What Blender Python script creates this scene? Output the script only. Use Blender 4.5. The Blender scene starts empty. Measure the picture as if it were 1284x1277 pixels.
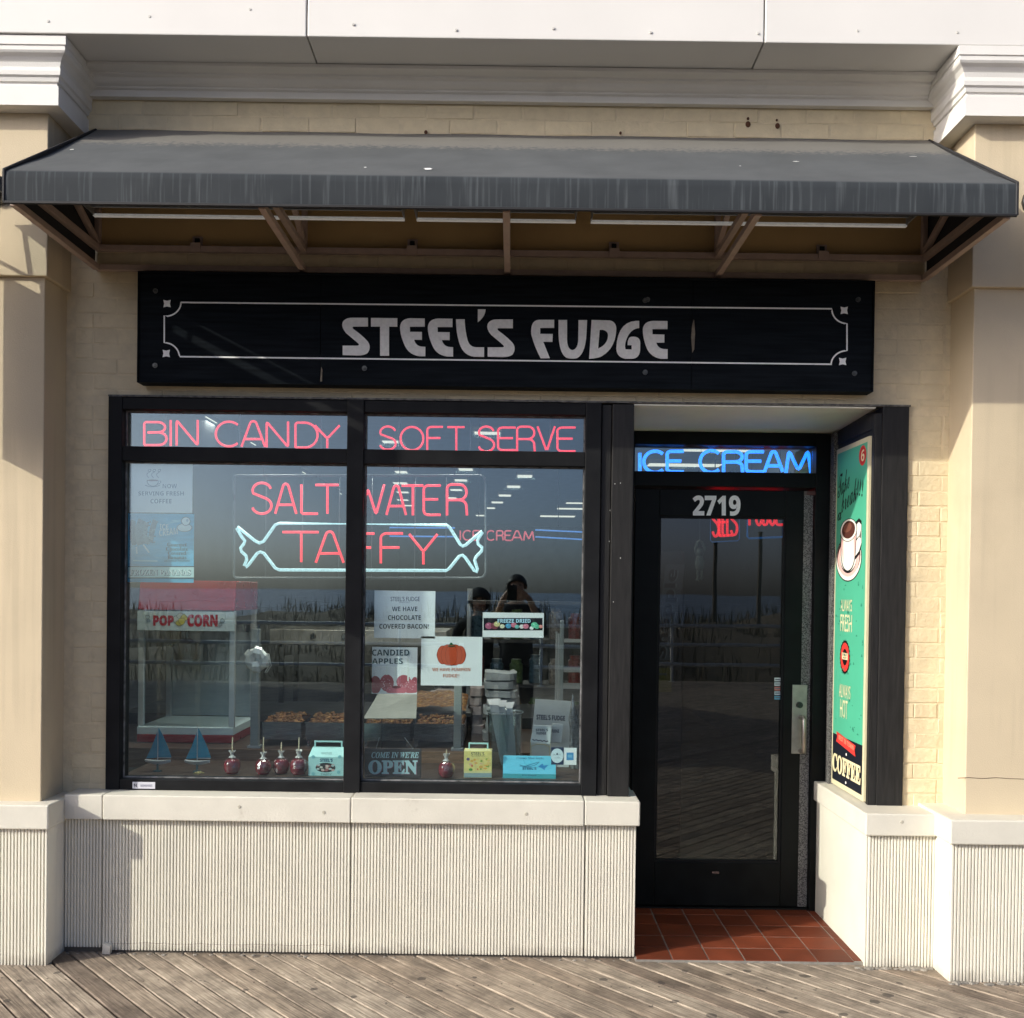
import bpy, bmesh, math, random
from mathutils import Vector, Matrix

random.seed(11)
S = bpy.context.scene
C = S.collection
PI = math.pi

# ------------------------------------------------------------------ camera
F, PITCH, ROLL = 1286.0, 0.0117, 0.0130
CX, CY = 642.0, 742.0 + F * PITCH
CAM_M = Matrix.Rotation(PI / 2 - PITCH, 3, 'X') @ Matrix.Rotation(ROLL, 3, 'Z')
cam = bpy.data.cameras.new('camera')
cam.sensor_fit = 'HORIZONTAL'
cam.sensor_width = 36.0
cam.lens = 36.0 * F / 1284.0
cam.shift_y = (CY - 638.5) / 1284.0
cam.clip_start, cam.clip_end = 0.02, 6000
cam_ob = bpy.data.objects.new('camera', cam)
C.objects.link(cam_ob)
cam_ob.matrix_world = Matrix.Translation((0, 0, 1.6)) @ CAM_M.to_4x4()
S.camera = cam_ob

# ------------------------------------------------------------------ sky, sun, exposure
SUN = Vector((1.85, 1.0, -0.933)).normalized()          # the way the light travels
ELEV = math.asin(-SUN.z)
AZIM = math.atan2(-SUN.x, -SUN.y)                       # from +Y towards +X
W = bpy.data.worlds.new('World')
S.world = W
W.use_nodes = True
wn = W.node_tree.nodes
sky = wn.new('ShaderNodeTexSky')
sky.sky_type = 'NISHITA'
sky.sun_disc = False
sky.sun_elevation = ELEV
sky.sun_rotation = AZIM
sky.air_density, sky.dust_density, sky.ozone_density = 0.35, 3.2, 2.0
W.node_tree.links.new(sky.outputs[0], wn['Background'].inputs[0])
wn['Background'].inputs[1].default_value = 0.15
sl = bpy.data.lights.new('sun', 'SUN')
sl.energy, sl.angle, sl.color = 2.3, math.radians(0.5), (1.0, 0.96, 0.83)
so = bpy.data.objects.new('sun', sl)
C.objects.link(so)
so.rotation_euler = SUN.to_track_quat('-Z', 'Y').to_euler()
so.location = (-8, -6, 8)
S.view_settings.view_transform = 'Standard'
S.view_settings.look = 'None'
S.view_settings.gamma = 1
S.view_settings.exposure = 0.83
S.render.engine = 'CYCLES'
S.cycles.use_denoising = True
S.cycles.max_bounces = 8
S.cycles.transparent_max_bounces = 16
S.cycles.caustics_reflective = False
S.cycles.caustics_refractive = False
S.cycles.sample_clamp_indirect = 4.0


# ------------------------------------------------------------------ measuring helpers
def ray(px, py):
    return CAM_M @ Vector((px - CX, CY - py, -F))


def at(px, py, Y):
    """X, Z of a point measured in the photograph on the plane at depth Y."""
    d = ray(px, py)
    k = Y / d.y
    return d.x * k, 1.6 + d.z * k


def atX(px, py, X):
    """Y, Z on the plane at this X."""
    d = ray(px, py)
    k = X / d.x
    return d.y * k, 1.6 + d.z * k


def lin(r, g, b):
    def f(c):
        c /= 255.0
        return c / 12.92 if c <= 0.04045 else ((c + 0.055) / 1.055) ** 2.4
    return (f(r), f(g), f(b))


# ------------------------------------------------------------------ materials
MATS = {}


def nodes_of(name):
    m = bpy.data.materials.new(name)
    m.use_nodes = True
    nt = m.node_tree
    return m, nt, nt.nodes['Principled BSDF']


def pmat(name, col, rough=0.6, metal=0.0, var=0.12, scale=14.0, bump=0.0, bscale=60.0, stretch=None, spec=0.5,
         island=0.0, col2=None, cover=0.5, edge=0.12, rvar=0.1, dirt=0.0, drip=0.0):
    """Procedural surface: base colour broken up by noise, optional stain colour, bump."""
    if name in MATS:
        return MATS[name]
    m, nt, p = nodes_of(name)
    N, L = nt.nodes.new, nt.links.new
    tc = N('ShaderNodeTexCoord')
    mp = N('ShaderNodeMapping')
    L(tc.outputs['Object'], mp.inputs[0])
    if stretch:
        mp.inputs['Scale'].default_value = stretch
    no = N('ShaderNodeTexNoise')
    no.inputs['Scale'].default_value = scale
    no.inputs['Detail'].default_value = 6
    L(mp.outputs[0], no.inputs[0])
    rp = N('ShaderNodeValToRGB')
    rp.color_ramp.elements[0].position = 0.3
    rp.color_ramp.elements[1].position = 0.7
    a = tuple(c * (1 - var) for c in col) + (1,)
    b = tuple(min(1, c * (1 + var)) for c in col) + (1,)
    rp.color_ramp.elements[0].color = a
    rp.color_ramp.elements[1].color = b
    L(no.outputs[0], rp.inputs[0])
    out = rp.outputs[0]
    if col2 is not None:
        n2 = N('ShaderNodeTexNoise')
        n2.inputs['Scale'].default_value = scale * 0.45
        n2.inputs['Detail'].default_value = 9
        n2.inputs['Roughness'].default_value = 0.65
        L(mp.outputs[0], n2.inputs[0])
        mr = N('ShaderNodeMapRange')
        mr.inputs[1].default_value = cover
        mr.inputs[2].default_value = cover + edge
        L(n2.outputs[0], mr.inputs[0])
        mx = N('ShaderNodeMixRGB')
        L(mr.outputs[0], mx.inputs[0])
        L(out, mx.inputs[1])
        mx.inputs[2].default_value = tuple(col2) + (1,)
        out = mx.outputs[0]
    if island:
        ge = N('ShaderNodeNewGeometry')
        mr = N('ShaderNodeMapRange')
        mr.inputs[3].default_value = 1 - island
        mr.inputs[4].default_value = 1 + island
        L(ge.outputs['Random Per Island'], mr.inputs[0])
        mu = N('ShaderNodeMixRGB')
        mu.blend_type = 'MULTIPLY'
        mu.inputs[0].default_value = 1
        L(out, mu.inputs[1])
        L(mr.outputs[0], mu.inputs[2])
        out = mu.outputs[0]
    if drip:
        # faint rain runs and salt marks
        dm = N('ShaderNodeMapping')
        dm.inputs['Scale'].default_value = (26, 26, 0.9)
        L(tc.outputs['Object'], dm.inputs[0])
        d1 = N('ShaderNodeTexNoise')
        d1.inputs['Scale'].default_value = 1.0
        d1.inputs['Detail'].default_value = 6
        L(dm.outputs[0], d1.inputs[0])
        d2 = N('ShaderNodeTexNoise')
        d2.inputs['Scale'].default_value = 1.6
        L(tc.outputs['Object'], d2.inputs[0])
        d3 = N('ShaderNodeMath')
        d3.operation = 'MULTIPLY'
        L(d1.outputs[0], d3.inputs[0])
        L(d2.outputs[0], d3.inputs[1])
        d4 = N('ShaderNodeMapRange')
        d4.inputs[1].default_value, d4.inputs[2].default_value = 0.26, 0.42
        d4.inputs[4].default_value = drip * 2
        L(d3.outputs[0], d4.inputs[0])
        d5 = N('ShaderNodeMixRGB')
        L(d4.outputs[0], d5.inputs[0])
        L(out, d5.inputs[1])
        d5.inputs[2].default_value = tuple(c * 0.62 for c in col) + (1,)
        out = d5.outputs[0]
    if dirt:
        # splashed dirt along the foot of the wall
        sz = N('ShaderNodeSeparateXYZ')
        L(tc.outputs['Object'], sz.inputs[0])
        dn = N('ShaderNodeTexNoise')
        dn.inputs['Scale'].default_value = 9
        dn.inputs['Detail'].default_value = 8
        dn.inputs['Roughness'].default_value = 0.7
        L(tc.outputs['Object'], dn.inputs[0])
        da = N('ShaderNodeMath')
        da.operation = 'MULTIPLY_ADD'
        da.inputs[1].default_value = -dirt * 2.2
        L(dn.outputs[0], da.inputs[0])
        L(sz.outputs[2], da.inputs[2])
        dr = N('ShaderNodeMapRange')
        dr.inputs[1].default_value, dr.inputs[2].default_value = -dirt * 0.5, -dirt * 1.25
        dr.inputs[4].default_value = 0.55
        L(da.outputs[0], dr.inputs[0])
        dx = N('ShaderNodeMixRGB')
        L(dr.outputs[0], dx.inputs[0])
        L(out, dx.inputs[1])
        dx.inputs[2].default_value = (0.30, 0.26, 0.20, 1)
        out = dx.outputs[0]
    L(out, p.inputs['Base Color'])
    p.inputs['Metallic'].default_value = metal
    p.inputs['Specular IOR Level'].default_value = spec
    mr = N('ShaderNodeMapRange')
    mr.inputs[3].default_value = max(0.02, rough - rvar)
    mr.inputs[4].default_value = min(1, rough + rvar)
    L(no.outputs[0], mr.inputs[0])
    L(mr.outputs[0], p.inputs['Roughness'])
    if bump:
        nb = N('ShaderNodeTexNoise')
        nb.inputs['Scale'].default_value = bscale
        nb.inputs['Detail'].default_value = 5
        L(mp.outputs[0], nb.inputs[0])
        bu = N('ShaderNodeBump')
        bu.inputs['Strength'].default_value = 1.0
        bu.inputs['Distance'].default_value = bump
        L(nb.outputs[0], bu.inputs['Height'])
        L(bu.outputs[0], p.inputs['Normal'])
    MATS[name] = m
    return m


def ink(r, g, b):
    """Printed colour, given as it looks on paper (sRGB)."""
    return pmat('ink_%d_%d_%d' % (r, g, b), lin(r, g, b), rough=0.7, var=0.04, scale=120, spec=0.25)


def glow(name, col, strength):
    if name in MATS:
        return MATS[name]
    m, nt, p = nodes_of(name)
    p.inputs['Base Color'].default_value = tuple(c * 0.6 for c in col) + (1,)
    p.inputs['Roughness'].default_value = 0.4
    p.inputs['Emission Color'].default_value = tuple(col) + (1,)
    # light sources of the flex show as a fine beading along the tube
    tc = nt.nodes.new('ShaderNodeTexCoord')
    vo = nt.nodes.new('ShaderNodeTexVoronoi')
    vo.inputs['Scale'].default_value = 150
    nt.links.new(tc.outputs['Object'], vo.inputs['Vector'])
    mr = nt.nodes.new('ShaderNodeMapRange')
    mr.inputs[1].default_value, mr.inputs[2].default_value = 0.0, 0.8
    mr.inputs[3].default_value, mr.inputs[4].default_value = strength * 1.25, strength * 0.6
    nt.links.new(vo.outputs['Distance'], mr.inputs[0])
    nt.links.new(mr.outputs[0], p.inputs['Emission Strength'])
    MATS[name] = m
    return m


def glass(name, tint=(0.86, 0.95, 0.94), f0=0.043, rough=0.0, tint_gloss=(1, 1, 1)):
    if name in MATS:
        return MATS[name]
    m = bpy.data.materials.new(name)
    m.use_nodes = True
    nt = m.node_tree
    nt.nodes.clear()
    N, L = nt.nodes.new, nt.links.new
    o = N('ShaderNodeOutputMaterial')
    mix = N('ShaderNodeMixShader')
    tr = N('ShaderNodeBsdfTransparent')
    tr.inputs[0].default_value = tuple(tint) + (1,)
    gl = N('ShaderNodeBsdfGlossy')
    gl.inputs['Color'].default_value = tuple(tint_gloss) + (1,)
    gl.inputs['Roughness'].default_value = rough
    lw = N('ShaderNodeLayerWeight')
    lw.inputs[0].default_value = 0.5
    pw = N('ShaderNodeMath')
    pw.operation = 'POWER'
    pw.inputs[1].default_value = 5
    L(lw.outputs['Facing'], pw.inputs[0])
    ma = N('ShaderNodeMath')
    ma.operation = 'MULTIPLY_ADD'
    ma.inputs[1].default_value = 1 - f0
    ma.inputs[2].default_value = f0
    L(pw.outputs[0], ma.inputs[0])
    L(ma.outputs[0], mix.inputs[0])
    L(tr.outputs[0], mix.inputs[1])
    L(gl.outputs[0], mix.inputs[2])
    # old plate glass is very slightly wavy
    tc = N('ShaderNodeTexCoord')
    no = N('ShaderNodeTexNoise')
    no.inputs['Scale'].default_value = 2.2
    L(tc.outputs['Object'], no.inputs[0])
    bu = N('ShaderNodeBump')
    bu.inputs['Distance'].default_value = 0.00025
    L(no.outputs[0], bu.inputs['Height'])
    L(bu.outputs[0], gl.inputs['Normal'])
    L(mix.outputs[0], o.inputs[0])
    MATS[name] = m
    return m


M_STUCCO = pmat('cream_stucco', (0.60, 0.50, 0.345), 0.85, var=0.05, scale=3, bump=0.0012, bscale=220, col2=(0.51, 0.42, 0.28), cover=0.55, edge=0.25, drip=0.16)
M_BRICK = pmat('painted_brick', (0.665, 0.565, 0.375), 0.7, var=0.07, scale=18, bump=0.004, bscale=55, island=0.05, col2=(0.55, 0.45, 0.285), cover=0.62, edge=0.12)
M_WHITE = pmat('white_trim_paint', (0.74, 0.72, 0.68), 0.6, var=0.04, scale=5, bump=0.0006, bscale=160, col2=(0.60, 0.58, 0.54), cover=0.62, edge=0.2)
M_FASCIA = pmat('white_metal_panel', (0.70, 0.68, 0.645), 0.5, var=0.025, scale=2.5, col2=(0.62, 0.60, 0.56), cover=0.68, edge=0.12)
M_RIB = pmat('ribbed_cream_panel', (0.78, 0.75, 0.645), 0.7, var=0.04, scale=7, bump=0.0001, bscale=150, col2=(0.66, 0.62, 0.53), cover=0.66, edge=0.14, dirt=0.075, drip=0.12)
M_LEDGE = pmat('cream_ledge_paint', (0.66, 0.63, 0.54), 0.65, var=0.05, scale=8, bump=0.001, bscale=120, col2=(0.45, 0.41, 0.33), cover=0.64, edge=0.1)
M_BLACK = pmat('black_aluminium', (0.011, 0.0115, 0.0125), 0.5, var=0.3, scale=9, bump=0.0003, bscale=90, spec=0.12)
M_DOORBLK = pmat('black_door_paint', (0.006, 0.0075, 0.0075), 0.45, var=0.3, scale=9, spec=0.12)
M_POST = pmat('black_wood_trim', (0.019, 0.0185, 0.018), 0.5, var=0.25, scale=16, stretch=(6, 6, 0.5), bump=0.0006, bscale=60, col2=(0.032, 0.031, 0.03), cover=0.62, edge=0.2, spec=0.22)
M_AWN = pmat('grey_awning_canvas', (0.075, 0.079, 0.088), 0.8, var=0.16, scale=6, bump=0.0008, bscale=300)
M_BAR = pmat('beige_painted_tube', (0.40, 0.30, 0.25), 0.6, var=0.1, scale=20)
M_SIGN = pmat('navy_black_signboard', (0.009, 0.0115, 0.0145), 0.55, var=0.35, scale=10, stretch=(0.4, 1, 6), bump=0.0004, bscale=40, spec=0.02)
M_SILVER = pmat('pale_grey_sign_letter', (0.78, 0.78, 0.76), 0.6, var=0.08, scale=60)
M_STEEL = pmat('brushed_steel', (0.24, 0.25, 0.26), 0.2, metal=1.0, var=0.1, scale=12, stretch=(1, 1, 14))
M_ALU = pmat('grey_aluminium', (0.42, 0.45, 0.46), 0.45, metal=0.4, var=0.08, scale=20)
M_GLASS = glass('window_glass', tint=(0.92, 0.985, 0.985), f0=0.100, tint_gloss=(0.82, 0.97, 1.0))
M_DGLASS = glass('door_glass', tint=(0.50, 0.56, 0.56), f0=0.058)
M_CLEAR = glass('clear_plastic', tint=(0.93, 0.96, 0.96), f0=0.05, rough=0.05)
M_RECESS = pmat('recess_ceiling_paint', (0.76, 0.76, 0.69), 0.6, var=0.05, scale=6)
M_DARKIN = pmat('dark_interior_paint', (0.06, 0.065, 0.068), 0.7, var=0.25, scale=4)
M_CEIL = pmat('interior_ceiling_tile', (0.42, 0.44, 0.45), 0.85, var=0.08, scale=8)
M_TILE = pmat('red_quarry_tile', (0.150, 0.036, 0.016), 0.55, var=0.2, scale=9, island=0.28, bump=0.0006, bscale=90, col2=(0.11, 0.033, 0.018), cover=0.6, edge=0.15, spec=0.2)
M_GROUT = pmat('grey_grout', (0.25, 0.23, 0.20), 0.9, var=0.2, scale=40)
M_PAPER = pmat('white_paper', (0.86, 0.86, 0.85), 0.8, var=0.03, scale=5)
M_CONC = pmat('rough_mortar', (0.24, 0.22, 0.19), 0.95, var=0.3, scale=30, bump=0.006, bscale=60)
M_WOODIN = pmat('brown_display_wood', (0.060, 0.036, 0.024), 0.5, var=0.3, scale=8, stretch=(1, 14, 14))
M_LIT = glow('fluorescent_diffuser', (1.0, 0.93, 0.78), 0.62)


def speckled():
    m, nt, p = nodes_of('worn_speckled_metal')
    N, L = nt.nodes.new, nt.links.new
    tc = N('ShaderNodeTexCoord')
    no = N('ShaderNodeTexNoise')
    no.inputs['Scale'].default_value = 210
    no.inputs['Detail'].default_value = 4
    L(tc.outputs['Object'], no.inputs[0])
    rp = N('ShaderNodeValToRGB')
    rp.color_ramp.elements[0].position, rp.color_ramp.elements[1].position = 0.44, 0.56
    rp.color_ramp.elements[0].color = (0.03, 0.03, 0.03, 1)
    rp.color_ramp.elements[1].color = (0.20, 0.20, 0.195, 1)
    L(no.outputs[0], rp.inputs[0])
    L(rp.outputs[0], p.inputs['Base Color'])
    p.inputs['Roughness'].default_value = 0.6
    return m


M_SPECK = speckled()


# ------------------------------------------------------------------ mesh builder
class MB:
    def __init__(s):
        s.v, s.f, s.mi, s.mats = [], [], [], []

    def mat(s, m):
        if m not in s.mats:
            s.mats.append(m)
        return s.mats.index(m)

    def add(s, vs, fs, m=None):
        o = len(s.v)
        i = s.mat(m) if m else 0
        s.v += [tuple(v) for v in vs]
        s.f += [tuple(k + o for k in f) for f in fs]
        s.mi += [i] * len(fs)
        return s

    def box(s, x0, x1, y0, y1, z0, z1, m=None):
        return s.add([(x0, y0, z0), (x1, y0, z0), (x1, y1, z0), (x0, y1, z0), (x0, y0, z1), (x1, y0, z1), (x1, y1, z1), (x0, y1, z1)],
                     [(3, 2, 1, 0), (4, 5, 6, 7), (0, 1, 5, 4), (1, 2, 6, 5), (2, 3, 7, 6), (3, 0, 4, 7)], m)

    def bar(s, a, b, w, h, m=None, up=(0, 0, 1)):
        """rectangular bar from a to b"""
        a, b = Vector(a), Vector(b)
        d = (b - a).normalized()
        sx = d.cross(Vector(up))
        if sx.length < 1e-4:
            sx = d.cross(Vector((1, 0, 0)))
        sx.normalize()
        sz = sx.cross(d)
        vs = []
        for p in (a, b):
            for i, j in ((-1, -1), (1, -1), (1, 1), (-1, 1)):
                vs.append(p + sx * i * w / 2 + sz * j * h / 2)
        return s.add(vs, [(0, 1, 2, 3), (7, 6, 5, 4), (0, 4, 5, 1), (1, 5, 6, 2), (2, 6, 7, 3), (3, 7, 4, 0)], m)

    def tube(s, pts, r, n=8, m=None, closed=False):
        pts = [Vector(p) for p in pts]
        k = len(pts)
        rr = r if isinstance(r, (list, tuple)) else [r] * k
        rings, prev = [], None
        for i, p in enumerate(pts):
            if closed:
                d = pts[(i + 1) % k] - pts[i - 1]
            else:
                d = pts[min(i + 1, k - 1)] - pts[max(i - 1, 0)]
            if d.length < 1e-9:
                d = Vector((0, 0, 1))
            d.normalize()
            if prev is None:
                ref = Vector((0, 1, 0)) if abs(d.y) < 0.9 else Vector((1, 0, 0))
                u = d.cross(ref).normalized()
            else:
                u = prev - d * prev.dot(d)
                u = u.normalized() if u.length > 1e-6 else d.orthogonal().normalized()
            prev = u
            w = d.cross(u)
            rings.append([p + (u * math.cos(2 * PI * j / n) + w * math.sin(2 * PI * j / n)) * rr[i] for j in range(n)])
        vs = [v for g in rings for v in g]
        fs = []
        for i in range(k if closed else k - 1):
            a, b = i * n, ((i + 1) % k) * n
            for j in range(n):
                fs.append((a + j, a + (j + 1) % n, b + (j + 1) % n, b + j))
        if not closed:
            fs.append(tuple(reversed(range(n))))
            fs.append(tuple(range((k - 1) * n, k * n)))
        return s.add(vs, fs, m)

    def lathe(s, prof, c, n=20, m=None, sx=1.0, sy=1.0):
        """prof: list of (r, z) from bottom to top, around c"""
        vs, fs = [], []
        for r, z in prof:
            for j in range(n):
                a = 2 * PI * j / n
                vs.append((c[0] + r * sx * math.cos(a), c[1] + r * sy * math.sin(a), c[2] + z))
        for i in range(len(prof) - 1):
            for j in range(n):
                fs.append((i * n + j, i * n + (j + 1) % n, (i + 1) * n + (j + 1) % n, (i + 1) * n + j))
        fs.append(tuple(reversed(range(n))))
        fs.append(tuple(range((len(prof) - 1) * n, len(prof) * n)))
        return s.add(vs, fs, m)

    def prism(s, poly, y0, y1, m=None):
        """polygon in (x, z), counter-clockwise seen from -Y, between y0 (front) and y1"""
        n = len(poly)
        vs = [(x, y0, z) for x, z in poly] + [(x, y1, z) for x, z in poly]
        fs = [tuple(range(n)), tuple(reversed(range(n, 2 * n)))]
        for i in range(n):
            j = (i + 1) % n
            fs.append((i, i + n, j + n, j))
        return s.add(vs, fs, m)

    def prismx(s, poly, x0, x1, m=None):
        """polygon in (y, z) between x0 and x1"""
        n = len(poly)
        vs = [(x0, y, z) for y, z in poly] + [(x1, y, z) for y, z in poly]
        fs = [tuple(reversed(range(n))), tuple(range(n, 2 * n))]
        for i in range(n):
            j = (i + 1) % n
            fs.append((i, j, j + n, i + n))
        return s.add(vs, fs, m)

    def build(s, name, m=None, parent=None, bev=0.0, smooth=False, segs=2, origin=None):
        me = bpy.data.meshes.new(name)
        if parent is not None:
            o = Vector(WORLD[parent.name])
        elif origin is not None:
            o = Vector(origin)
        else:
            xs = [v[0] for v in s.v]
            ys = [v[1] for v in s.v]
            zs = [v[2] for v in s.v]
            o = Vector(((min(xs) + max(xs)) / 2, (min(ys) + max(ys)) / 2, min(zs)))
        me.from_pydata([tuple(Vector(v) - o) for v in s.v], [], s.f)
        if m is not None and not s.mats:
            me.materials.append(m)
        else:
            for q in s.mats:
                me.materials.append(q)
            me.polygons.foreach_set('material_index', s.mi)
        bm = bmesh.new()
        bm.from_mesh(me)
        if FIX_NORMALS[0]:
            bmesh.ops.recalc_face_normals(bm, faces=bm.faces)
        bm.to_mesh(me)
        bm.free()
        if smooth:
            me.polygons.foreach_set('use_smooth', [True] * len(me.polygons))
        ob = bpy.data.objects.new(name, me)
        C.objects.link(ob)
        if parent is not None:
            ob.parent = parent
            WORLD[ob.name] = tuple(o)
        else:
            ob.location = o
            WORLD[ob.name] = tuple(o)
        if bev:
            b = ob.modifiers.new('bevel', 'BEVEL')
            b.width, b.segments, b.limit_method, b.angle_limit = bev, segs, 'ANGLE', math.radians(40)
            b.harden_normals = False
        return ob


WORLD = {}
FIX_NORMALS = [True]


def tag(o, label=None, cat=None, group=None, kind=None):
    if label:
        o['label'] = label
    if cat:
        o['category'] = cat
    if group:
        o['group'] = group
    if kind:
        o['kind'] = kind
    return o


def thing(name, label, cat, loc, group=None, kind=None):
    o = bpy.data.objects.new(name, None)
    o.empty_display_size = 0.1
    C.objects.link(o)
    o.location = loc
    WORLD[o.name] = tuple(loc)
    return tag(o, label, cat, group, kind)


def copy_tree(o, parent=None):
    c = o.copy()
    C.objects.link(c)
    if parent is not None:
        c.parent = parent
    WORLD[c.name] = WORLD[o.name]
    for ch in [x for x in C.objects if x.parent == o]:
        copy_tree(ch, c)
    return c


# ------------------------------------------------------------------ text
BOLD, SERIF, ITAL, SCRIPT = 0x1D5D4, 0x1D400, 0x1D468, 0x1D4D0
TXT = {}


def styled(t, style):
    if not style:
        return t
    r = ''
    for ch in t:
        if 'A' <= ch <= 'Z':
            r += chr(style + ord(ch) - 65)
        elif 'a' <= ch <= 'z':
            r += chr(style + 26 + ord(ch) - 97)
        elif ch.isdigit() and style in (BOLD, SERIF):
            r += chr((0x1D7EC if style == BOLD else 0x1D7CE) + int(ch))
        else:
            r += ch
    return r


def text_mesh(t, style=None, off=0.0):
    key = (t, style, off)
    if key not in TXT:
        cu = bpy.data.curves.new('text', 'FONT')
        cu.body = styled(t, style)
        cu.resolution_u = 4
        cu.offset = off
        cu.fill_mode = 'FRONT'
        ob = bpy.data.objects.new('text', cu)
        C.objects.link(ob)
        bpy.context.view_layer.update()
        me = bpy.data.meshes.new_from_object(ob.evaluated_get(bpy.context.evaluated_depsgraph_get()))
        vs = [(v.co.x, v.co.y) for v in me.vertices]
        fs = [tuple(p.vertices) for p in me.polygons]
        bpy.data.objects.remove(ob)
        bpy.data.curves.remove(cu)
        bpy.data.meshes.remove(me)
        x0, x1 = min(v[0] for v in vs), max(v[0] for v in vs)
        y0, y1 = min(v[1] for v in vs), max(v[1] for v in vs)
        TXT[key] = ([((x - x0) / (x1 - x0), (y - y0) / (y1 - y0)) for x, y in vs], fs)
    return TXT[key]


class Sheet:
    """Flat print on a board or a paper: every shape lies a hair in front of the one before.
    P maps a point measured in the photograph to the sheet; out is the direction off the sheet."""

    def __init__(s, P, out, lift=0.0003, step=0.00004):
        s.P, s.out, s.lift, s.step = P, Vector(out), min(lift, 0.0008), 0.00004
        s.mb = {}

    def layer(s, part):
        if part not in s.mb:
            s.mb[part] = MB()
        return s.mb[part]

    def poly(s, pts, m, part='picture'):
        b = s.layer(part)
        q = [Vector(s.P(*p)) + s.out * s.lift for p in pts]
        b.add(q, [tuple(range(len(q)))], m)
        s.lift += s.step
        return s

    def rect(s, x0, y0, x1, y1, m, part='picture'):
        return s.poly([(x0, y1), (x1, y1), (x1, y0), (x0, y0)], m, part)

    def ell(s, cx, cy, rx, ry, m, part='picture', n=28, rot=0.0, wob=0.0):
        pts = []
        for i in range(n):
            a = -2 * PI * i / n
            k = 1 + wob * math.sin(5 * a + cx) * 0.6 + wob * math.sin(3 * a + cy)
            x, y = rx * k * math.cos(a), ry * k * math.sin(a)
            pts.append((cx + x * math.cos(rot) - y * math.sin(rot), cy + x * math.sin(rot) + y * math.cos(rot)))
        return s.poly(pts, m, part)

    def line(s, pts, w, m, part='picture', closed=False):
        b = s.layer(part)
        n = len(pts)
        L, R = [], []
        for i, p in enumerate(pts):
            a = pts[(i - 1) % n] if (i or closed) else p
            c = pts[(i + 1) % n] if (i < n - 1 or closed) else p
            dx, dy = c[0] - a[0], c[1] - a[1]
            l = math.hypot(dx, dy) or 1
            nx, ny = -dy / l * w / 2, dx / l * w / 2
            L.append((p[0] + nx, p[1] + ny))
            R.append((p[0] - nx, p[1] - ny))
        q = [Vector(s.P(*p)) + s.out * s.lift for p in L + R]
        b.add(q, [(i, (i + 1) % n, n + (i + 1) % n, n + i) for i in range(n if closed else n - 1)], m)
        s.lift += s.step
        return s

    def text(s, t, x0, y0, x1, y1, m, style=None, part='lettering', off=0.0, slope=0.0, rot=False):
        """fit text into the box measured in the photograph (y0 top)"""
        vs, fs = text_mesh(t, style, off)
        b = s.layer(part)
        q = []
        for u, v in vs:
            if rot:                                 # reads upwards
                px, py = x0 + (1 - v) * (x1 - x0), y1 - u * (y1 - y0)
            else:
                px, py = x0 + u * (x1 - x0), y1 - v * (y1 - y0) + slope * u * (x1 - x0)
            q.append(Vector(s.P(px, py)) + s.out * s.lift)
        b.add(q, fs, m)
        s.lift += s.step
        return s

    def done(s, parent):
        FIX_NORMALS[0] = False
        r = [b.build(k, None, parent) for k, b in s.mb.items()]
        FIX_NORMALS[0] = True
        return r


def plane_at(Y):
    return lambda px, py: (lambda q: (q[0], Y, q[1]))(at(px, py, Y))


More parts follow.
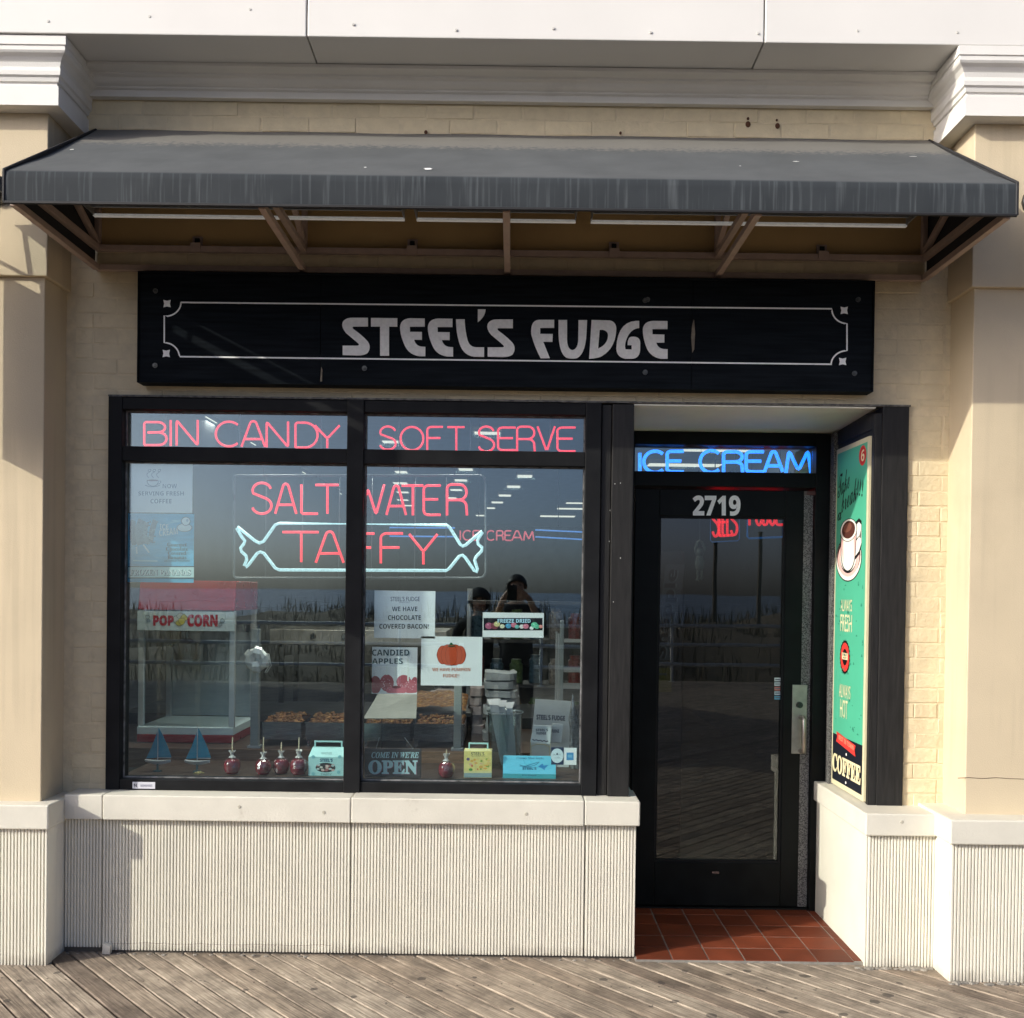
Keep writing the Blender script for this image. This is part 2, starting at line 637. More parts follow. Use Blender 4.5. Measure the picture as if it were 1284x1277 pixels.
# =================================================================== GROUND AND WORLD BEHIND THE CAMERA
def deck_material():
    m, nt, p = nodes_of('weathered_deck_wood')
    N, L = nt.nodes.new, nt.links.new
    tc = N('ShaderNodeTexCoord')
    ge = N('ShaderNodeNewGeometry')
    # each board slides the grain by its own amount
    mu = N('ShaderNodeVectorMath')
    mu.operation = 'MULTIPLY_ADD'
    L(ge.outputs['Random Per Island'], mu.inputs[0])
    mu.inputs[1].default_value = (37, 11, 5)
    L(tc.outputs['Object'], mu.inputs[2])
    mp = N('ShaderNodeMapping')
    mp.inputs['Scale'].default_value = (2.2, 58, 30)
    L(mu.outputs[0], mp.inputs[0])
    gr = N('ShaderNodeTexNoise')
    gr.inputs['Scale'].default_value = 2.6
    gr.inputs['Detail'].default_value = 10
    gr.inputs['Roughness'].default_value = 0.62
    L(mp.outputs[0], gr.inputs[0])
    rp = N('ShaderNodeValToRGB')
    e = rp.color_ramp.elements
    e[0].position, e[1].position = 0.28, 0.74
    e[0].color, e[1].color = (0.105, 0.084, 0.066, 1), (0.48, 0.42, 0.345, 1)
    k = e.new(0.5)
    k.color = (0.30, 0.255, 0.205, 1)
    L(gr.outputs[0], rp.inputs[0])
    # tone of each board
    t = N('ShaderNodeValToRGB')
    e = t.color_ramp.elements
    e[0].position, e[1].position = 0.0, 1.0
    e[0].color, e[1].color = (0.52, 0.47, 0.45, 1), (1.18, 1.16, 1.12, 1)
    k = e.new(0.12)
    k.color = (0.92, 0.86, 0.80, 1)
    k = e.new(0.55)
    k.color = (1.05, 1.02, 0.98, 1)
    L(ge.outputs['Random Per Island'], t.inputs[0])
    m1 = N('ShaderNodeMixRGB')
    m1.blend_type = 'MULTIPLY'
    m1.inputs[0].default_value = 1
    L(rp.outputs[0], m1.inputs[1])
    L(t.outputs[0], m1.inputs[2])
    # pale and dark weathering patches
    n2 = N('ShaderNodeTexNoise')
    n2.inputs['Scale'].default_value = 5.5
    n2.inputs['Detail'].default_value = 9
    n2.inputs['Roughness'].default_value = 0.7
    L(mu.outputs[0], n2.inputs[0])
    r2 = N('ShaderNodeValToRGB')
    e = r2.color_ramp.elements
    e[0].position, e[1].position = 0.36, 0.64
    e[0].color, e[1].color = (0.48, 0.46, 0.45, 1), (1.30, 1.29, 1.27, 1)
    L(n2.outputs[0], r2.inputs[0])
    m2 = N('ShaderNodeMixRGB')
    m2.blend_type = 'MULTIPLY'
    m2.inputs[0].default_value = 0.9
    L(m1.outputs[0], m2.inputs[1])
    L(r2.outputs[0], m2.inputs[2])
    # trodden gum and tar spots
    wn_ = N('ShaderNodeTexNoise')
    wn_.inputs['Scale'].default_value = 20
    L(tc.outputs['Object'], wn_.inputs[0])
    wa = N('ShaderNodeVectorMath')
    wa.operation = 'MULTIPLY_ADD'
    L(wn_.outputs['Color'], wa.inputs[0])
    wa.inputs[1].default_value = (0.035, 0.035, 0.0)
    L(tc.outputs['Object'], wa.inputs[2])
    vo = N('ShaderNodeTexVoronoi')
    vo.inputs['Scale'].default_value = 6.0
    vo.voronoi_dimensions = '2D'
    L(wa.outputs[0], vo.inputs['Vector'])
    sc = N('ShaderNodeSeparateColor')
    L(vo.outputs['Color'], sc.inputs[0])
    th = N('ShaderNodeMapRange')                        # spot radius differs from spot to spot, many cells have none
    th.inputs[1].default_value, th.inputs[2].default_value = 0.45, 1.0
    th.inputs[3].default_value, th.inputs[4].default_value = 0.0, 0.13
    L(sc.outputs[0], th.inputs[0])
    ls = N('ShaderNodeMath')
    ls.operation = 'LESS_THAN'
    L(vo.outputs['Distance'], ls.inputs[0])
    L(th.outputs[0], ls.inputs[1])
    m3 = N('ShaderNodeMixRGB')
    mf = N('ShaderNodeMath')
    mf.operation = 'MULTIPLY'
    mf.inputs[1].default_value = 0.72
    L(ls.outputs[0], mf.inputs[0])
    L(mf.outputs[0], m3.inputs[0])
    L(m2.outputs[0], m3.inputs[1])
    m3.inputs[2].default_value = (0.035, 0.028, 0.025, 1)
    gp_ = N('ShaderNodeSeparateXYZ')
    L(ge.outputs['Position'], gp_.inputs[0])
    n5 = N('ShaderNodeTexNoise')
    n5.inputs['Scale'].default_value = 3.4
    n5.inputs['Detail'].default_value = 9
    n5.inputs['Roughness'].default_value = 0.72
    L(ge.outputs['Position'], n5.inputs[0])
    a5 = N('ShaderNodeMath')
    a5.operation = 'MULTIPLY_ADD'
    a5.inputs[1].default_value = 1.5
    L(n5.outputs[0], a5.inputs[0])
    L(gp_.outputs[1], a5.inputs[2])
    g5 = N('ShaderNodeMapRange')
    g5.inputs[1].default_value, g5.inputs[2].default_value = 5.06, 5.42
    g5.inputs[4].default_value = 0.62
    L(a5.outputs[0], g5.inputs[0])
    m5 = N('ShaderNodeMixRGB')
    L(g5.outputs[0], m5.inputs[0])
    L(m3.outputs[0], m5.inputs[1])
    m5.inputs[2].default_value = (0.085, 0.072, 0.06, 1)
    L(m5.outputs[0], p.inputs['Base Color'])
    p.inputs['Roughness'].default_value = 0.78
    bu = N('ShaderNodeBump')
    bu.inputs['Distance'].default_value = 0.003
    L(gr.outputs[0], bu.inputs['Height'])
    L(bu.outputs[0], p.inputs['Normal'])
    return m


def clip_poly(poly, x0, x1, y0, y1):
    for ax, lim, sg in ((0, x0, 1), (0, x1, -1), (1, y0, 1), (1, y1, -1)):
        out = []
        for i in range(len(poly)):
            a, b = poly[i - 1], poly[i]
            ia, ib = (a[ax] - lim) * sg >= 0, (b[ax] - lim) * sg >= 0
            if ia != ib:
                t = (lim - a[ax]) / (b[ax] - a[ax])
                out.append((a[0] + (b[0] - a[0]) * t, a[1] + (b[1] - a[1]) * t))
            if ib:
                out.append(b)
        poly = out
        if not poly:
            return []
    return poly


def boardwalk():
    A = math.radians(-48.0)
    ca, sa = math.cos(A), math.sin(A)
    X0, X1, Y0, Y1 = -13, 13, -8.4, 4.72
    b = MB()
    pitch, wd = 0.0945, 0.0868
    k = -190
    M = deck_material()
    nail = pmat('rusty_nail_head', (0.07, 0.05, 0.04), 0.5, metal=0.6)
    while k < 190:
        yc = k * pitch
        w = wd / 2 + random.uniform(-0.0012, 0.0008)
        q = clip_poly([(l * ca - s_ * sa, l * sa + s_ * ca) for l, s_ in ((-20, yc - w), (20, yc - w), (20, yc + w), (-20, yc + w))], X0, X1, Y0, Y1)
        k += 1
        if len(q) < 3:
            continue
        loc = [(x * ca + y * sa, -x * sa + y * ca) for x, y in q]
        h = random.uniform(-0.0015, 0.0015)
        n = len(loc)
        cx_, cy_ = sum(p[0] for p in loc) / n, yc
        be = 0.0028

        def ins(p):
            return (p[0], p[1] - be if p[1] > yc else p[1] + be)
        top = [ins(p) + (h,) for p in loc]
        mid = [p + (h - 0.004,) for p in loc]
        bot = [p + (-0.034,) for p in loc]
        vs = top + mid + bot
        fs = [tuple(range(n)), tuple(reversed(range(2 * n, 3 * n)))]
        for i in range(n):
            j = (i + 1) % n
            fs += [(i + n, j + n, j, i), (i + 2 * n, j + 2 * n, j + n, i + n)]
        b.add(vs, fs, M)
        # nails: a pair over every joist (joists run along the shopfront, 0.4 m apart)
        if -3.2 < (cx_ * ca - yc * sa) + 0 < 60:
            for jy in [4.15 - 0.41 * i for i in range(4)]:
                for ds in (-0.026, 0.026):
                    yy = yc + ds
                    # world y = l*sa + yy*ca
                    l = (jy + random.uniform(-0.012, 0.012) - yy * ca) / sa
                    wx = l * ca - yy * sa
                    if -2.6 < wx < 2.6:
                        b.lathe([(0.0042, -0.001), (0.0042, h + 0.0006 - 0.0), (0.002, h + 0.0012)], (l, yy, 0), 7, nail)
    ob = b.build('boardwalk', None, origin=(0, 0, 0))
    ob.rotation_euler = (0, 0, A)
    tag(ob, kind='structure')
    g = MB()
    g.box(X0, X1, Y0, Y1 + 0.3, -0.30, -0.036)
    u = g.build('boardwalk_underlay', pmat('dark_joist_wood', (0.03, 0.024, 0.02), 0.9))
    tag(u, kind='structure')


boardwalk()


def beach():
    # sand with low dunes out to the water
    def h(x, y):
        d = -9 - y
        if d < 0:
            return -0.55
        r = min(1, d / 4)
        dune = 0.62 * math.sin(x * 0.31 + 1.2) * math.sin(d * 0.22 + 0.5) + 0.35 * math.sin(x * 0.83 + d * 0.4) + 0.2 * math.sin(x * 1.7 - d * 0.9)
        fall = max(0, 1 - max(0, d - 16) / 14)
        return -0.55 + r * fall * (0.95 + dune * 0.75) - min(1.0, max(0, d - 20) / 60)
    b = MB()
    xs = [-70 + i * 1.4 for i in range(101)]
    ys = [-8.42 - 0.9 * i for i in range(46)] + [-52, -60, -70, -80]
    vs = [(x, y, h(x, y)) for y in ys for x in xs]
    n = len(xs)
    fs = [(j * n + i, j * n + i + 1, (j + 1) * n + i + 1, (j + 1) * n + i) for j in range(len(ys) - 1) for i in range(n - 1)]
    b.add(vs, fs)
    o = b.build('beach', pmat('pale_beach_sand', (0.13, 0.105, 0.072), 0.95, var=0.2, scale=1.5, bump=0.02, bscale=6), smooth=True, origin=(0, 0, 0))
    tag(o, kind='structure')
    g = MB()
    rnd = random.Random(5)
    gm = [pmat('dry_dune_grass', (0.13, 0.098, 0.055), 0.8, var=0.3, scale=2), pmat('green_dune_grass', (0.065, 0.062, 0.03), 0.8, var=0.3, scale=2)]
    for _ in range(3600):
        x, y = rnd.uniform(-26, 26), -9.3 - 20 * rnd.random() ** 1.3
        z = h(x, y) - 0.03
        m = gm[rnd.random() < 0.3]
        for k in range(rnd.randint(4, 7)):
            a, l, ln = rnd.uniform(0, 2 * PI), 0.16 + 0.46 * rnd.random() ** 2.2, rnd.uniform(0.05, 0.30)
            dx, dy = math.cos(a), math.sin(a)
            w = 0.012
            px, py = x + rnd.uniform(-0.2, 0.2), y + rnd.uniform(-0.2, 0.2)
            g.add([(px - dy * w, py + dx * w, z), (px + dy * w, py - dx * w, z),
                   (px + dx * ln * 0.45 + dy * w * 0.8, py + dy * ln * 0.45 - dx * w * 0.8, z + l * 0.65),
                   (px + dx * ln * 0.45 - dy * w * 0.8, py + dy * ln * 0.45 + dx * w * 0.8, z + l * 0.65),
                   (px + dx * ln, py + dy * ln, z + l)], [(0, 1, 2, 3), (3, 2, 4)], m)
    FIX_NORMALS[0] = False
    o = g.build('dune_grass', None, origin=(0, 0, 0))
    FIX_NORMALS[0] = True
    tag(o, 'dry brown grass growing on the dunes across the boardwalk', 'grass', kind='stuff')
    w = MB()
    w.add([(-3000, -3000, -1.3), (3000, -3000, -1.3), (3000, -60, -1.3), (-3000, -60, -1.3)], [(0, 1, 2, 3)])
    o = w.build('sea', pmat('sea_water', (0.03, 0.05, 0.06), 0.25, var=0.2, scale=0.05, bump=0.15, bscale=0.6))
    tag(o, kind='structure')
    g = MB()
    g.add([(-3000, -62, -1.6), (3000, -62, -1.6), (3000, 3000, -1.6), (-3000, 3000, -1.6)], [(0, 1, 2, 3)])
    o = g.build('ground', pmat('sandy_ground', (0.19, 0.15, 0.10), 0.95, var=0.2, scale=0.5))
    tag(o, kind='structure')


beach()

r = thing('railing', 'grey pipe railing along the far edge of the boardwalk', 'railing', (0, -8.2, 0))
for z in (1.02, 0.68, 0.32):
    b = MB()
    b.tube([(-12, -8.2, z), (12, -8.2, z)], 0.033, 8)
    b.build('rail', pmat('pale_rail_paint', (0.62, 0.63, 0.62), 0.5), r, smooth=True)
for i in range(11):
    b = MB()
    x = -12 + 2.4 * i + 0.5
    b.tube([(x, -8.2, -0.02), (x, -8.2, 1.02)], 0.026, 8)
    b.lathe([(0.06, -0.004), (0.06, 0.01), (0.03, 0.014)], (x, -8.2, 0), 10)
    b.build('post', pmat('pale_rail_paint', (0.62, 0.63, 0.62), 0.5), r, smooth=False)
for i, (x, y, hgt) in enumerate(((5.6, -18, 3.0), (7.2, -19.5, 3.4))):
    b = MB()
    b.tube([(x, y, -0.6), (x, y, hgt)], [0.07, 0.055], 8)
    b.lathe([(0.07, 0), (0.075, 0.02), (0.03, 0.05)], (x, y, hgt), 8)
    tag(b.build('wooden_pole', pmat('grey_pole_wood', (0.12, 0.10, 0.08), 0.9)),
        ('shorter' if i == 0 else 'taller') + ' weathered wooden pole standing in the dune grass', 'pole', 'poles in the dunes')

pv = thing('shade_pavilion', 'added unseen shingled pavilion left behind the photographer, shading the boardwalk', 'pavilion', (-10.7, -6.8, 0))  # unseen, added to shade the deck that the window mirrors
b = MB()
b.box(-14.0, -7.4, -9.4, -4.2, -0.6, 4.6)
b.build('wall', pmat('grey_shingle_wall', (0.22, 0.21, 0.19), 0.9, var=0.15, scale=6, bump=0.01, bscale=14), pv)
b = MB()
b.prismx([(-9.6, 4.601), (-4.0, 4.601), (-6.8, 6.4)], -14.2, -7.3)
b.build('roof', pmat('dark_roof_shingle', (0.07, 0.07, 0.07), 0.9, var=0.2, scale=8), pv)
for k in range(3):
    b = MB()
    b.box(-13.2 + 2.0 * k, -12.0 + 2.0 * k, -4.2, -4.16, 1.0, 2.2)
    b.build('window', M_BLACK, pv)

# =================================================================== THE BUILDING
B = thing('shop_building', 'cream brick and stucco shop building with white cornice and black shopfront', 'building', (0, 4.6, 0))
YB = 4.57                                           # face of the brick
ZS = 3.85                                           # soffit

# brick courses
b = MB()
rb = random.Random(3)
ch, jt = 0.0675, 0.0036
z = 0.652
row = 0
while z < 3.77:
    z0, z1 = z + jt / 2, min(z + ch - jt / 2, 3.765)
    x = -1.98 + (0.105 if row % 2 else 0.0)
    x -= 0.21
    while x < 1.95:
        ln = 0.21 if row % 6 else 0.105
        a, c = max(-1.955, x + jt / 2), min(1.94, x + ln - jt / 2)
        x += ln
        spans = [(a, c)]
        zz0 = z0
        if z1 <= 2.445:
            spans = [(a, min(c, -1.797)), (max(a, 1.752), c)]
        elif z0 < 2.445:
            zz0 = 2.446
        for a, c in spans:
            if c - a < 0.012 or z1 - zz0 < 0.008:
                continue
            d = 0.0034 + rb.uniform(-0.0022, 0.0014)
            i = 0.0036
            jz, jx = rb.uniform(-0.0018, 0.0018), rb.uniform(-0.004, 0.004)
            y1 = YB + 0.004
            y0 = y1 - d - 0.0
            tw = rb.uniform(-0.0012, 0.0012)
            b.add([(a + jx, y1, zz0 + jz), (c + jx, y1, zz0 + jz), (c + jx, y1, z1 + jz), (a + jx, y1, z1 + jz),
                   (a + i + jx, y0 + tw, zz0 + i + jz), (c - i + jx, y0 - tw, zz0 + i + jz), (c - i + jx, y0 - tw, z1 - i + jz), (a + i + jx, y0 + tw, z1 - i + jz)],
                  [(4, 5, 6, 7), (0, 1, 5, 4), (1, 2, 6, 5), (2, 3, 7, 6), (3, 0, 4, 7)])
    z += ch
    row += 1
bw = b
# mortar bed behind (butted pieces)
bw2 = MB()
ym = YB + 0.0030
bw2.box(-2.0, -1.797, ym, 4.75, 0.60, 2.445)
bw2.box(1.752, 1.99, ym, 4.75, 0.60, 2.445)
bw2.box(-2.0, 1.99, ym, 4.75, 2.445, 3.86)
wall = bw2.build('brick_wall', pmat('painted_mortar', (0.66, 0.56, 0.38), 0.8, var=0.1, scale=25, bump=0.003, bscale=90), B)
FIX_NORMALS[0] = False
bw.build('brick_course', M_BRICK, wall)
FIX_NORMALS[0] = True
# rust stains and dark fixing holes above the awning
b = MB()
for px, py, r_ in ((938, 149, 0.006), (938, 156, 0.012), (975, 158, 0.011), (974, 151, 0.005), (534, 166, 0.008), (778, 167, 0.006)):
    b = MB()
    X, Z = at(px, py, YB - 0.004)
    b.lathe([(r_, 0), (r_ * 0.9, 0.003), (r_ * 0.3, 0.004)], (0, 0, 0), 9)
    for i in range(len(b.v) - 27, len(b.v)):
        v = b.v[i]
        b.v[i] = (X + v[0], YB - 0.003 - v[2], Z + v[1] * 1.2)
    b.build('rusty_anchor', pmat('rust', (0.09, 0.035, 0.015), 0.9, var=0.3, scale=90), wall)

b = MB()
b.box(-1.85, 1.80, 4.5645, 4.5685, 3.112, 3.60)  # smooth band, its tan darkened for the shade under the awning
b.build('smooth_render', pmat('shade_darkened_render', (0.50, 0.34, 0.15), 0.85, var=0.08, scale=4), B)

# fascia panels with their soffit
fx = [at(-60, 40, 4.205)[0] - 1.0, at(384.5, 45, 4.205)[0], at(958.5, 53, 4.205)[0], at(1340, 57, 4.205)[0] + 1.0]
for i in range(3):
    b = MB()
    b.box(fx[i] + 0.0025, fx[i + 1] - 0.0025, 4.205 + (0.002 if i == 1 else 0), 4.75, ZS + (0.002 if i == 1 else 0), 4.7)
    fo = b.build('fascia_panel', M_FASCIA, B, bev=0.004)
    b = MB()
    for px, py in ((187, 20), (313, 11), (443, 30), (572, 37), (694, 35), (816, 40), (951, 41), (1076, 38), (1201, 40), (60, 26)):
        X, Z = at(px, py, 4.2)
        if fx[i] < X < fx[i + 1]:
            b = MB()
            b.tube([(X, 4.206, Z), (X, 4.2028, Z)], [0.0062, 0.005], 9)
            b.build('screw', pmat('painted_screw', (0.56, 0.54, 0.50), 0.5), fo)

# cornice under the soffit
prof = [(0.0, 3.755), (0.032, 3.755), (0.032, 3.783), (0.046, 3.787), (0.046, 3.794), (0.060, 3.798), (0.072, 3.806), (0.080, 3.817), (0.098, 3.820), (0.098, 3.830), (0.150, 3.834), (0.150, 3.8485), (0.0, 3.8485)]
b = MB()
b.prismx([(YB - 0.001 - o, z_) for o, z_ in prof], -1.98, 1.95)
b.build('cornice', M_WHITE, B)

# stucco piers with capitals, plinths and ledges
CAP = [(0.00, 3.586), (0.075, 3.586), (0.075, 3.665), (0.066, 3.667), (0.066, 3.682), (0.074, 3.684), (0.078, 3.700), (0.086, 3.706), (0.088, 3.722), (0.086, 3.738), (0.090, 3.756), (0.102, 3.772), (0.116, 3.782), (0.121, 3.79), (0.121, 3.808), (0.126, 3.810), (0.126, 3.846), (0.0, 3.846)]


def sweep(b, x0, x1, yf, yb, prof, m=None):
    vs, fs = [], []
    for o, z_ in prof:
        vs += [(x0 - o, yb, z_), (x0 - o, yf - o, z_), (x1 + o, yf - o, z_), (x1 + o, yb, z_)]
    for i in range(len(prof) - 1):
        for j in range(3):
            a = i * 4 + j
            fs.append((a, a + 1, a + 5, a + 4))
    b.add(vs, fs, m)


def ribs(b, x0, x1, y, z0, z1, back, m=None, side=None):
    """vertical ribs standing off a backing sheet"""
    p = 0.01405
    n = int(round((x1 - x0) / p))
    p = (x1 - x0) / n
    d = 0.0085
    pts = []
    for i in range(n):
        a = x0 + i * p
        pts += [(a, y + d), (a + 0.0030, y + d), (a + 0.0046, y), (a + p - 0.0022, y), (a + p - 0.0006, y + d * 0.9)]
    pts.append((x1, y + d))
    vs = [(x, yy, z0) for x, yy in pts] + [(x, yy, z1) for x, yy in pts]
    k = len(pts)
    b.add(vs, [(i, i + 1, k + i + 1, k + i) for i in range(k - 1)], m)
    b.box(x0, x1, y + d + 0.0004, back, z0, z1, m)


def pier(x0, x1, ys, yp, px0, px1, side):
    """x0..x1 stucco shaft, ys its face, yp face of the plinth, px0..px1 the plinth"""
    P = MB()
    P.box(x0, x1, ys, 4.80, 0.60, 2.905)
    P.box(x0 - 0.018, x1 + 0.018, ys - 0.02, 4.80, 2.905, 3.86)
    po = P.build('pier', M_STUCCO, B, bev=0.004)
    c = MB()
    sweep(c, x0 - 0.018, x1 + 0.018, ys - 0.02, 4.80, CAP)
    co = c.build('capital', M_WHITE, po)
    q = MB()
    ribs(q, px0, px1, yp, -0.01, 0.577, 4.9)
    q.build('ribbed_panel', M_RIB, po)
    l = MB()
    l.box(px0 - 0.014, px1 + 0.014, yp - 0.022, 4.82, 0.577, 0.680)
    l.build('ledge', M_LEDGE, po, bev=0.006)
    return po


pl = pier(-2.535, -1.996, 4.36, 4.302, -2.590, -1.942, 1)
pr = pier(1.934, 2.473, 4.345, 4.250, 1.838, 2.53, -1)
# hairline crack low on the right pier
b = MB()
pts = [at(px, py, 4.3448) for px, py in ((1201, 976), (1215, 975.3), (1232, 976.5), (1249, 975.4), (1266, 976.6), (1290, 977.5))]
b.tube([(x, 4.3452, z_) for x, z_ in pts], 0.0016, 5)
b.build('crack', pmat('dark_crack', (0.16, 0.12, 0.08), 0.95), pr)

# ribbed plinth under the window and its ledge
yl = 4.462
seams = [-1.942, at(127.5, 1100, yl)[0], at(439, 1100, yl)[0], at(733, 1100, yl)[0], 0.557]
for i in range(4):
    b = MB()
    ribs(b, seams[i] + 0.0022, seams[i + 1] - 0.0022, yl + (0.003 if i == 0 else 0), 0.012 if i else 0.022, 0.588, 4.80)
    b.build('ribbed_panel', M_RIB, B)
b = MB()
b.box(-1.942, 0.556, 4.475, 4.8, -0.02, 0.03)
b.build('plinth_base', pmat('dark_base_board', (0.10, 0.09, 0.075), 0.9), B)  # dark board behind the foot of the panels
lseam = [-1.930, at(128.5, 1010, 4.43)[0], at(440, 1015, 4.43)[0], at(733, 1015, 4.43)[0], 0.568]
for i in range(4):
    b = MB()
    b.box(lseam[i] + 0.001, lseam[i + 1] - 0.001, 4.430 + (0.002 if i in (0, 3) else 0), 4.70, 0.588 + (0.002 if i == 3 else 0), 0.696 + (0.002 if i == 2 else 0))
    b.build('ledge', M_LEDGE, B, bev=0.005)
for px, py, yy in ((406, 1019, 4.4295), (1131, 1031, 4.3848), (300, 1012, 4.4295), (660, 1021, 4.4295)):
    X, Z = at(px, py, yy)
    b = MB()
    b.tube([(X, yy + 0.002, Z), (X, yy - 0.0015, Z)], [0.0085, 0.0065], 10)
    b.build('plug', pmat('dull_plug', (0.42, 0.39, 0.32), 0.8), B)
b = MB()                                            # broken piece of trim at the foot of the plinth
X0, Z0 = at(128.5, 1197, 4.445)
X1, Z1 = at(138.5, 1184, 4.445)
b.prism([(X0, 0.003), (X1, 0.001), (X1 + 0.003, Z1 - 0.004), (X0 + 0.006, Z1 + 0.004)], 4.436, 4.462)
b.build('broken_trim', M_RIB, B, bev=0.001)

b = MB()
pts = []
rk_ = random.Random(6)
for i in range(26):
    X, Z = at(140 + i * 11, 1183 + 0.4 * math.sin(i) + i * 0.12 + rk_.uniform(-0.8, 0.8), 4.460)
    pts.append((X, 4.4625, Z))
b.tube(pts, 0.0008, 5)  # fine dark line of a crack
b.build('crack', pmat('dark_crack', (0.16, 0.12, 0.08), 0.95), B)

# short plinth right of the door, its return into the recess and the ledge
b = MB()
ribs(b, 1.548, 1.838, 4.41, 0.0, 0.572, 4.60)
b.build('ribbed_panel', M_RIB, B)
b = MB()
b.box(1.544, 1.838, 4.602, 5.25, -0.01, 0.572)
b.box(1.544, 1.5478, 4.414, 4.602, -0.01, 0.572)
b.build('plinth_return', pmat('smooth_cream_plinth', (0.68, 0.66, 0.56), 0.65, var=0.05, scale=6, bump=0.0012, bscale=70, col2=(0.48, 0.44, 0.34), cover=0.6, edge=0.12), B)
b = MB()
b.box(1.528, 1.835, 4.385, 5.16, 0.572, 0.668)
b.build('ledge', M_LEDGE, B, bev=0.006)
b = MB()                                            # crumbling mortar along the foot of the wall
rr = random.Random(8)
for i in range(46):
    x = 1.50 + i * 0.028
    y = 4.395 if x < 1.83 else 4.238
    s_ = rr.uniform(0.008, 0.024)
    b.lathe([(s_, -0.004), (s_ * 0.9, s_ * 0.25), (s_ * 0.4, s_ * 0.42)], (x + rr.uniform(-.01, .01), y - rr.uniform(0, 0.02), 0), 7, sx=rr.uniform(0.8, 1.8))
for i in range(40):
    x = -1.93 + i * 0.063 + rr.uniform(-.02, .02)
    s_ = rr.uniform(0.003, 0.009)
    b.lathe([(s_, -0.002), (s_ * 0.9, s_ * 0.3), (s_ * 0.4, s_ * 0.5)], (x, 4.452 - rr.uniform(0, 0.012), 0), 6, sx=1.4)
mo = b.build('mortar_crumbs', M_CONC)
tag(mo, 'grey crumbs of old mortar along the foot of the shopfront', 'rubble', kind='stuff')

# tiled doorway floor
b = MB()
b.box(0.556, 1.545, 4.432, 5.26, -0.02, 0.0105)
fl = b.build('doorway_floor', M_GROUT, B)
b = MB()
ty = 4.430
rt = random.Random(2)
for j in range(6):
    tx = 0.5745 - 0.158 * 0.1 - 0.158
    y0, y1 = ty + 0.0035, ty + 0.152
    ty += 0.1575
    if y0 > 5.2:
        break
    for i in range(9):
        x0, x1 = max(0.56, tx + 0.0035), min(1.543, tx + 0.1545)
        tx += 0.158
        if x1 - x0 < 0.02:
            continue
        if j == 0 and i >= 7:
            y0 = ty - 0.1575 + 0.02
        else:
            y0 = ty - 0.154
        h = 0.0135 + rt.uniform(-0.0006, 0.0006)
        b.box(x0, x1, y0, min(y1, 5.215), 0.0, h)
b.build('tile', M_TILE, fl, bev=0.0015)

# ---- the shop window: frame members butt together, each pane is its own sheet
WF = MB()
YW = 4.546
WF.box(-1.797, -1.735, YW, 4.66, 0.697, 2.441)
WF.box(0.316, 0.386, YW, 4.66, 0.697, 2.441)
WF.box(-0.739, -0.665, YW - 0.004, 4.66, 0.697, 2.441)
for x0, x1 in ((-1.735, -0.739), (-0.665, 0.316)):
    WF.box(x0, x1, YW + 0.003, 4.66, 2.385, 2.438)
    WF.box(x0, x1, YW + 0.003, 4.66, 2.158, 2.222)
    WF.box(x0, x1, YW + 0.003, 4.66, 0.697, 0.744)
win = WF.build('window', M_BLACK, B, bev=0.003)
b = MB()
for x0, x1 in ((-1.735, -0.739), (-0.665, 0.316)):
    for z0, z1 in ((2.222, 2.385), (0.744, 2.158)):
        t = 0.0055
        b.box(x0, x1, 4.590, 4.598, z1 - t, z1)
        b.box(x0, x1, 4.590, 4.598, z0, z0 + t)
        b.box(x0, x0 + t, 4.590, 4.598, z0 + t, z1 - t)
        b.box(x1 - t, x1, 4.590, 4.598, z0 + t, z1 - t)
b.build('glazing_bead', pmat('worn_glazing_bead', (0.16, 0.16, 0.16), 0.5, var=0.7, scale=30), win)
for x0, x1 in ((-1.735, -0.739), (-0.665, 0.316)):
    for z0, z1 in ((2.222, 2.385), (0.744, 2.158)):
        b = MB()
        b.box(x0 + 0.001, x1 - 0.001, 4.600, 4.606, z0 + 0.001, z1 - 0.001)
        b.build('pane', M_GLASS, win)
# wide post between window and door
b = MB()
b.box(0.3895, 0.432, 4.560, 5.14, 0.697, 2.434)
b.box(0.434, 0.5295, 4.540, 5.14, 0.697, 2.434)
pst = b.build('door_post', M_POST, B, bev=0.003)
b = MB()
for px, py in ((771, 607), (778, 606), (764, 679), (778, 700), (769, 755), (765, 640)):
    X, Z = at(px, py, 4.54)
    b = MB()
    b.tube([(X, 4.541, Z), (X, 4.5385, Z)], 0.0022, 7)
    b.build('paint_chip', pmat('bare_primer', (0.6, 0.6, 0.58), 0.7), pst)
# drip edge over the whole shopfront
b = MB()
b.box(-1.80, 1.755, 4.552, 4.62, 2.4415, 2.4495)
b.build('drip_edge', pmat('scuffed_drip_edge', (0.10, 0.095, 0.085), 0.6, var=0.8, scale=40, bump=0.002, bscale=50), B)
# recess: ceiling, lined right side, left side
b = MB()
b.prismx([(4.562, 2.434), (5.2, 2.4115), (5.2, 2.440), (4.562, 2.440)], 0.5297, 1.603)
b.build('recess_ceiling', M_RECESS, B)
b = MB()
b.box(1.634, 1.7505, 4.556, 5.2, 0.668, 2.4412)
b.build('black_trim_board', M_POST, B, bev=0.003)
b = MB()
b.box(1.604, 1.634, 4.562, 5.2, 0.668, 2.4112)
b.box(1.597, 1.604, 4.562, 4.590, 0.668, 2.4112)
b.box(1.597, 1.604, 4.590, 5.12, 2.345, 2.4112)
b.build('recess_lining', M_POST, B, bev=0.002)
b = MB()
b.box(1.578, 1.602, 5.07, 5.118, 0.60, 2.405)
b.build('worn_metal_strip', M_SPECK, B)
b = MB()
b.box(0.532, 0.556, 4.70, 5.2, 0.0, 0.697)
b.build('plinth_return', M_RIB, B)

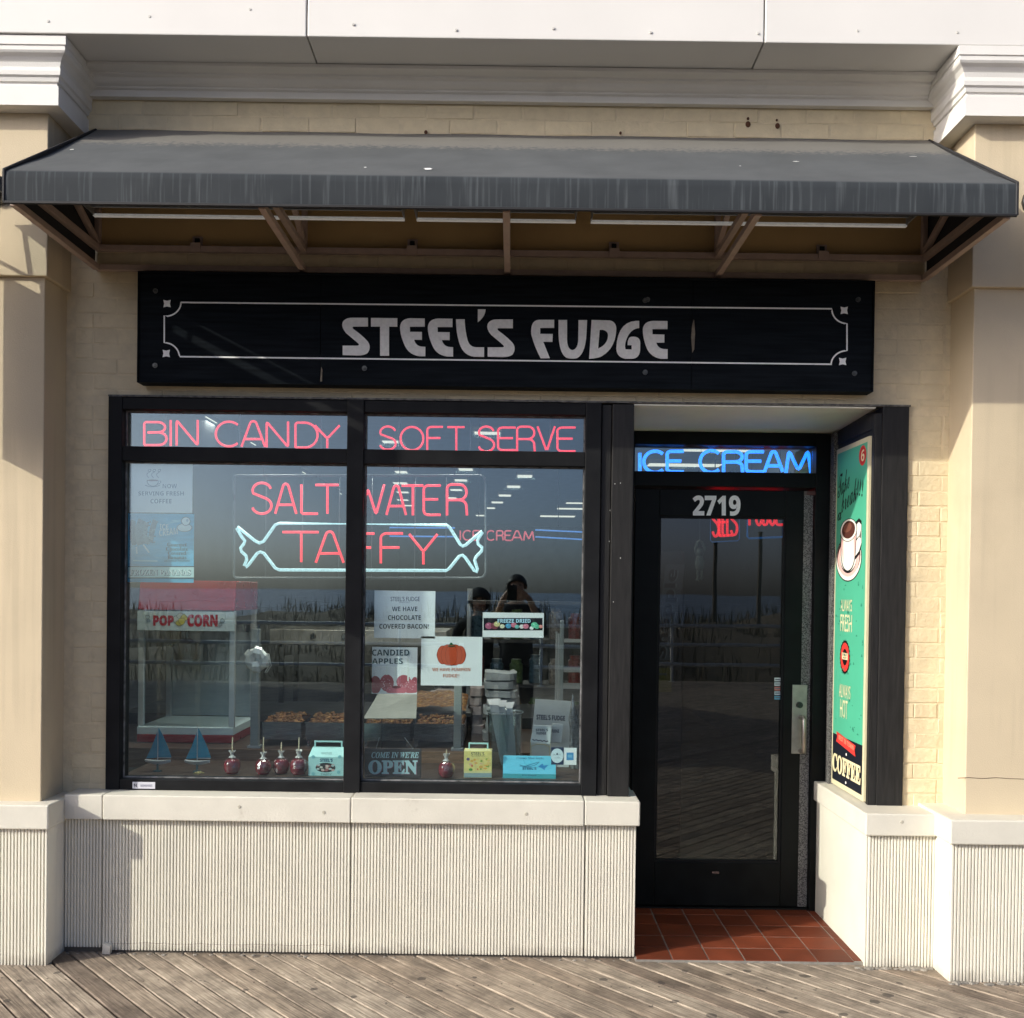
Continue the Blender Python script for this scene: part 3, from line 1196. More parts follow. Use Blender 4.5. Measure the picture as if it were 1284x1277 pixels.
# ---- door frame, transom and the door itself
YD = 5.17
b = MB()
b.box(0.545, 0.606, YD - 0.03, 5.30, 0.0, 2.4105)
b.box(1.513, 1.603, YD - 0.03, 5.30, 0.0, 2.4105)
b.box(0.606, 1.513, YD - 0.03, 5.30, 2.346, 2.4105)
b.box(0.606, 1.513, YD - 0.03, 5.30, 2.138, 2.212)
b.box(0.606, 1.513, YD - 0.02, 5.30, 0.0105, 0.020)
dfm = b.build('door_frame', M_DOORBLK, B, bev=0.003)
b = MB()
b.box(0.607, 1.512, 5.20, 5.206, 2.213, 2.345)
b.build('transom_pane', M_GLASS, dfm)
b = MB()
b.box(0.614, 0.737, YD, 5.215, 0.024, 2.126)
b.box(1.374, 1.464, YD, 5.215, 0.024, 2.126)
b.box(0.737, 1.374, YD, 5.215, 1.991, 2.126)
b.box(0.737, 1.374, YD, 5.215, 0.024, 0.243)
door = b.build('door', M_DOORBLK, B, bev=0.003)
b = MB()
b.box(0.738, 1.373, 5.190, 5.196, 0.244, 1.990)
b.build('pane', M_DGLASS, door)
b = MB()
for x0, x1, z0, z1 in ((0.737, 0.747, 0.243, 1.991), (1.364, 1.374, 0.243, 1.991), (0.747, 1.364, 0.243, 0.253), (0.747, 1.364, 1.981, 1.991)):
    b.box(x0, x1, 5.176, 5.188, z0, z1)
b.build('glazing_bead', M_BLACK, door)
b = MB()
b.box(1.4645, 1.511, YD + 0.003, 5.20, 0.024, 2.105)
b.build('edge_strip', M_SPECK, door)
b = MB()
X0, Z0 = at(992, 945, YD)
X1, Z1 = at(1012, 859, YD)
b.box(X0, X1, YD - 0.006, YD, Z0, Z1)
hp = b.build('handle_plate', pmat('worn_steel_plate', (0.32, 0.32, 0.28), 0.5, metal=0.6, var=0.2, scale=20), door, bev=0.002)
b = MB()
hx, hz0, hz1 = at(1004, 900, YD)[0], at(1004, 941, YD)[1], at(1004, 899, YD)[1]
b.tube([(hx, YD - 0.006, hz1), (hx, YD - 0.05, hz1), (hx, YD - 0.056, hz1 - 0.012), (hx, YD - 0.056, hz0 + 0.012), (hx, YD - 0.05, hz0), (hx, YD - 0.006, hz0)], 0.0105, 10)
b.build('pull_handle', pmat('warm_steel_pull', (0.46, 0.41, 0.36), 0.35, metal=0.8), door, smooth=True)
b = MB()
X, Z = at(1002, 884, YD)
b.tube([(X, YD - 0.006, Z), (X, YD - 0.018, Z)], [0.017, 0.015], 16)
b.tube([(X, YD - 0.018, Z), (X, YD - 0.020, Z)], [0.010, 0.009], 12)
b.build('lock_cylinder', pmat('dark_lock', (0.05, 0.05, 0.05), 0.3, metal=0.8), door, smooth=False)
sh = Sheet(plane_at(YD - 0.0006), (0, -1, 0))
sh.text('2719', 868.5, 621.5, 928.5, 647, ink(248, 248, 246), BOLD, 'house_number', off=0.022)
sh.done(door)
b = MB()
X, Z = at(897, 1094, YD)
b.box(X - 0.018, X + 0.018, YD - 0.004, YD, Z - 0.005, Z + 0.005)
b.build('mail_latch', M_STEEL, door)

# ---- interior shell
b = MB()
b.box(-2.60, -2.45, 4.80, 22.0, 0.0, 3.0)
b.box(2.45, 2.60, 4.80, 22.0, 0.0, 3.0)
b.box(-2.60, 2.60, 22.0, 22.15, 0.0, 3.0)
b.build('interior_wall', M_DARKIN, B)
b = MB()
b.box(-2.6, 2.6, 4.752, 22.15, 3.0, 3.2)
b.build('interior_ceiling', M_CEIL, B)
b = MB()
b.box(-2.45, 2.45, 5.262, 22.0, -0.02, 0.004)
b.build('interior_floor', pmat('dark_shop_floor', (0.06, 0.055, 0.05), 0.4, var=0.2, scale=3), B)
b = MB()
b.box(-2.6, 2.6, 4.752, 22.3, 3.2, 5.0)
b.build('upper_storey', M_STUCCO, B)
for x0, x1 in ((-4.8, -2.53), (2.47, 4.8)):          # the brick wall goes on beyond the piers
    b = MB()
    b.box(x0, x1, 4.58, 4.75, -0.02, 3.86)
    b.build('brick_wall', M_BRICK, B)
# =================================================================== SIGN BOARD
SX0, SX1, SZ0, SZ1 = -1.642, 1.557, 2.499, 2.966
sg = thing('shop_sign', 'long black fascia sign with pale lettering above window and door', 'sign', (-0.04, 4.5, SZ0))
j1, j2 = at(402, 415, 4.49)[0], at(868, 420, 4.49)[0]
for x0, x1, d in ((SX0, j1, 0.0), (j1, j2, 0.001), (j2, SX1, 0.0)):
    b = MB()
    b.box(x0 + 0.0008, x1 - 0.0008, 4.488 + d, 4.563, SZ0, SZ1)
    b.build('board', M_SIGN, sg, bev=0.002)
b = MB()
e = 0.02
b.box(SX0 - e * 0.3, SX1 + e * 0.3, 4.480, 4.563, SZ1 + 0.0005, SZ1 + 0.008)
b.box(SX0 - e * 0.3, SX1 + e * 0.3, 4.480, 4.563, SZ0 - 0.008, SZ0 - 0.0005)
b.box(SX0 - e * 0.3, SX0 - 0.0005, 4.480, 4.563, SZ0 - 0.0005, SZ1 + 0.0005)
b.box(SX1 + 0.0005, SX1 + e * 0.3, 4.480, 4.563, SZ0 - 0.0005, SZ1 + 0.0005)
b.build('edge_frame', M_SIGN, sg, bev=0.001)


def bez(p0, p1, p2, n=7):
    return [((1 - t) ** 2 * p0[0] + 2 * t * (1 - t) * p1[0] + t * t * p2[0], (1 - t) ** 2 * p0[1] + 2 * t * (1 - t) * p1[1] + t * t * p2[1]) for t in [i / n for i in range(1, n + 1)]]


def path(*segs):
    """('L',(x,y)) straight or ('Q',(ctrl),(end)) curved"""
    pts = [segs[0]]
    for s_ in segs[1:]:
        if isinstance(s_[0], tuple):
            pts += bez(pts[-1], s_[0], s_[1])
        else:
            pts.append(s_)
    return pts


# outlines measured in the enlarged photograph
G1 = {  # 410,370 scale 5.35
    's1': path((275, 155), (275, 213), (178, 213), ((165, 218), (180, 232)), ((240, 275), (275, 315)), ((300, 352), (272, 390)), ((250, 408), (200, 407)), (106, 404), (106, 342), (205, 342), ((222, 340), (210, 326)), ((175, 295), (130, 258)), ((92, 215), (108, 182)), ((125, 155), (170, 155))),
    't': path((296, 156), (472, 158), (472, 214), (417, 213), (417, 409), (357, 409), (357, 213), (296, 213)),
    'e1': path((656, 160), (656, 214), (556, 214), (557, 249), (637, 250), (637, 302), (585, 301), ((597, 347), (640, 349)), (660, 350), (660, 412), (620, 412), ((545, 400), (520, 335)), ((490, 270), (491, 215)), ((495, 162), (560, 158))),
    'l': path((866, 165), (924, 165), ((925, 225), (940, 290)), ((950, 350), (1000, 353)), (1054, 353), (1054, 417), (985, 415), ((915, 405), (890, 330)), ((866, 260), (866, 165))),
    'ap': path((1012, 98), (1064, 99), ((1062, 145), (1012, 184))),
}
G1['e2'] = [(x + 186, y + 2) for x, y in G1['e1']]
G1['s2'] = [(x + 972, y + 11) for x, y in G1['s1']]
G2 = {  # 630,370 scale 5.136
    'f': path((333, 162), (333, 213), (243, 213), (243, 252), (324, 253), (322, 303), (262, 302), (305, 409), (246, 409), ((205, 330), (186, 255)), ((178, 165), (235, 162))),
    'u': path((361, 163), (416, 163), (416, 290), ((418, 352), (450, 357)), ((485, 352), (488, 290)), (490, 164), (545, 164), (541, 250), ((535, 380), (480, 408)), ((440, 416), (410, 404)), ((365, 375), (361, 250))),
    'g': path((880, 169), (880, 214), ((835, 217), (810, 262)), ((780, 320), (793, 352)), (832, 353), (832, 324), (806, 324), ((805, 275), (830, 271)), ((886, 266), (887, 310)), (886, 360), ((880, 412), (830, 412)), (790, 412), ((735, 400), (733, 345)), ((740, 175), (860, 169))),
    'e': path((1062, 170), (1062, 221), (965, 221), (966, 255), (1042, 257), (1042, 308), (990, 308), ((1000, 347), (1040, 350)), (1063, 351), (1063, 412), (1020, 412), ((950, 400), (926, 335)), ((903, 270), (904, 220)), ((910, 172), (970, 169))),
}
D_OUT = path((574, 163), (690, 166), ((738, 175), (732, 235)), ((725, 345), (640, 395)), ((605, 412), (558, 411)))
D_IN = path((626, 225), ((680, 222), (680, 262)), ((678, 320), (616, 347)))
YL = 4.487
FIX_NORMALS[0] = True


def letter(b, pts, ox, oy, sc, y0=YL - 0.004, y1=YL + 0.0005):
    q = [at(ox + x / sc, oy + y / sc, YL) for x, y in pts]
    area = sum(q[i - 1][0] * q[i][1] - q[i][0] * q[i - 1][1] for i in range(len(q)))
    if area < 0:
        q.reverse()
    b.prism(q, y0, y1)


b = MB()
for k in G1:
    letter(b, G1[k], 410, 370, 5.35)
for k in G2:
    letter(b, G2[k], 630, 370, 5.136)
# D with its counter: outline bridged to the hole
letter(b, D_OUT + [D_OUT[0]] + [D_IN[0]] + list(reversed(D_IN[1:])) + [D_IN[0]], 630, 370, 5.136)
b.build('lettering', M_SILVER, sg)
# thin border with scooped corners
Sg = Sheet(plane_at(4.4878), (0, -1, 0), 0.0006)
yT = lambda x: 379.5 + (x - 229) * (386.5 - 378.5) / (1043 - 229)
yBm = lambda x: 447.5 + (x - 229) * (457 - 447.5) / (1040 - 229)


def arc(cx, cy, rx, ry, a0, a1, n=10):
    return [(cx + rx * math.cos(a0 + (a1 - a0) * i / n), cy + ry * math.sin(a0 + (a1 - a0) * i / n)) for i in range(n + 1)]


lineM = ink(240, 241, 240)
top = [(x, yT(x)) for x in (227, 400, 640, 860, 1043)]
bot = [(x, yBm(x)) for x in (1042, 860, 640, 400, 226)]
Sg.line(top + arc(1062, yT(1043) + 0.5, 19, 18, PI, PI / 2)[1:] + [(1062, 440)] + arc(1062, 458, 20, 18, -PI / 2, -PI)[1:] + bot + arc(206, 448, 19, 18, 0, -PI / 2)[1:] + [(206, 396)] + arc(207, 379.5, 20, 17.5, PI / 2, 0)[1:],
        1.9, lineM, 'border', closed=True)
for cx, cy in ((209.5, 381), (208.5, 443.5), (1058.5, 389.5), (1056.5, 453.5)):
    star = []
    for i in range(8):
        a = PI / 4 + i * PI / 4
        r_ = 6.6 if i % 2 == 0 else 3.6
        star.append((cx + r_ * math.cos(-a), cy + r_ * math.sin(-a)))
    so_ = Sheet(plane_at(4.4878), (0, -1, 0), 0.0006)
    so_.poly(star, lineM, 'ornament')
    so_.done(sg)
Sg.done(sg)
b = MB()
for px, py in ((195, 365), (194.5, 458.5), (1076, 376), (1071.5, 468.5), (457, 462), (812, 376), (809, 467), (809, 377)):
    X, Z = at(px, py, 4.487)
    b = MB()
    b.tube([(X, 4.4885, Z), (X, 4.483, Z)], 0.011, 14)
    b.tube([(X, 4.483, Z), (X, 4.4795, Z)], [0.007, 0.005], 10)
    b.build('bolt', pmat('dull_bolt', (0.10, 0.10, 0.09), 0.4, metal=0.7, var=0.4, scale=60), sg)
b = MB()                                            # split paint at the right joint
X, Z = at(869, 421, 4.487)
b.prism([(X - 0.008, Z - 0.005), (X - 0.002, Z - 0.075), (X + 0.006, Z - 0.06), (X + 0.009, Z + 0.01), (X + 0.003, Z + 0.07), (X - 0.004, Z + 0.05)], 4.4855, 4.489)
fillM = pmat('bare_filler', (0.20, 0.17, 0.13), 0.8, var=0.3, scale=40)
b.build('bare_filler', fillM, sg)
b = MB()
X, Z = at(403, 470, 4.487)
b.prism([(X - 0.005, Z - 0.03), (X + 0.003, Z - 0.03), (X + 0.004, Z + 0.02), (X - 0.001, Z + 0.034)], 4.4855, 4.489)
b.build('bare_filler', fillM, sg)

# =================================================================== AWNING
AX0, AX1, AYF, AZB, AZV, AZT = -1.866, 1.816, 3.742, 2.992, 3.108, 3.617
aw = thing('awning', 'grey canvas awning on a beige tube frame over the shop sign', 'awning', (-0.025, 4.5, 2.99))


def awning_canvas():
    m, nt, p = nodes_of('streaked_awning_canvas')
    N, L = nt.nodes.new, nt.links.new
    ge = N('ShaderNodeNewGeometry')
    tc = N('ShaderNodeTexCoord')
    mp = N('ShaderNodeMapping')
    mp.inputs['Scale'].default_value = (80, 3, 3.2)
    L(tc.outputs['Object'], mp.inputs[0])
    n1 = N('ShaderNodeTexNoise')
    n1.inputs['Scale'].default_value = 1.0
    n1.inputs['Detail'].default_value = 4
    L(mp.outputs[0], n1.inputs[0])
    r1 = N('ShaderNodeMapRange')
    r1.inputs[1].default_value, r1.inputs[2].default_value = 0.52, 0.72
    L(n1.outputs[0], r1.inputs[0])
    sx = N('ShaderNodeSeparateXYZ')
    L(tc.outputs['Object'], sx.inputs[0])
    # salt runs only on the hanging front
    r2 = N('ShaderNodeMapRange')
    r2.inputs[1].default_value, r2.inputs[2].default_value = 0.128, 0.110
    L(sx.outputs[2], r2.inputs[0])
    mu = N('ShaderNodeMath')
    mu.operation = 'MULTIPLY'
    L(r1.outputs[0], mu.inputs[0])
    L(r2.outputs[0], mu.inputs[1])
    n2 = N('ShaderNodeTexNoise')
    n2.inputs['Scale'].default_value = 5
    n2.inputs['Detail'].default_value = 8
    L(tc.outputs['Object'], n2.inputs[0])
    c0 = N('ShaderNodeValToRGB')
    e = c0.color_ramp.elements
    e[0].position, e[1].position = 0.3, 0.7
    e[0].color, e[1].color = (0.054, 0.059, 0.065, 1), (0.066, 0.072, 0.079, 1)
    L(n2.outputs[0], c0.inputs[0])
    cb = N('ShaderNodeMixRGB')
    cb.blend_type = 'MULTIPLY'
    cb.inputs[0].default_value = 1.0
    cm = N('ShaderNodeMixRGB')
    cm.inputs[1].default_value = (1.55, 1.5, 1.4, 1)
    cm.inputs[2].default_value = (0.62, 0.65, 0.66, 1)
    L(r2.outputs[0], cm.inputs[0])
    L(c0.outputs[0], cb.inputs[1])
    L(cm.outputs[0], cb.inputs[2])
    # dust that has settled near the wall, with a grainy edge
    n3 = N('ShaderNodeTexNoise')
    n3.inputs['Scale'].default_value = 45
    n3.inputs['Detail'].default_value = 6
    L(tc.outputs['Object'], n3.inputs[0])
    ad = N('ShaderNodeMath')
    ad.operation = 'MULTIPLY_ADD'
    ad.inputs[1].default_value = 0.16
    L(n3.outputs[0], ad.inputs[0])
    L(sx.outputs[2], ad.inputs[2])
    r3 = N('ShaderNodeMapRange')
    r3.inputs[1].default_value, r3.inputs[2].default_value = 0.525, 0.57
    r3.inputs[4].default_value = 0.75
    L(ad.outputs[0], r3.inputs[0])
    m1 = N('ShaderNodeMixRGB')
    L(r3.outputs[0], m1.inputs[0])
    L(cb.outputs[0], m1.inputs[1])
    m1.inputs[2].default_value = (0.19, 0.18, 0.16, 1)
    m2 = N('ShaderNodeMixRGB')
    m2f = N('ShaderNodeMath')
    m2f.operation = 'MULTIPLY'
    m2f.inputs[1].default_value = 0.75
    L(mu.outputs[0], m2f.inputs[0])
    L(m2f.outputs[0], m2.inputs[0])
    L(m1.outputs[0], m2.inputs[1])
    m2.inputs[2].default_value = (0.088, 0.098, 0.105, 1)
    L(m2.outputs[0], p.inputs['Base Color'])
    p.inputs['Roughness'].default_value = 0.7
    p.inputs['Specular IOR Level'].default_value = 0.12
    nb = N('ShaderNodeTexNoise')
    nb.inputs['Scale'].default_value = 3.2
    nb.inputs['Detail'].default_value = 3
    L(tc.outputs['Object'], nb.inputs[0])
    bu = N('ShaderNodeBump')
    bu.inputs['Distance'].default_value = 0.012
    L(nb.outputs[0], bu.inputs['Height'])
    L(bu.outputs[0], p.inputs['Normal'])
    return m


M_CANVAS = awning_canvas()
b = MB()                                             # sloping top and hanging front as one cloth with a little sag
nx, ny = 48, 12
pr_ = [(AYF + 0.001, AZB), (AYF, AZB + 0.03), (AYF, AZV - 0.03), (AYF + 0.002, AZV - 0.006), (AYF + 0.008, AZV)]
for j in range(1, ny + 1):
    t = j / ny
    pr_.append((AYF + 0.008 + (4.556 - AYF - 0.008) * t, AZV + (AZT - AZV) * t - 0.012 * math.sin(PI * t)))
vs, fs = [], []
for th in (0.0, 0.0025):
    for i in range(nx + 1):
        x = AX0 + (AX1 - AX0) * i / nx
        for k, (y, z_) in enumerate(pr_):
            w = 0.0016 * math.sin(x * 9 + k) * (1 if k > 4 else 0.5)
            vs.append((x, y + th, z_ - th + w * (k > 4)))
np_ = len(pr_)
half = (nx + 1) * np_
for o in (0, half):
    for i in range(nx):
        for k in range(np_ - 1):
            a = o + i * np_ + k
            fs.append((a, a + np_, a + np_ + 1, a + 1) if o == 0 else (a, a + 1, a + np_ + 1, a + np_))
b.add(vs, fs)
FIX_NORMALS[0] = False
b.build('canopy', M_CANVAS, aw, smooth=True)
FIX_NORMALS[0] = True
for sd, x in ((-1, AX0), (1, AX1)):
    b = MB()
    b.prismx([(AYF + 0.004, AZB + 0.014), (4.556, AZB + 0.03), (4.556, AZT - 0.001), (AYF + 0.004, AZV + 0.001), (AYF + 0.003, AZV - 0.01)], x - 0.001 if sd < 0 else x - 0.0015, x + 0.0015 if sd < 0 else x + 0.001)
    b.build('side_panel', pmat('black_awning_canvas', (0.020, 0.021, 0.024), 0.8, var=0.2), aw)
    b = MB()                                         # welt along the edges
    b.tube([(x, AYF, AZB), (x, AYF, AZV), (x, 4.556, AZT)], 0.0055, 6)
    b.build('edge_welt', pmat('black_welt', (0.012, 0.012, 0.014), 0.7), aw)
b = MB()
b.tube([(AX0, AYF + 0.002, AZB - 0.001), (AX1, AYF + 0.002, AZB - 0.001)], 0.007, 6)
b.build('hem', pmat('black_welt', (0.012, 0.012, 0.014), 0.7), aw)
t_ = 0.026
for z_ in (3.006, 3.092):
    b = MB()
    b.bar((AX0 + 0.01, 4.545, z_), (AX1 - 0.01, 4.545, z_), t_, t_)
    b.build('wall_rail', M_BAR, aw, bev=0.002)
b = MB()
b.bar((AX0 + 0.01, AYF + 0.022, 3.010), (AX1 - 0.01, AYF + 0.022, 3.010), t_, t_)
b.bar((AX0 + 0.01, AYF + 0.030, 3.085), (AX1 - 0.01, AYF + 0.030, 3.085), t_, t_)
b.build('front_rail', M_BAR, aw, bev=0.002)
for x in (AX0 + 0.018, at(381, 343, 4.54)[0], at(636, 347, 4.54)[0], at(899, 347, 4.54)[0], AX1 - 0.018):
    b = MB()
    b.bar((x, AYF + 0.036, 3.004), (x, 4.531, 3.004), t_, t_)
    b.bar((x, AYF + 0.044, 3.087), (x, 4.531, 3.092), t_, t_)
    b.bar((x, 4.545, 3.106), (x, 4.545, 3.55), t_, t_ * 0.9)
    b.bar((x, 4.10, 3.30), (x, 4.53, 3.118), t_ * 0.9, t_ * 0.9)
    b.bar((x, AYF + 0.07, 3.088), (x, 4.53, 3.545), t_ * 0.9, t_ * 0.9)
    b.build('frame_arm', M_BAR, aw, bev=0.002)
for px in (247, 517, 770, 1031):
    X, Z = at(px, 315, 4.55)
    b = MB()
    b.box(X - 0.022, X + 0.022, 4.556, 4.568, 3.10, 3.152)
    b.box(X - 0.022, X + 0.022, 4.524, 4.5305, 3.075, 3.115)
    b.box(X - 0.010, X + 0.010, 4.548, 4.556, 3.118, 3.142, pmat('dark_hole', (0.01, 0.01, 0.01), 0.9))
    b.mats.insert(0, M_BAR)
    b.mi = [0] * 12 + [1] * 6
    b.build('bracket', None, aw)
# bird lime on the canvas
bl = MB()
FIX_NORMALS[0] = False
for px, py, w, h in ((537, 211, 12, 5), (458, 209, 4, 2), (90, 185, 6, 2.5), (998, 200, 9, 2), (1146, 194, 12, 1), (928, 206, 3, 1.2)):
    # where the line of sight meets the slope
    d = ray(px, py)
    sl_ = (AZT - AZV) / (4.556 - AYF - 0.008)
    k = (AZV - sl_ * (AYF + 0.008) - 1.6) / (d.z - sl_ * d.y)
    X, Y = d.x * k, d.y * k
    Z = AZV + sl_ * (Y - AYF - 0.008)
    t = (Y - AYF - 0.008) / (4.556 - AYF - 0.008)
    Z -= 0.012 * math.sin(PI * t) - 0.0035
    ww, hh = w / 1286 * Y / 2, h / 1286 * Y / 2 * 2.2
    pts = []
    for i in range(11):
        a = 2 * PI * i / 11
        q = random.uniform(0.6, 1.15)
        pts.append((X + ww * q * math.cos(a), Y + hh * q * math.sin(a), Z + sl_ * hh * q * math.sin(a)))
    bl = MB()
    bl.add(pts, [tuple(range(11))])
    bl.build('bird_dropping', pmat('bird_lime', (0.72, 0.72, 0.69), 0.8), aw)
FIX_NORMALS[0] = True

# strip lights under the canopy
fixM = pmat('galvanised_reflector', (0.34, 0.35, 0.36), 0.35, metal=0.7, var=0.3, scale=14, stretch=(0.4, 10, 1))
lipM = glow('glowing_lens_edge', (1.0, 0.98, 0.92), 0.09)  # weak emission added to make the lip show pale
lensM = glow('prismatic_lens', (0.9, 0.95, 1.0), 0.05)  # weak emission stands in for light bounced onto the lens
whM = pmat('white_enamel', (0.74, 0.74, 0.72), 0.4, var=0.05)
for i, (p0, p1, lab) in enumerate(((118, 508, 'silver strip light under the awning nearest the left pier'), (522, 722, 'short silver strip light under the middle of the awning'),
                                   (740, 1136, 'long silver strip light under the awning nearest the right pier'))):
    yb_ = 4.30
    x0, zb = at(p0, 288, yb_)
    x1, _ = at(p1, 288, yb_)
    zb = 3.143
    o = thing('strip_light', lab, 'light fixture', ((x0 + x1) / 2, 4.2, zb), 'strip lights under the awning')
    b = MB()
    b.box(x0, x1, 4.10, yb_ - 0.012, zb + 0.045, zb + 0.07)
    b.box(x0, x1, 4.10, 4.108, zb + 0.0, zb + 0.045)
    for k in range(4):
        b.box(x0 + 0.01, x1 - 0.01, 4.125 + 0.04 * k, 4.131 + 0.04 * k, zb + 0.020, zb + 0.045)
    b.box(x0, x0 + 0.006, 4.108, yb_ - 0.012, zb + 0.004, zb + 0.045)
    b.box(x1 - 0.006, x1, 4.108, yb_ - 0.012, zb + 0.004, zb + 0.045)
    b.build('reflector', fixM, o)
    b = MB()
    b.box(x0 + 0.002, x1 - 0.002, yb_ - 0.012, yb_, zb - 0.004, zb + 0.009)
    b.box(x0 + 0.002, x1 - 0.002, yb_ - 0.02, yb_ - 0.012, zb - 0.004, zb)
    b.build('lip', lipM, o, bev=0.001)
    b = MB()
    b.box(x0 + 0.03, x1 - 0.03, 4.112, 4.122, zb + 0.002, zb + 0.044)
    b.build('lens', lensM, o)
    for k in (0.25, 0.75):
        b = MB()
        xx = x0 + (x1 - x0) * k
        b.tube([(xx, 4.2, zb + 0.07), (xx, 4.2, 3.362)], 0.006, 6)
        b.build('hanger', M_ALU, o)

# =================================================================== LANTERNS, ADDED SHADOW SIGN (just outside the picture, they throw the shadows on the left pier)
ironM = pmat('black_wrought_iron', (0.012, 0.012, 0.012), 0.5, var=0.3)


def lantern(x, ys, label):
    o = thing('wall_lantern', label, 'lantern', (x, ys, 3.25), 'lanterns on the piers')
    b = MB()
    b.tube([(x, ys, 3.26), (x, ys - 0.02, 3.26)], 0.06, 12)
    b.tube([(x, ys - 0.01, 3.30), (x, ys - 0.45, 3.36)], 0.011, 8)
    sc = []
    for i in range(26):
        t = i / 25
        a = 0.3 + t * 4.2 * PI / 2
        r_ = 0.16 * (1 - 0.75 * t)
        sc.append((x, ys - 0.19 - r_ * math.cos(a), 3.22 - r_ * math.sin(a) * 0.8 + 0.03))
    b.tube(sc, 0.009, 6)
    b.build('bracket', ironM, o, smooth=True)
    b = MB()
    c = (x, ys - 0.17, 2.92)
    b.lathe([(0.05, 0), (0.085, 0.012), (0.085, 0.03), (0.02, 0.03)], c, 6)
    b.lathe([(0.10, 0.25), (0.115, 0.262), (0.03, 0.34), (0.012, 0.40)], c, 6)
    for i in range(6):
        a = i * PI / 3
        b.tube([(c[0] + 0.078 * math.cos(a), c[1] + 0.078 * math.sin(a), c[2] + 0.03), (c[0] + 0.095 * math.cos(a), c[1] + 0.095 * math.sin(a), c[2] + 0.255)], 0.006, 5)
    b.build('cage', ironM, o)
    b = MB()
    b.lathe([(0.074, 0.032), (0.09, 0.25)], c, 6)
    b.build('pane', M_CLEAR, o)


lantern(-2.19, 4.34, 'black wrought iron lantern on the left pier')
lantern(2.175, 4.325, 'black wrought iron lantern on the right pier')
bn = thing('shadow_sign', 'added unseen navy sign with slits, casting shadows beside the left pier', 'sign', (-2.4525, 3.85, 2.28))  # unseen, added to cast shadows; gaps between bars shape light streaks
b = MB()
b.box(-2.458, -2.447, 3.50, 4.06, 2.28, 3.192)
b.box(-2.458, -2.447, 4.0605, 4.205, 2.28, 3.05)
b.build('board', pmat('navy_sign_paint', (0.03, 0.04, 0.08), 0.6), bn)
for z0, z1 in ((3.232, 3.280), (3.304, 3.46)):
    b = MB()
    b.box(-2.456, -2.449, 3.50, 3.972, z0, z1)
    b.build('bar', ironM, bn)
b = MB()
b.box(-2.457, -2.448, 3.9725, 4.06, 3.1955, 3.46)
b.build('upright', ironM, bn)
b = MB()
b.tube([(-2.4525, 4.06, 3.10), (-2.4525, 4.342, 3.10)], 0.009, 6)
b.build('rod', ironM, bn)
# =================================================================== COFFEE POSTER on the right side of the recess
XP = 1.590
cor = [atX(*p, XP) for p in ((1053, 574), (1102, 559), (1093, 1003), (1041, 972))]
yb_, yf_ = 5.062, 4.600
zt_, zb_ = 2.318, 0.676
po = thing('poster', 'tall green coffee poster with cup and saucer on the doorway side', 'poster', (XP, 4.83, zb_))
b = MB()
b.box(XP, XP + 0.0135, yf_, yb_, zb_, zt_)
b.build('board', pmat('cream_poster_border', lin(214, 205, 170), 0.5, var=0.03), po, bev=0.001)


def PX(px, py):
    """measured point -> poster, bounded by its corners (bilinear in the photograph)"""
    y, z_ = atX(px, py, XP)
    return (XP, y, z_)


def PU(u, v):
    """u from the door side (0) to the street side (1), v from the top (0) to the bottom (1)"""
    return (XP, yb_ + (yf_ - yb_) * u, zt_ + (zb_ - zt_) * v)


ps = Sheet(PU, (-1, 0, 0), 0.0004, 0.0003)
green = pmat('poster_green', lin(78, 176, 142), 0.55, var=0.05, scale=6, col2=lin(62, 150, 120), cover=0.63, edge=0.04)
navy, cream, red, blk = ink(16, 22, 34), ink(232, 218, 176), ink(214, 58, 52), ink(16, 14, 14)
white, pink, brown = ink(240, 236, 226), ink(232, 186, 178), ink(84, 46, 38)
ps.poly([(0.035, 0.848), (0.955, 0.848), (0.955, 0.014), (0.035, 0.014)], green)
ps.poly([(0.035, 0.985), (0.955, 0.985), (0.955, 0.848), (0.035, 0.848)], navy)
# round emblem top right
ps.ell(0.82, 0.047, 0.105, 0.028, red)
ps.ell(0.82, 0.047, 0.088, 0.0235, ink(190, 44, 40))
ps.text('6', 0.775, 0.031, 0.87, 0.063, cream, BOLD)
# handwriting
ps.text('Take', 0.06, 0.082, 0.44, 0.148, blk, SCRIPT, slope=-0.06, off=0.006)
ps.text('a', 0.07, 0.190, 0.20, 0.214, blk, SCRIPT, off=0.006)
ps.text('break', 0.20, 0.130, 0.66, 0.194, blk, SCRIPT, slope=-0.06, off=0.006)
for u in (0.69, 0.76, 0.83):
    ps.line([(u + 0.02, 0.112 + 0.05 * (u - 0.69)), (u, 0.140 + 0.05 * (u - 0.69))], 0.022, blk)
    ps.ell(u - 0.008, 0.150 + 0.05 * (u - 0.69), 0.018, 0.0045, blk, n=10)
# saucer and cup
ps.ell(0.445, 0.329, 0.405, 0.0675, blk)
ps.ell(0.445, 0.3285, 0.385, 0.0645, white)
ps.ell(0.445, 0.322, 0.365, 0.058, brown)
ps.ell(0.445, 0.328, 0.335, 0.054, pink)
ps.ell(0.445, 0.331, 0.250, 0.041, blk)
ps.ell(0.445, 0.3275, 0.250, 0.040, white)
hd_ = [(0.66, 0.258), (0.75, 0.250), (0.815, 0.258), (0.82, 0.272), (0.76, 0.292), (0.65, 0.305)]
ps.line(hd_, 0.062, blk)
ps.line(hd_, 0.040, white)
ps.poly(path((0.175, 0.250), (0.205, 0.318), ((0.24, 0.367), (0.435, 0.369)), ((0.63, 0.367), (0.665, 0.318)), (0.695, 0.250)), blk)
ps.poly(path((0.195, 0.250), (0.225, 0.318), ((0.26, 0.362), (0.435, 0.364)), ((0.61, 0.362), (0.645, 0.318)), (0.675, 0.250)), white)
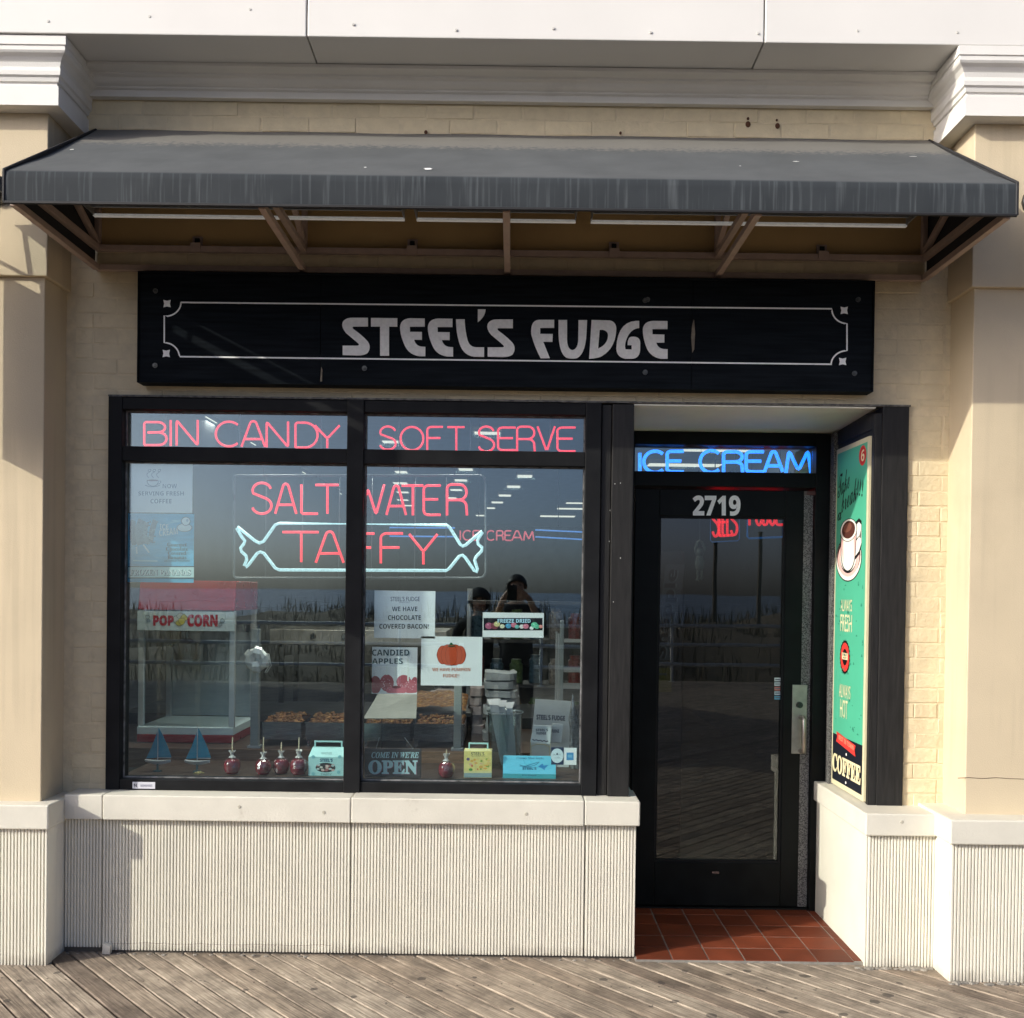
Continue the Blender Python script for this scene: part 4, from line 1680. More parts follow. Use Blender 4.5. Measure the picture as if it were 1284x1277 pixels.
ps.poly(path((0.195, 0.250), (0.22, 0.300), (0.29, 0.340), (0.275, 0.255)), pink)
ps.poly(path((0.60, 0.262), (0.62, 0.330), (0.648, 0.312), (0.672, 0.255)), pink)
ps.ell(0.435, 0.2475, 0.265, 0.0335, blk)
ps.ell(0.435, 0.2475, 0.25, 0.0315, white)
ps.ell(0.435, 0.2465, 0.205, 0.0255, brown)
ps.ell(0.405, 0.240, 0.13, 0.013, ink(120, 76, 62), rot=-0.02)
# lettering down the middle
ps.text('ALWAYS', 0.23, 0.448, 0.58, 0.482, cream)
ps.text('FRESH', 0.23, 0.491, 0.59, 0.541, cream)
star = []
for i in range(44):
    a = -2 * PI * i / 44
    k = 1.0 if i % 2 else 0.92
    star.append((0.39 + 0.165 * k * math.cos(a), 0.615 + 0.051 * k * math.sin(a)))
ps.poly(star, blk)
ps.ell(0.39, 0.615, 0.135, 0.042, red)
ps.ell(0.39, 0.615, 0.078, 0.024, blk)
ps.poly([(0.30, 0.622), (0.48, 0.622), (0.48, 0.603), (0.30, 0.603)], cream)
ps.text('BEST', 0.315, 0.6045, 0.465, 0.6115, blk, BOLD)
ps.text('HOT', 0.335, 0.6135, 0.445, 0.6205, blk, BOLD)
ps.text('ALWAYS', 0.23, 0.695, 0.58, 0.734, cream)
ps.text('HOT', 0.27, 0.739, 0.50, 0.793, cream)
# grunge flecks printed on the green
for i in range(46):
    u, v = random.uniform(0.08, 0.93), random.uniform(0.40, 0.84)
    ps.ell(u, v, random.uniform(0.006, 0.03), random.uniform(0.001, 0.005), ink(58, 140, 116), n=9, wob=0.2)
ps.poly([(0.17, 0.868), (0.78, 0.887), (0.75, 0.870), (0.78, 0.856), (0.17, 0.838), (0.20, 0.852)], red)
ps.text('BEST IN TOWN', 0.25, 0.845, 0.72, 0.859, ink(240, 150, 120), BOLD, slope=0.028)
ps.text('COFFEE', 0.06, 0.905, 0.94, 0.960, cream, SERIF, off=0.03)
for v in (0.893, 0.974):
    ps.ell(0.5, v, 0.018, 0.004, white, n=10)
ps.done(po)

# =================================================================== NEON
NL = {}


def arc1(cx, cy, rx, ry, a0, a1, n=12):
    a0, a1 = math.radians(a0), math.radians(a1)
    return [(cx + rx * math.cos(a0 + (a1 - a0) * i / n), cy + ry * math.sin(a0 + (a1 - a0) * i / n)) for i in range(n + 1)]


NL['A'] = [[(0, 0), (0.36, 0.9)] + arc1(0.5, 0.9, 0.13, 0.1, 160, 20, 6) + [(0.64, 0.9), (1, 0)], [(0.14, 0.3), (0.86, 0.3)]]
NL['B'] = [[(0.05, 0.02), (0.05, 0.98), (0.6, 0.98)] + arc1(0.62, 0.76, 0.3, 0.22, 90, -90, 8) + [(0.2, 0.54)], [(0.2, 0.54), (0.66, 0.54)] + arc1(0.66, 0.27, 0.32, 0.27, 90, -90, 8) + [(0.05, 0.0)]]
NL['C'] = [arc1(0.52, 0.5, 0.5, 0.5, 48, 312, 22)]
NL['D'] = [[(0.05, 0), (0.05, 1), (0.45, 1)] + arc1(0.45, 0.5, 0.52, 0.5, 90, -90, 14) + [(0.05, 0)]]
NL['E'] = [[(1, 1), (0.28, 1)] + arc1(0.28, 0.85, 0.26, 0.15, 90, 180, 5) + [(0.02, 0.15)] + arc1(0.28, 0.15, 0.26, 0.15, 180, 270, 5) + [(1, 0)], [(0.03, 0.53), (0.85, 0.53)]]
NL['F'] = [[(1, 1), (0.3, 1)] + arc1(0.3, 0.85, 0.26, 0.15, 90, 180, 5) + [(0.04, 0)], [(0.05, 0.53), (0.85, 0.53)]]
NL['I'] = [[(0.5, 0), (0.5, 1)]]
NL['L'] = [[(0.05, 1), (0.05, 0.03), (0.12, 0), (1, 0)]]
NL['M'] = [[(0, 0), (0.12, 1), (0.5, 0.12), (0.88, 1), (1, 0)]]
NL['N'] = [[(0.03, 0), (0.03, 1), (0.97, 0), (0.97, 1)]]
NL['O'] = [arc1(0.5, 0.5, 0.5, 0.5, 90, 450, 26)]
NL['R'] = [[(0.04, 0), (0.04, 0.85)] + arc1(0.25, 0.85, 0.21, 0.15, 180, 90, 5) + [(0.6, 1)] + arc1(0.62, 0.75, 0.33, 0.25, 90, -90, 9) + [(0.1, 0.5)], [(0.6, 0.5)] + arc1(0.6, 0.3, 0.34, 0.2, 90, 0, 5) + [(0.97, 0)]]
NL['S'] = [arc1(0.5, 0.75, 0.45, 0.25, 15, 200, 12) + arc1(0.5, 0.26, 0.47, 0.26, 60, -165, 16)]
NL['T'] = [[(0, 1), (1, 1)], [(0.52, 0.98), (0.52, 0)]]
NL['U'] = [[(0.05, 1), (0.05, 0.3)] + arc1(0.5, 0.3, 0.45, 0.3, 180, 360, 10) + [(0.95, 1)]]
NL['G'] = [arc1(0.5, 0.5, 0.5, 0.5, 45, 345, 20) + [(0.98, 0.45), (0.6, 0.45)]]
NL['V'] = [[(0, 1), (0.5, 0.02), (0.56, 0.02), (1, 1)]]
NL['W'] = [[(0, 1), (0.25, 0), (0.5, 0.85), (0.75, 0), (1, 1)]]
NL['Y'] = [[(0, 1), (0.5, 0.42), (1, 1)], [(0.5, 0.42), (0.5, 0)]]


def neon_letters(b, spec, Y, r, m, conv, n=8):
    for ch, x0, y0, x1, y1 in spec:
        for st in NL[ch]:
            pts = []
            for u, v in st:
                X, Z = at(*conv(x0 + u * (x1 - x0), y1 - v * (y1 - y0)), Y)
                pts.append(Vector((X, Y, Z)))
            # bent glass turns sharp corners in a small bow
            bent = [pts[0]]
            for i in range(1, len(pts) - 1):
                p, a, c = pts[i], (pts[i - 1] - pts[i]), (pts[i + 1] - pts[i])
                if a.length > 4 * r and c.length > 4 * r and a.normalized().dot(c.normalized()) > -0.75:
                    q0, q1 = p + a.normalized() * 1.6 * r, p + c.normalized() * 1.6 * r
                    bent += [q0, (q0 + q1 + p) / 3, q1]
                else:
                    bent.append(p)
            bent.append(pts[-1])
            b.tube(bent, r, n, m)


c6 = lambda x, y: (120 + x / 3.776, 490 + y / 3.776)
c7 = lambda x, y: (430 + x / 3.669, 490 + y / 3.669)
c9 = lambda x, y: (760 + x / 4.28, 490 + y / 4.28)
RED = glow('red_neon', (1.0, 0.032, 0.055), 1.0)
PALE = glow('pale_blue_neon', (0.50, 0.75, 0.78), 0.62)
BLUE = glow('blue_neon', (0.015, 0.20, 1.0), 1.7)
acryl = pmat('frosted_acrylic_tube', (0.12, 0.13, 0.135), 0.3, var=0.1)
YN = 4.635


def wire_to(b, px, py, Y, z1, m):
    X, Z = at(px, py, Y)
    b.tube([(X, Y + 0.006, Z), (X + 0.01, Y + 0.02, z1)], 0.002, 5, m)


o = thing('neon_sign', 'red neon sign reading BIN CANDY in the left transom', 'neon sign', at(300, 560, YN)[0:1] + (YN, at(300, 560, YN)[1]), 'neon signs in the window')
b = MB()
neon_letters(b, [('B', 224, 147, 338, 258), ('I', 345, 140, 365, 262), ('N', 380, 140, 486, 260), ('C', 566, 147, 690, 264), ('A', 690, 145, 802, 266), ('N', 806, 147, 914, 268), ('D', 940, 152, 1054, 270), ('Y', 1038, 165, 1155, 272)], YN, 0.0052, None, c6)
b.build('lettering', RED, o, smooth=True)
b = MB()
for px in (206, 300, 402):
    X, Z = at(px, 545, YN)
    b = MB()
    b.tube([(X, YN + 0.012, 2.225), (X, YN + 0.012, 2.39)], 0.0025, 6)
    b.build('support_rod', acryl, o)
o = thing('neon_sign', 'red neon sign reading SOFT SERVE in the right transom', 'neon sign', at(600, 565, YN)[0:1] + (YN, at(600, 565, YN)[1]), 'neon signs in the window')
b = MB()
neon_letters(b, [('S', 168, 165, 245, 272), ('O', 265, 167, 370, 275), ('F', 385, 167, 460, 276), ('T', 480, 168, 560, 278), ('S', 622, 165, 698, 280), ('E', 712, 170, 795, 274), ('R', 798, 166, 885, 280), ('V', 895, 165, 975, 275), ('E', 985, 170, 1070, 279)], YN, 0.0048, None, c7)
b.build('lettering', RED, o, smooth=True)
b = MB()
for px in (500, 590, 690):
    X, Z = at(px, 545, YN)
    b = MB()
    b.tube([(X, YN + 0.012, 2.225), (X, YN + 0.012, 2.39)], 0.0025, 6)
    b.build('support_rod', acryl, o)

YT = 4.665
o = thing('neon_sign', 'large neon sign reading SALT WATER TAFFY inside a wrapped candy outline', 'neon sign', (at(450, 720, YT)[0], YT, at(450, 720, YT)[1]), 'neon signs in the window')
b = MB()
neon_letters(b, [('S', 738, 437, 835, 583), ('A', 850, 442, 950, 583), ('L', 970, 445, 1052, 583), ('T', 1040, 447, 1150, 583), ('T', 885, 670, 1055, 812), ('A', 1042, 668, 1174, 815)], YT, 0.0058, None, c6)
neon_letters(b, [('W', 40, 432, 190, 570), ('A', 200, 437, 290, 572), ('T', 270, 437, 370, 574), ('E', 370, 437, 450, 572), ('R', 475, 432, 574, 574), ('F', 40, 658, 145, 795), ('F', 170, 657, 276, 795), ('Y', 305, 660, 435, 800)], YT, 0.0058, None, c7)
b.build('lettering', RED, o, smooth=True)
b = MB()
lft = [c6(*p) for p in ((870, 628), (850, 636), (795, 714), (775, 722), (755, 712), (672, 645), (668, 652), (690, 690), (706, 712), (700, 728), (686, 745), (690, 762), (712, 782), (715, 800), (703, 830), (712, 836), (724, 825), (765, 770), (780, 764), (796, 770), (850, 840), (868, 849))]
rgt = [c7(*p) for p in ((476, 828), (490, 818), (535, 762), (550, 757), (563, 768), (604, 828), (616, 834), (619, 822), (606, 780), (612, 765), (638, 738), (640, 722), (622, 706), (619, 688), (642, 652), (640, 646), (566, 710), (552, 716), (540, 708), (490, 628), (478, 618))]
ring = lft + rgt
b.tube([(at(x, y, YT + 0.014)[0], YT + 0.014, at(x, y, YT + 0.014)[1]) for x, y in ring], 0.0072, 8, None, closed=True)
b.build('candy_outline', PALE, o, smooth=True)
b = MB()
fr = []
x0, y0, x1, y1 = c6(655, 402)[0], c6(655, 402)[1], c7(657, 405)[0], c7(657, 862)[1]
for cx, cy, a in ((x1 - 8, y0 + 8, -90), (x1 - 8, y1 - 8, 0), (x0 + 4, y1 - 4, 90), (x0 + 4, y0 + 4, 180)):
    rr_ = 8 if cx > 450 else 4
    fr += [(cx + rr_ * math.cos(math.radians(a + 22.5 * i)), cy + rr_ * math.sin(math.radians(a + 22.5 * i))) for i in range(5)]
b.tube([(at(x, y, YT + 0.03)[0], YT + 0.03, at(x, y, YT + 0.03)[1]) for x, y in fr], 0.0055, 6, None, closed=True)
for px in (334, 380, 426, 467, 521, 560):
    X, Z = at(px, 600, YT + 0.034)
    b.tube([(X, YT + 0.034, at(px, y0, YT)[1]), (X, YT + 0.034, at(px, y1, YT)[1])], 0.0022, 5)
b.build('frame', acryl, o, smooth=True)
b = MB()
X = at(300, 600, YT)[0]
for px in (330, 570):
    X = at(px, 600, YT + 0.03)[0]
    b.tube([(X, YT + 0.03, at(px, y0, YT)[1]), (X, YT + 0.03, 2.19), (X, YT + 0.01, 2.165)], 0.0018, 5)
b.build('hanging_wire', ironM, o)

YI = 5.245
o = thing('neon_sign', 'bright blue neon sign reading ICE CREAM over the door', 'neon sign', (at(905, 592, YI)[0], YI, at(905, 592, YI)[1]), 'neon signs in the window')
b = MB()
neon_letters(b, [('I', 172, 335, 190, 436), ('C', 200, 325, 322, 440), ('E', 326, 326, 416, 436), ('C', 502, 322, 622, 440), ('R', 626, 328, 736, 438), ('E', 750, 328, 846, 436), ('A', 850, 328, 948, 436), ('M', 965, 322, 1100, 444)], YI, 0.0088, None, c9)
b.build('lettering', BLUE, o, smooth=True)
b = MB()
X, Z = at(797, 594, YI)
X1, Z1 = at(1018, 596, YI)
b.tube([(X, YI + 0.02, Z - 0.004), (X1, YI + 0.02, Z - 0.004)], 0.004, 6)
for k in range(4):
    xx = X + (X1 - X) * (0.1 + 0.26 * k)
    b.tube([(xx, YI + 0.02, Z - 0.005), (xx, YI + 0.004, Z + 0.02)], 0.003, 5)
b.build('frame', ironM, o)

# deeper inside: pink ICE CREAM with blue rules, and the two small red signs behind the door
YK = 7.6
o = thing('neon_sign', 'small pink neon ICE CREAM between blue tubes deep in the shop', 'neon sign', (at(620, 690, YK)[0], YK, at(620, 690, YK)[1]), 'neon signs in the window')
b = MB()
w = 343 / 8.4
xs = 535
spec = []
for ch, a, c in (('I', 535, 545), ('C', 552, 592), ('E', 598, 628), ('C', 660, 700), ('R', 706, 738), ('E', 745, 775), ('A', 778, 824), ('M', 832, 878)):
    spec.append((ch, a, 644 + (a - 535) * 0.006, c, 688 + (a - 535) * 0.006))
neon_letters(b, spec, YK, 0.0055, glow('pink_neon', (0.75, 0.12, 0.16), 0.55), c7, 6)
b.build('lettering', None, o, smooth=True)
b = MB()
for x0, x1, ys in ((215, 515, (632, 672)), (885, 1250, (641, 673))):
    q = []
    for (xx, yy) in ((x1, ys[0]), (x0, ys[0] - 2), (x0, ys[1] - 2), (x1, ys[1])) if x0 < 500 else ((x0, ys[0]), (x1, ys[0] + 16), (x1, ys[1] + 20), (x0, ys[1])):
        X, Z = at(*c7(xx, yy), YK)
        q.append((X, YK, Z))
    b.tube(q, 0.0055, 6)
b.build('rule', glow('soft_blue_neon', (0.10, 0.28, 0.75), 0.5), o, smooth=True)
b = MB()
for px in (500, 600, 700):
    X, Z = at(px, 672, YK)
    b = MB()
    b.tube([(X, YK + 0.02, Z), (X, YK + 0.02, 2.98)], 0.003, 5)
    b.build('hanging_wire', ironM, o)

cd = lambda x, y: (815 + x / 5.8, 640 + y / 5.8)
YR = 6.0
for k, (lab, letters, box_) in enumerate((
        ('red neon letters with a blue side rule hanging behind the door glass, left one', [('S', 455, 0, 500, 190), ('T', 478, 0, 530, 190), ('E', 498, 0, 545, 186), ('E', 528, 0, 575, 184), ('L', 560, 0, 605, 182), ('S', 588, 0, 635, 180)], (440, -40, 650, 232)),
        ('red neon letters inside a blue rounded outline behind the door glass', [('F', 722, -70, 768, 110), ('U', 770, -70, 815, 108), ('D', 822, -70, 865, 106), ('G', 868, -70, 912, 108), ('E', 918, -70, 968, 106)], (708, -110, 972, 205)))):
    X, Z = at(*cd(box_[0], box_[3]), YR)
    o = thing('neon_sign', lab, 'neon sign', (X, YR, Z), 'neon signs in the window')
    b = MB()
    neon_letters(b, letters, YR, 0.0075, None, cd, 6)
    b.build('lettering', glow('deep_red_neon', (1.0, 0.02, 0.03), 1.9), o, smooth=True)
    b = MB()
    q = [at(*cd(x, y), YR + 0.03) for x, y in ((box_[0], box_[1]), (box_[2], box_[1]), (box_[2], box_[3] - 22), (box_[2] - 12, box_[3] - 10), (box_[0] + 12, box_[3]), (box_[0], box_[3] - 14))]
    b.tube([(x, YR + 0.03, z_) for x, z_ in q], 0.006 if k else 0.003, 6, None, closed=True)
    b.build('outline', glow('sky_blue_neon', (0.06, 0.30, 0.8), 0.75 if k else 0.25), o, smooth=True)
    b = MB()
    for xx in (box_[0] + 30, box_[2] - 30):
        X, Z = at(*cd(xx, box_[1]), YR + 0.03)
        b = MB()
        b.tube([(X, YR + 0.03, Z), (X, YR + 0.03, 2.99)], 0.003, 5)
        b.build('hanging_wire', ironM, o)

# =================================================================== PAPERS IN THE WINDOW
def paper(name, label, cat, x0, y0, x1, y1, Y=4.612, mat=None, group='paper signs in the window', thick=0.0008, tilt=0.0):
    A, Bq = at(x0, y1, Y), at(x1, y0, Y)
    b = MB()
    b.box(A[0], Bq[0], Y, Y + thick, A[1], Bq[1])
    o = b.build(name, mat or M_PAPER)
    tag(o, label, cat, group)
    return o, Sheet(plane_at(Y), (0, -1, 0), 0.0004, 0.0002)


o, s = paper('paper_sign', 'white paper notice with steaming cup, top of the left pane', 'notice', 162, 580, 241.5, 642.5)
cp = lambda x, y: (150 + x / 7.51, 570 + y / 7.51)


def cmap(s, c):
    P = s.P
    s.P = lambda x, y: P(*c(x, y))
    return s


cmap(s, cp)
g1 = ink(120, 134, 150)
s.text('NOW', 405, 278, 540, 318, g1, BOLD)
s.text('SERVING FRESH', 175, 348, 605, 388, g1, BOLD, off=0.01)
s.text('COFFEE', 290, 420, 490, 462, g1, BOLD, off=0.01)
s.line(path((258, 245), (262, 268), ((280, 300), (320, 300)), ((355, 298), (368, 250)), (258, 245)), 7, g1)
s.line(path((368, 252), ((392, 245), (388, 262)), ((380, 280), (355, 280))), 6, g1)
s.line(path((240, 290), ((310, 322), (385, 288))), 6, g1)
s.ell(312, 245, 52, 7, ink(120, 90, 100))
for x in (268, 312, 360):
    s.line(path((x + 8, 222), ((x - 26, 190), (x, 175)), ((x + 42, 150), (x + 22, 142)), ((x - 2, 142), (x + 2, 160)), ((x + 14, 168), (x + 20, 158))), 5, g1)
s.done(o)

o, s = paper('poster', 'blue frozen bananas poster below the coffee notice', 'poster', 160, 645, 243.5, 730, mat=pmat('poster_blue', lin(84, 168, 204), 0.6, var=0.15, scale=14, stretch=(1, 1, 5), col2=lin(140, 200, 218), cover=0.60, edge=0.08))
cmap(s, cp)
dk, wt = ink(84, 104, 124), ink(214, 226, 228)
for pts in (((110, 625), (95, 700), (110, 830), (140, 858), (160, 850), (150, 700), (150, 625)),):
    s.poly([p for p in reversed(pts)], dk)
s.line(path((130, 620), ((90, 730), (140, 850))), 46, ink(70, 92, 120))
s.line(path((215, 620), ((160, 720), (205, 850))), 78, ink(110, 132, 146))
s.line(path((340, 620), ((300, 700), (290, 830))), 52, ink(104, 126, 140))
s.line(path((255, 640), ((225, 730), (260, 840))), 40, ink(124, 144, 154))
for i in range(60):
    s.ell(random.uniform(175, 340), random.uniform(630, 845), random.uniform(5, 12), random.uniform(4, 9), ink(*random.choice(((78, 96, 112), (150, 168, 176), (96, 114, 128)))), n=7)
s.line([(160, 870), (165, 935)], 16, wt)
s.line([(225, 850), (280, 925)], 16, wt)
s.text('ICE', 380, 655, 460, 705, wt, BOLD, slope=0.06)
s.text('CREAM', 375, 708, 550, 772, wt, BOLD, slope=-0.12)
s.ell(612, 690, 72, 40, dk)
s.ell(612, 690, 66, 35, wt)
s.ell(625, 630, 44, 42, dk)
s.ell(625, 630, 38, 36, wt)
s.ell(640, 622, 12, 14, ink(150, 180, 196))
for i, t in enumerate(('Gourmet', 'Chocolate', 'Covered', 'Bananas')):
    w = (92, 104, 86, 88)[i]
    s.text(t, 542 - w, 832 + i * 40, 542 + w, 868 + i * 40, ink(36, 52, 66), SERIF)
s.text('(Assorted Bananas)', 425, 993, 660, 1013, ink(36, 52, 66), SERIF)
s.line([(130, 1000), (360, 1004)], 14, ink(160, 206, 220))
s.rect(85, 1052, 702, 1168, ink(38, 62, 76))
s.rect(85, 1062, 702, 1160, ink(186, 214, 214))
s.text('FROZEN BANANAS', 103, 1086, 676, 1142, ink(70, 96, 110), SERIF, off=0.03)
s.text('FROZEN BANANAS', 100, 1082, 672, 1136, ink(222, 234, 232), SERIF)
s.done(o)

c3 = lambda x, y: (455 + x / 7.98, 730 + y / 7.98)
tk = ink(42, 56, 62)
o, s = paper('paper_sign', 'white paper announcing chocolate covered bacon beside the middle mullion', 'notice', 469, 741.5, 546, 800)
cmap(s, c3)
s.text("STEEL'S FUDGE", 278, 147, 570, 192, ink(36, 50, 84))
s.text('BOARDWALK', 365, 197, 470, 207, ink(90, 100, 120))
s.text('WE HAVE', 292, 247, 545, 292, tk, BOLD)
s.text('CHOCOLATE', 252, 333, 580, 380, tk, BOLD)
s.text('COVERED BACON!', 165, 420, 660, 468, tk, BOLD)
s.done(o)

o, s = paper('paper_sign', 'candied apples card showing red apples on sticks', 'notice', 466, 812, 523.5, 870, Y=4.625)
cmap(s, c3)
for cx, cy, rx, ry, c in ((125, 1030, 60, 90, (150, 62, 78)), (240, 1010, 70, 85, (166, 70, 86)), (410, 1000, 75, 70, (176, 84, 96)), (520, 1030, 40, 80, (160, 70, 84)), (480, 1050, 75, 70, (190, 96, 108)), (335, 1085, 105, 46, (206, 108, 122))):
    pts = []
    for i in range(24):
        a = -2 * PI * i / 24
        x, y = cx + rx * math.cos(a), cy + ry * math.sin(a)
        pts.append((max(88, min(541, x)), min(1112, y)))
    s.poly(pts, ink(*c))
for x, y0, y1 in ((326, 840, 1040), (240, 830, 930), (452, 760, 990)):
    s.line([(x, y0), (x, y1)], 14, ink(236, 238, 232))
s.ell(335, 1052, 46, 14, ink(120, 46, 58))
for i in range(40):
    s.ell(random.choice((random.uniform(190, 280), random.uniform(370, 530))), random.uniform(960, 1090), 5, 5, ink(226, 176, 184), n=7)
s.text('CANDIED', 92, 676, 465, 737, ink(24, 72, 84), BOLD)
s.text('APPLES', 92, 764, 400, 820, ink(24, 72, 84), BOLD)
s.done(o)

o, s = paper('paper_sign', 'white paper with an orange pumpkin in the right pane', 'notice', 527.5, 799, 605, 859.5)
cmap(s, c3)
og = ink(196, 78, 44)
s.ell(886, 730, 148, 108, ink(90, 34, 24))
for cx, rx in ((800, 56), (972, 56), (850, 66), (924, 66), (886, 58)):
    s.ell(cx, 730, rx + 3, 106 if rx > 56 else 94, ink(120, 44, 28))
    s.ell(cx, 730, rx, 103 if rx > 56 else 91, og)
s.poly([(862, 634), (905, 634), (892, 608), (878, 606)], ink(40, 98, 62))
s.line(path((850, 640), ((880, 655), (925, 638))), 12, ink(50, 70, 44))
s.text('WE HAVE PUMPKIN', 695, 860, 1075, 893, ink(206, 130, 100), BOLD)
s.text('FUDGE!!', 803, 921, 965, 955, ink(206, 130, 100), BOLD)
s.done(o)

c2 = lambda x, y: (560 + x / 7.13, 700 + y / 7.13)
o, s = paper('paper_sign', 'small white paper with a black strip of coloured sweets', 'notice', 605, 769, 682, 799)
cmap(s, c2)
s.rect(330, 536, 858, 647, ink(26, 24, 32))
for cx, cy, r_, c in ((378, 606, 34, (176, 92, 120)), (430, 606, 36, (130, 66, 76)), (450, 590, 28, (210, 200, 140)), (497, 610, 22, (226, 220, 190)), (552, 606, 26, (86, 160, 200)), (600, 598, 26, (214, 120, 140)), (628, 614, 20, (120, 190, 180)), (672, 612, 22, (230, 220, 214)), (708, 610, 26, (220, 130, 150)), (760, 626, 18, (240, 240, 236)), (785, 598, 30, (110, 200, 160)), (808, 612, 24, (96, 186, 150)), (842, 612, 18, (230, 150, 140))):
    s.ell(cx, cy, r_, r_ * 0.85, ink(*c), n=18)
    s.ell(cx - r_ * 0.25, cy - r_ * 0.3, r_ * 0.3, r_ * 0.2, ink(*[min(255, q + 40) for q in c]), n=10)
s.text('FREEZE DRIED', 455, 544, 752, 579, ink(120, 190, 220), BOLD, off=0.03)
s.text('FREEZE DRIED', 457, 546, 750, 577, ink(200, 226, 236), BOLD)
s.done(o)

c4 = lambda x, y: (455 + x / 8.855, 860 + y / 8.855)
b = MB()
A, Bq = at(*c4(14, 1020), 4.64), at(*c4(650, 700), 4.64)
b.box(A[0], Bq[0], 4.640, 4.646, A[1], Bq[1])
o = b.build('open_sign', pmat('brown_black_plaque', lin(58, 54, 54), 0.5, var=0.15, scale=20), bev=0.003)
tag(o, 'dark plaque reading OPEN, hung low in the right pane', 'sign')
s = cmap(Sheet(plane_at(4.640), (0, -1, 0), 0.0005, 0.0003), c4)
lt = ink(176, 206, 208)
s.text("COME IN WE'RE", 95, 735, 622, 804, lt, ITAL, off=0.01)
s.text('OPEN', 66, 831, 614, 989, ink(150, 90, 110), SERIF, off=0.03)
s.text('OPEN', 60, 826, 608, 984, lt, SERIF, off=0.03)
s.done(o)
b = MB()
for (xa, xb) in ((145, 190), (560, 470)):
    P0, P1 = at(*c4(xa, 705), 4.643), at(*c4(xb, 640), 4.64)
    b = MB()
    b.tube([(P0[0], 4.643, P0[1]), (P1[0], 4.612, P1[1] + 0.03)], 0.0012, 5)
    b.build('cord', M_ALU, o)

c5 = lambda x, y: (590 + x / 8.56, 860 + y / 8.56)
o, s = paper('sticker', 'round white sticker on navy in the lower right corner of the glass', 'sticker', 691, 937.5, 706.8, 959, Y=4.6075, mat=ink(34, 52, 84), group='stickers on the glass', thick=0.0004)
cmap(s, c5)
s.ell(930, 752, 68, 78, ink(206, 222, 226))
s.text('DELICIOUS', 888, 735, 972, 747, ink(90, 110, 130))
s.text('COFFEE', 900, 765, 962, 781, ink(150, 166, 178))
s.ell(930, 733, 9, 10, ink(40, 56, 76))
s.done(o)
o, s = paper('sticker', 'square pale sticker with a blue card logo in the glass corner', 'sticker', 707.2, 938, 723, 959.2, Y=4.6075, group='stickers on the glass', thick=0.0004)
cmap(s, c5)
s.rect(1030, 718, 1106, 800, ink(64, 140, 190))
s.rect(1044, 742, 1092, 772, ink(120, 180, 212))
s.done(o)
b = MB()
A, Bq = at(166, 989, 4.548), at(194.5, 981, 4.548)
b.box(A[0], Bq[0], 4.5478, 4.549, A[1], Bq[1])
o = b.build('label_tag', ink(206, 206, 214))
tag(o, 'small white label stuck on the lower left window frame', 'label')
s = Sheet(plane_at(4.5476), (0, -1, 0), 0.0003, 0.0002)
s.text('N', 168, 983, 171.5, 987, ink(30, 30, 40), BOLD)
s.text('WINDOWS', 176, 983.8, 191, 987, ink(150, 150, 165), BOLD)
s.done(o)
yb2 = 5.1885
st = thing('sticker', 'column of tiny payment stickers on the door glass', 'sticker', (at(975, 878, yb2)[0], yb2, at(975, 878, yb2)[1]), 'stickers on the glass')
s = Sheet(plane_at(yb2), (0, -1, 0), 0.0002, 0.0001)
for i, c in enumerate(((196, 206, 206), (190, 204, 206), (186, 120, 112), (184, 200, 206), (92, 156, 180))):
    s.rect(971, 850 + i * 5.7, 979, 854.6 + i * 5.7, ink(*c), 'sticker_face')
    s.rect(972, 851.6 + i * 5.7, 978, 853 + i * 5.7, ink(110, 120, 126), 'sticker_face')
s.done(st)
# =================================================================== INSIDE THE SHOP
# display shelf right behind the glass and the counter behind it
ds = thing('display_counter', 'dark brown display ledge and counter behind the window glass', 'counter', (-0.7, 5.3, 0.0))
ZD, ZC = 0.742, 0.800
b = MB()
b.box(-1.76, 0.42, 4.662, 5.10, 0.68, ZD)
b.build('ledge_board', M_WOODIN, ds)
b = MB()
b.box(-2.40, 0.42, 5.10, 6.0, 0.70, ZC - 0.004)
b.build('counter_top', M_WOODIN, ds)
b = MB()
b.box(-1.76, 0.42, 5.085, 5.0985, ZD + 0.001, ZC)
b.build('wood_edge', pmat('warm_wood_edge', (0.17, 0.095, 0.055), 0.5, var=0.3, scale=8, stretch=(1, 10, 20)), ds)
b = MB()
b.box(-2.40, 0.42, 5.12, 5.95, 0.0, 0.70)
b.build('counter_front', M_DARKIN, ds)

# popcorn machine
c8 = lambda x, y: (120 + x / 3.776, 740 + y / 3.776)
YPc = 5.27
pm = thing('popcorn_machine', 'red and silver popcorn machine behind the left pane', 'popcorn machine', (at(232, 930, YPc)[0], 5.5, ZC))
x0, x1 = at(172, 850, YPc)[0], at(293, 850, YPc)[0]
zt, zs1, zs0, zb1 = at(230, 728, YPc)[1], at(230, 765.5, YPc)[1], at(230, 791, YPc)[1], at(230, 918, YPc)[1]
redP = pmat('red_enamel', (0.24, 0.003, 0.010), 0.3, var=0.1)
b = MB()
b.prismx([(YPc, zs1), (YPc + 0.48, zs1), (YPc + 0.48, zt), (YPc + 0.03, zt)], x0, x1)
b.build('canopy', redP, pm, bev=0.004)
b = MB()
b.box(x0, x1, YPc - 0.004, YPc + 0.012, zs0, zs1 - 0.006)
sp = b.build('sign_strip', pmat('pale_sign_strip', lin(196, 214, 216), 0.5, var=0.04), pm)
s = cmap(Sheet(plane_at(YPc - 0.0042), (0, -1, 0), 0.0006, 0.0003), c8)
rd = ink(176, 24, 46)
s.text('POP', 272, 120, 370, 170, rd, BOLD, off=0.04)
s.text('CORN', 434, 116, 578, 174, rd, BOLD, off=0.04)
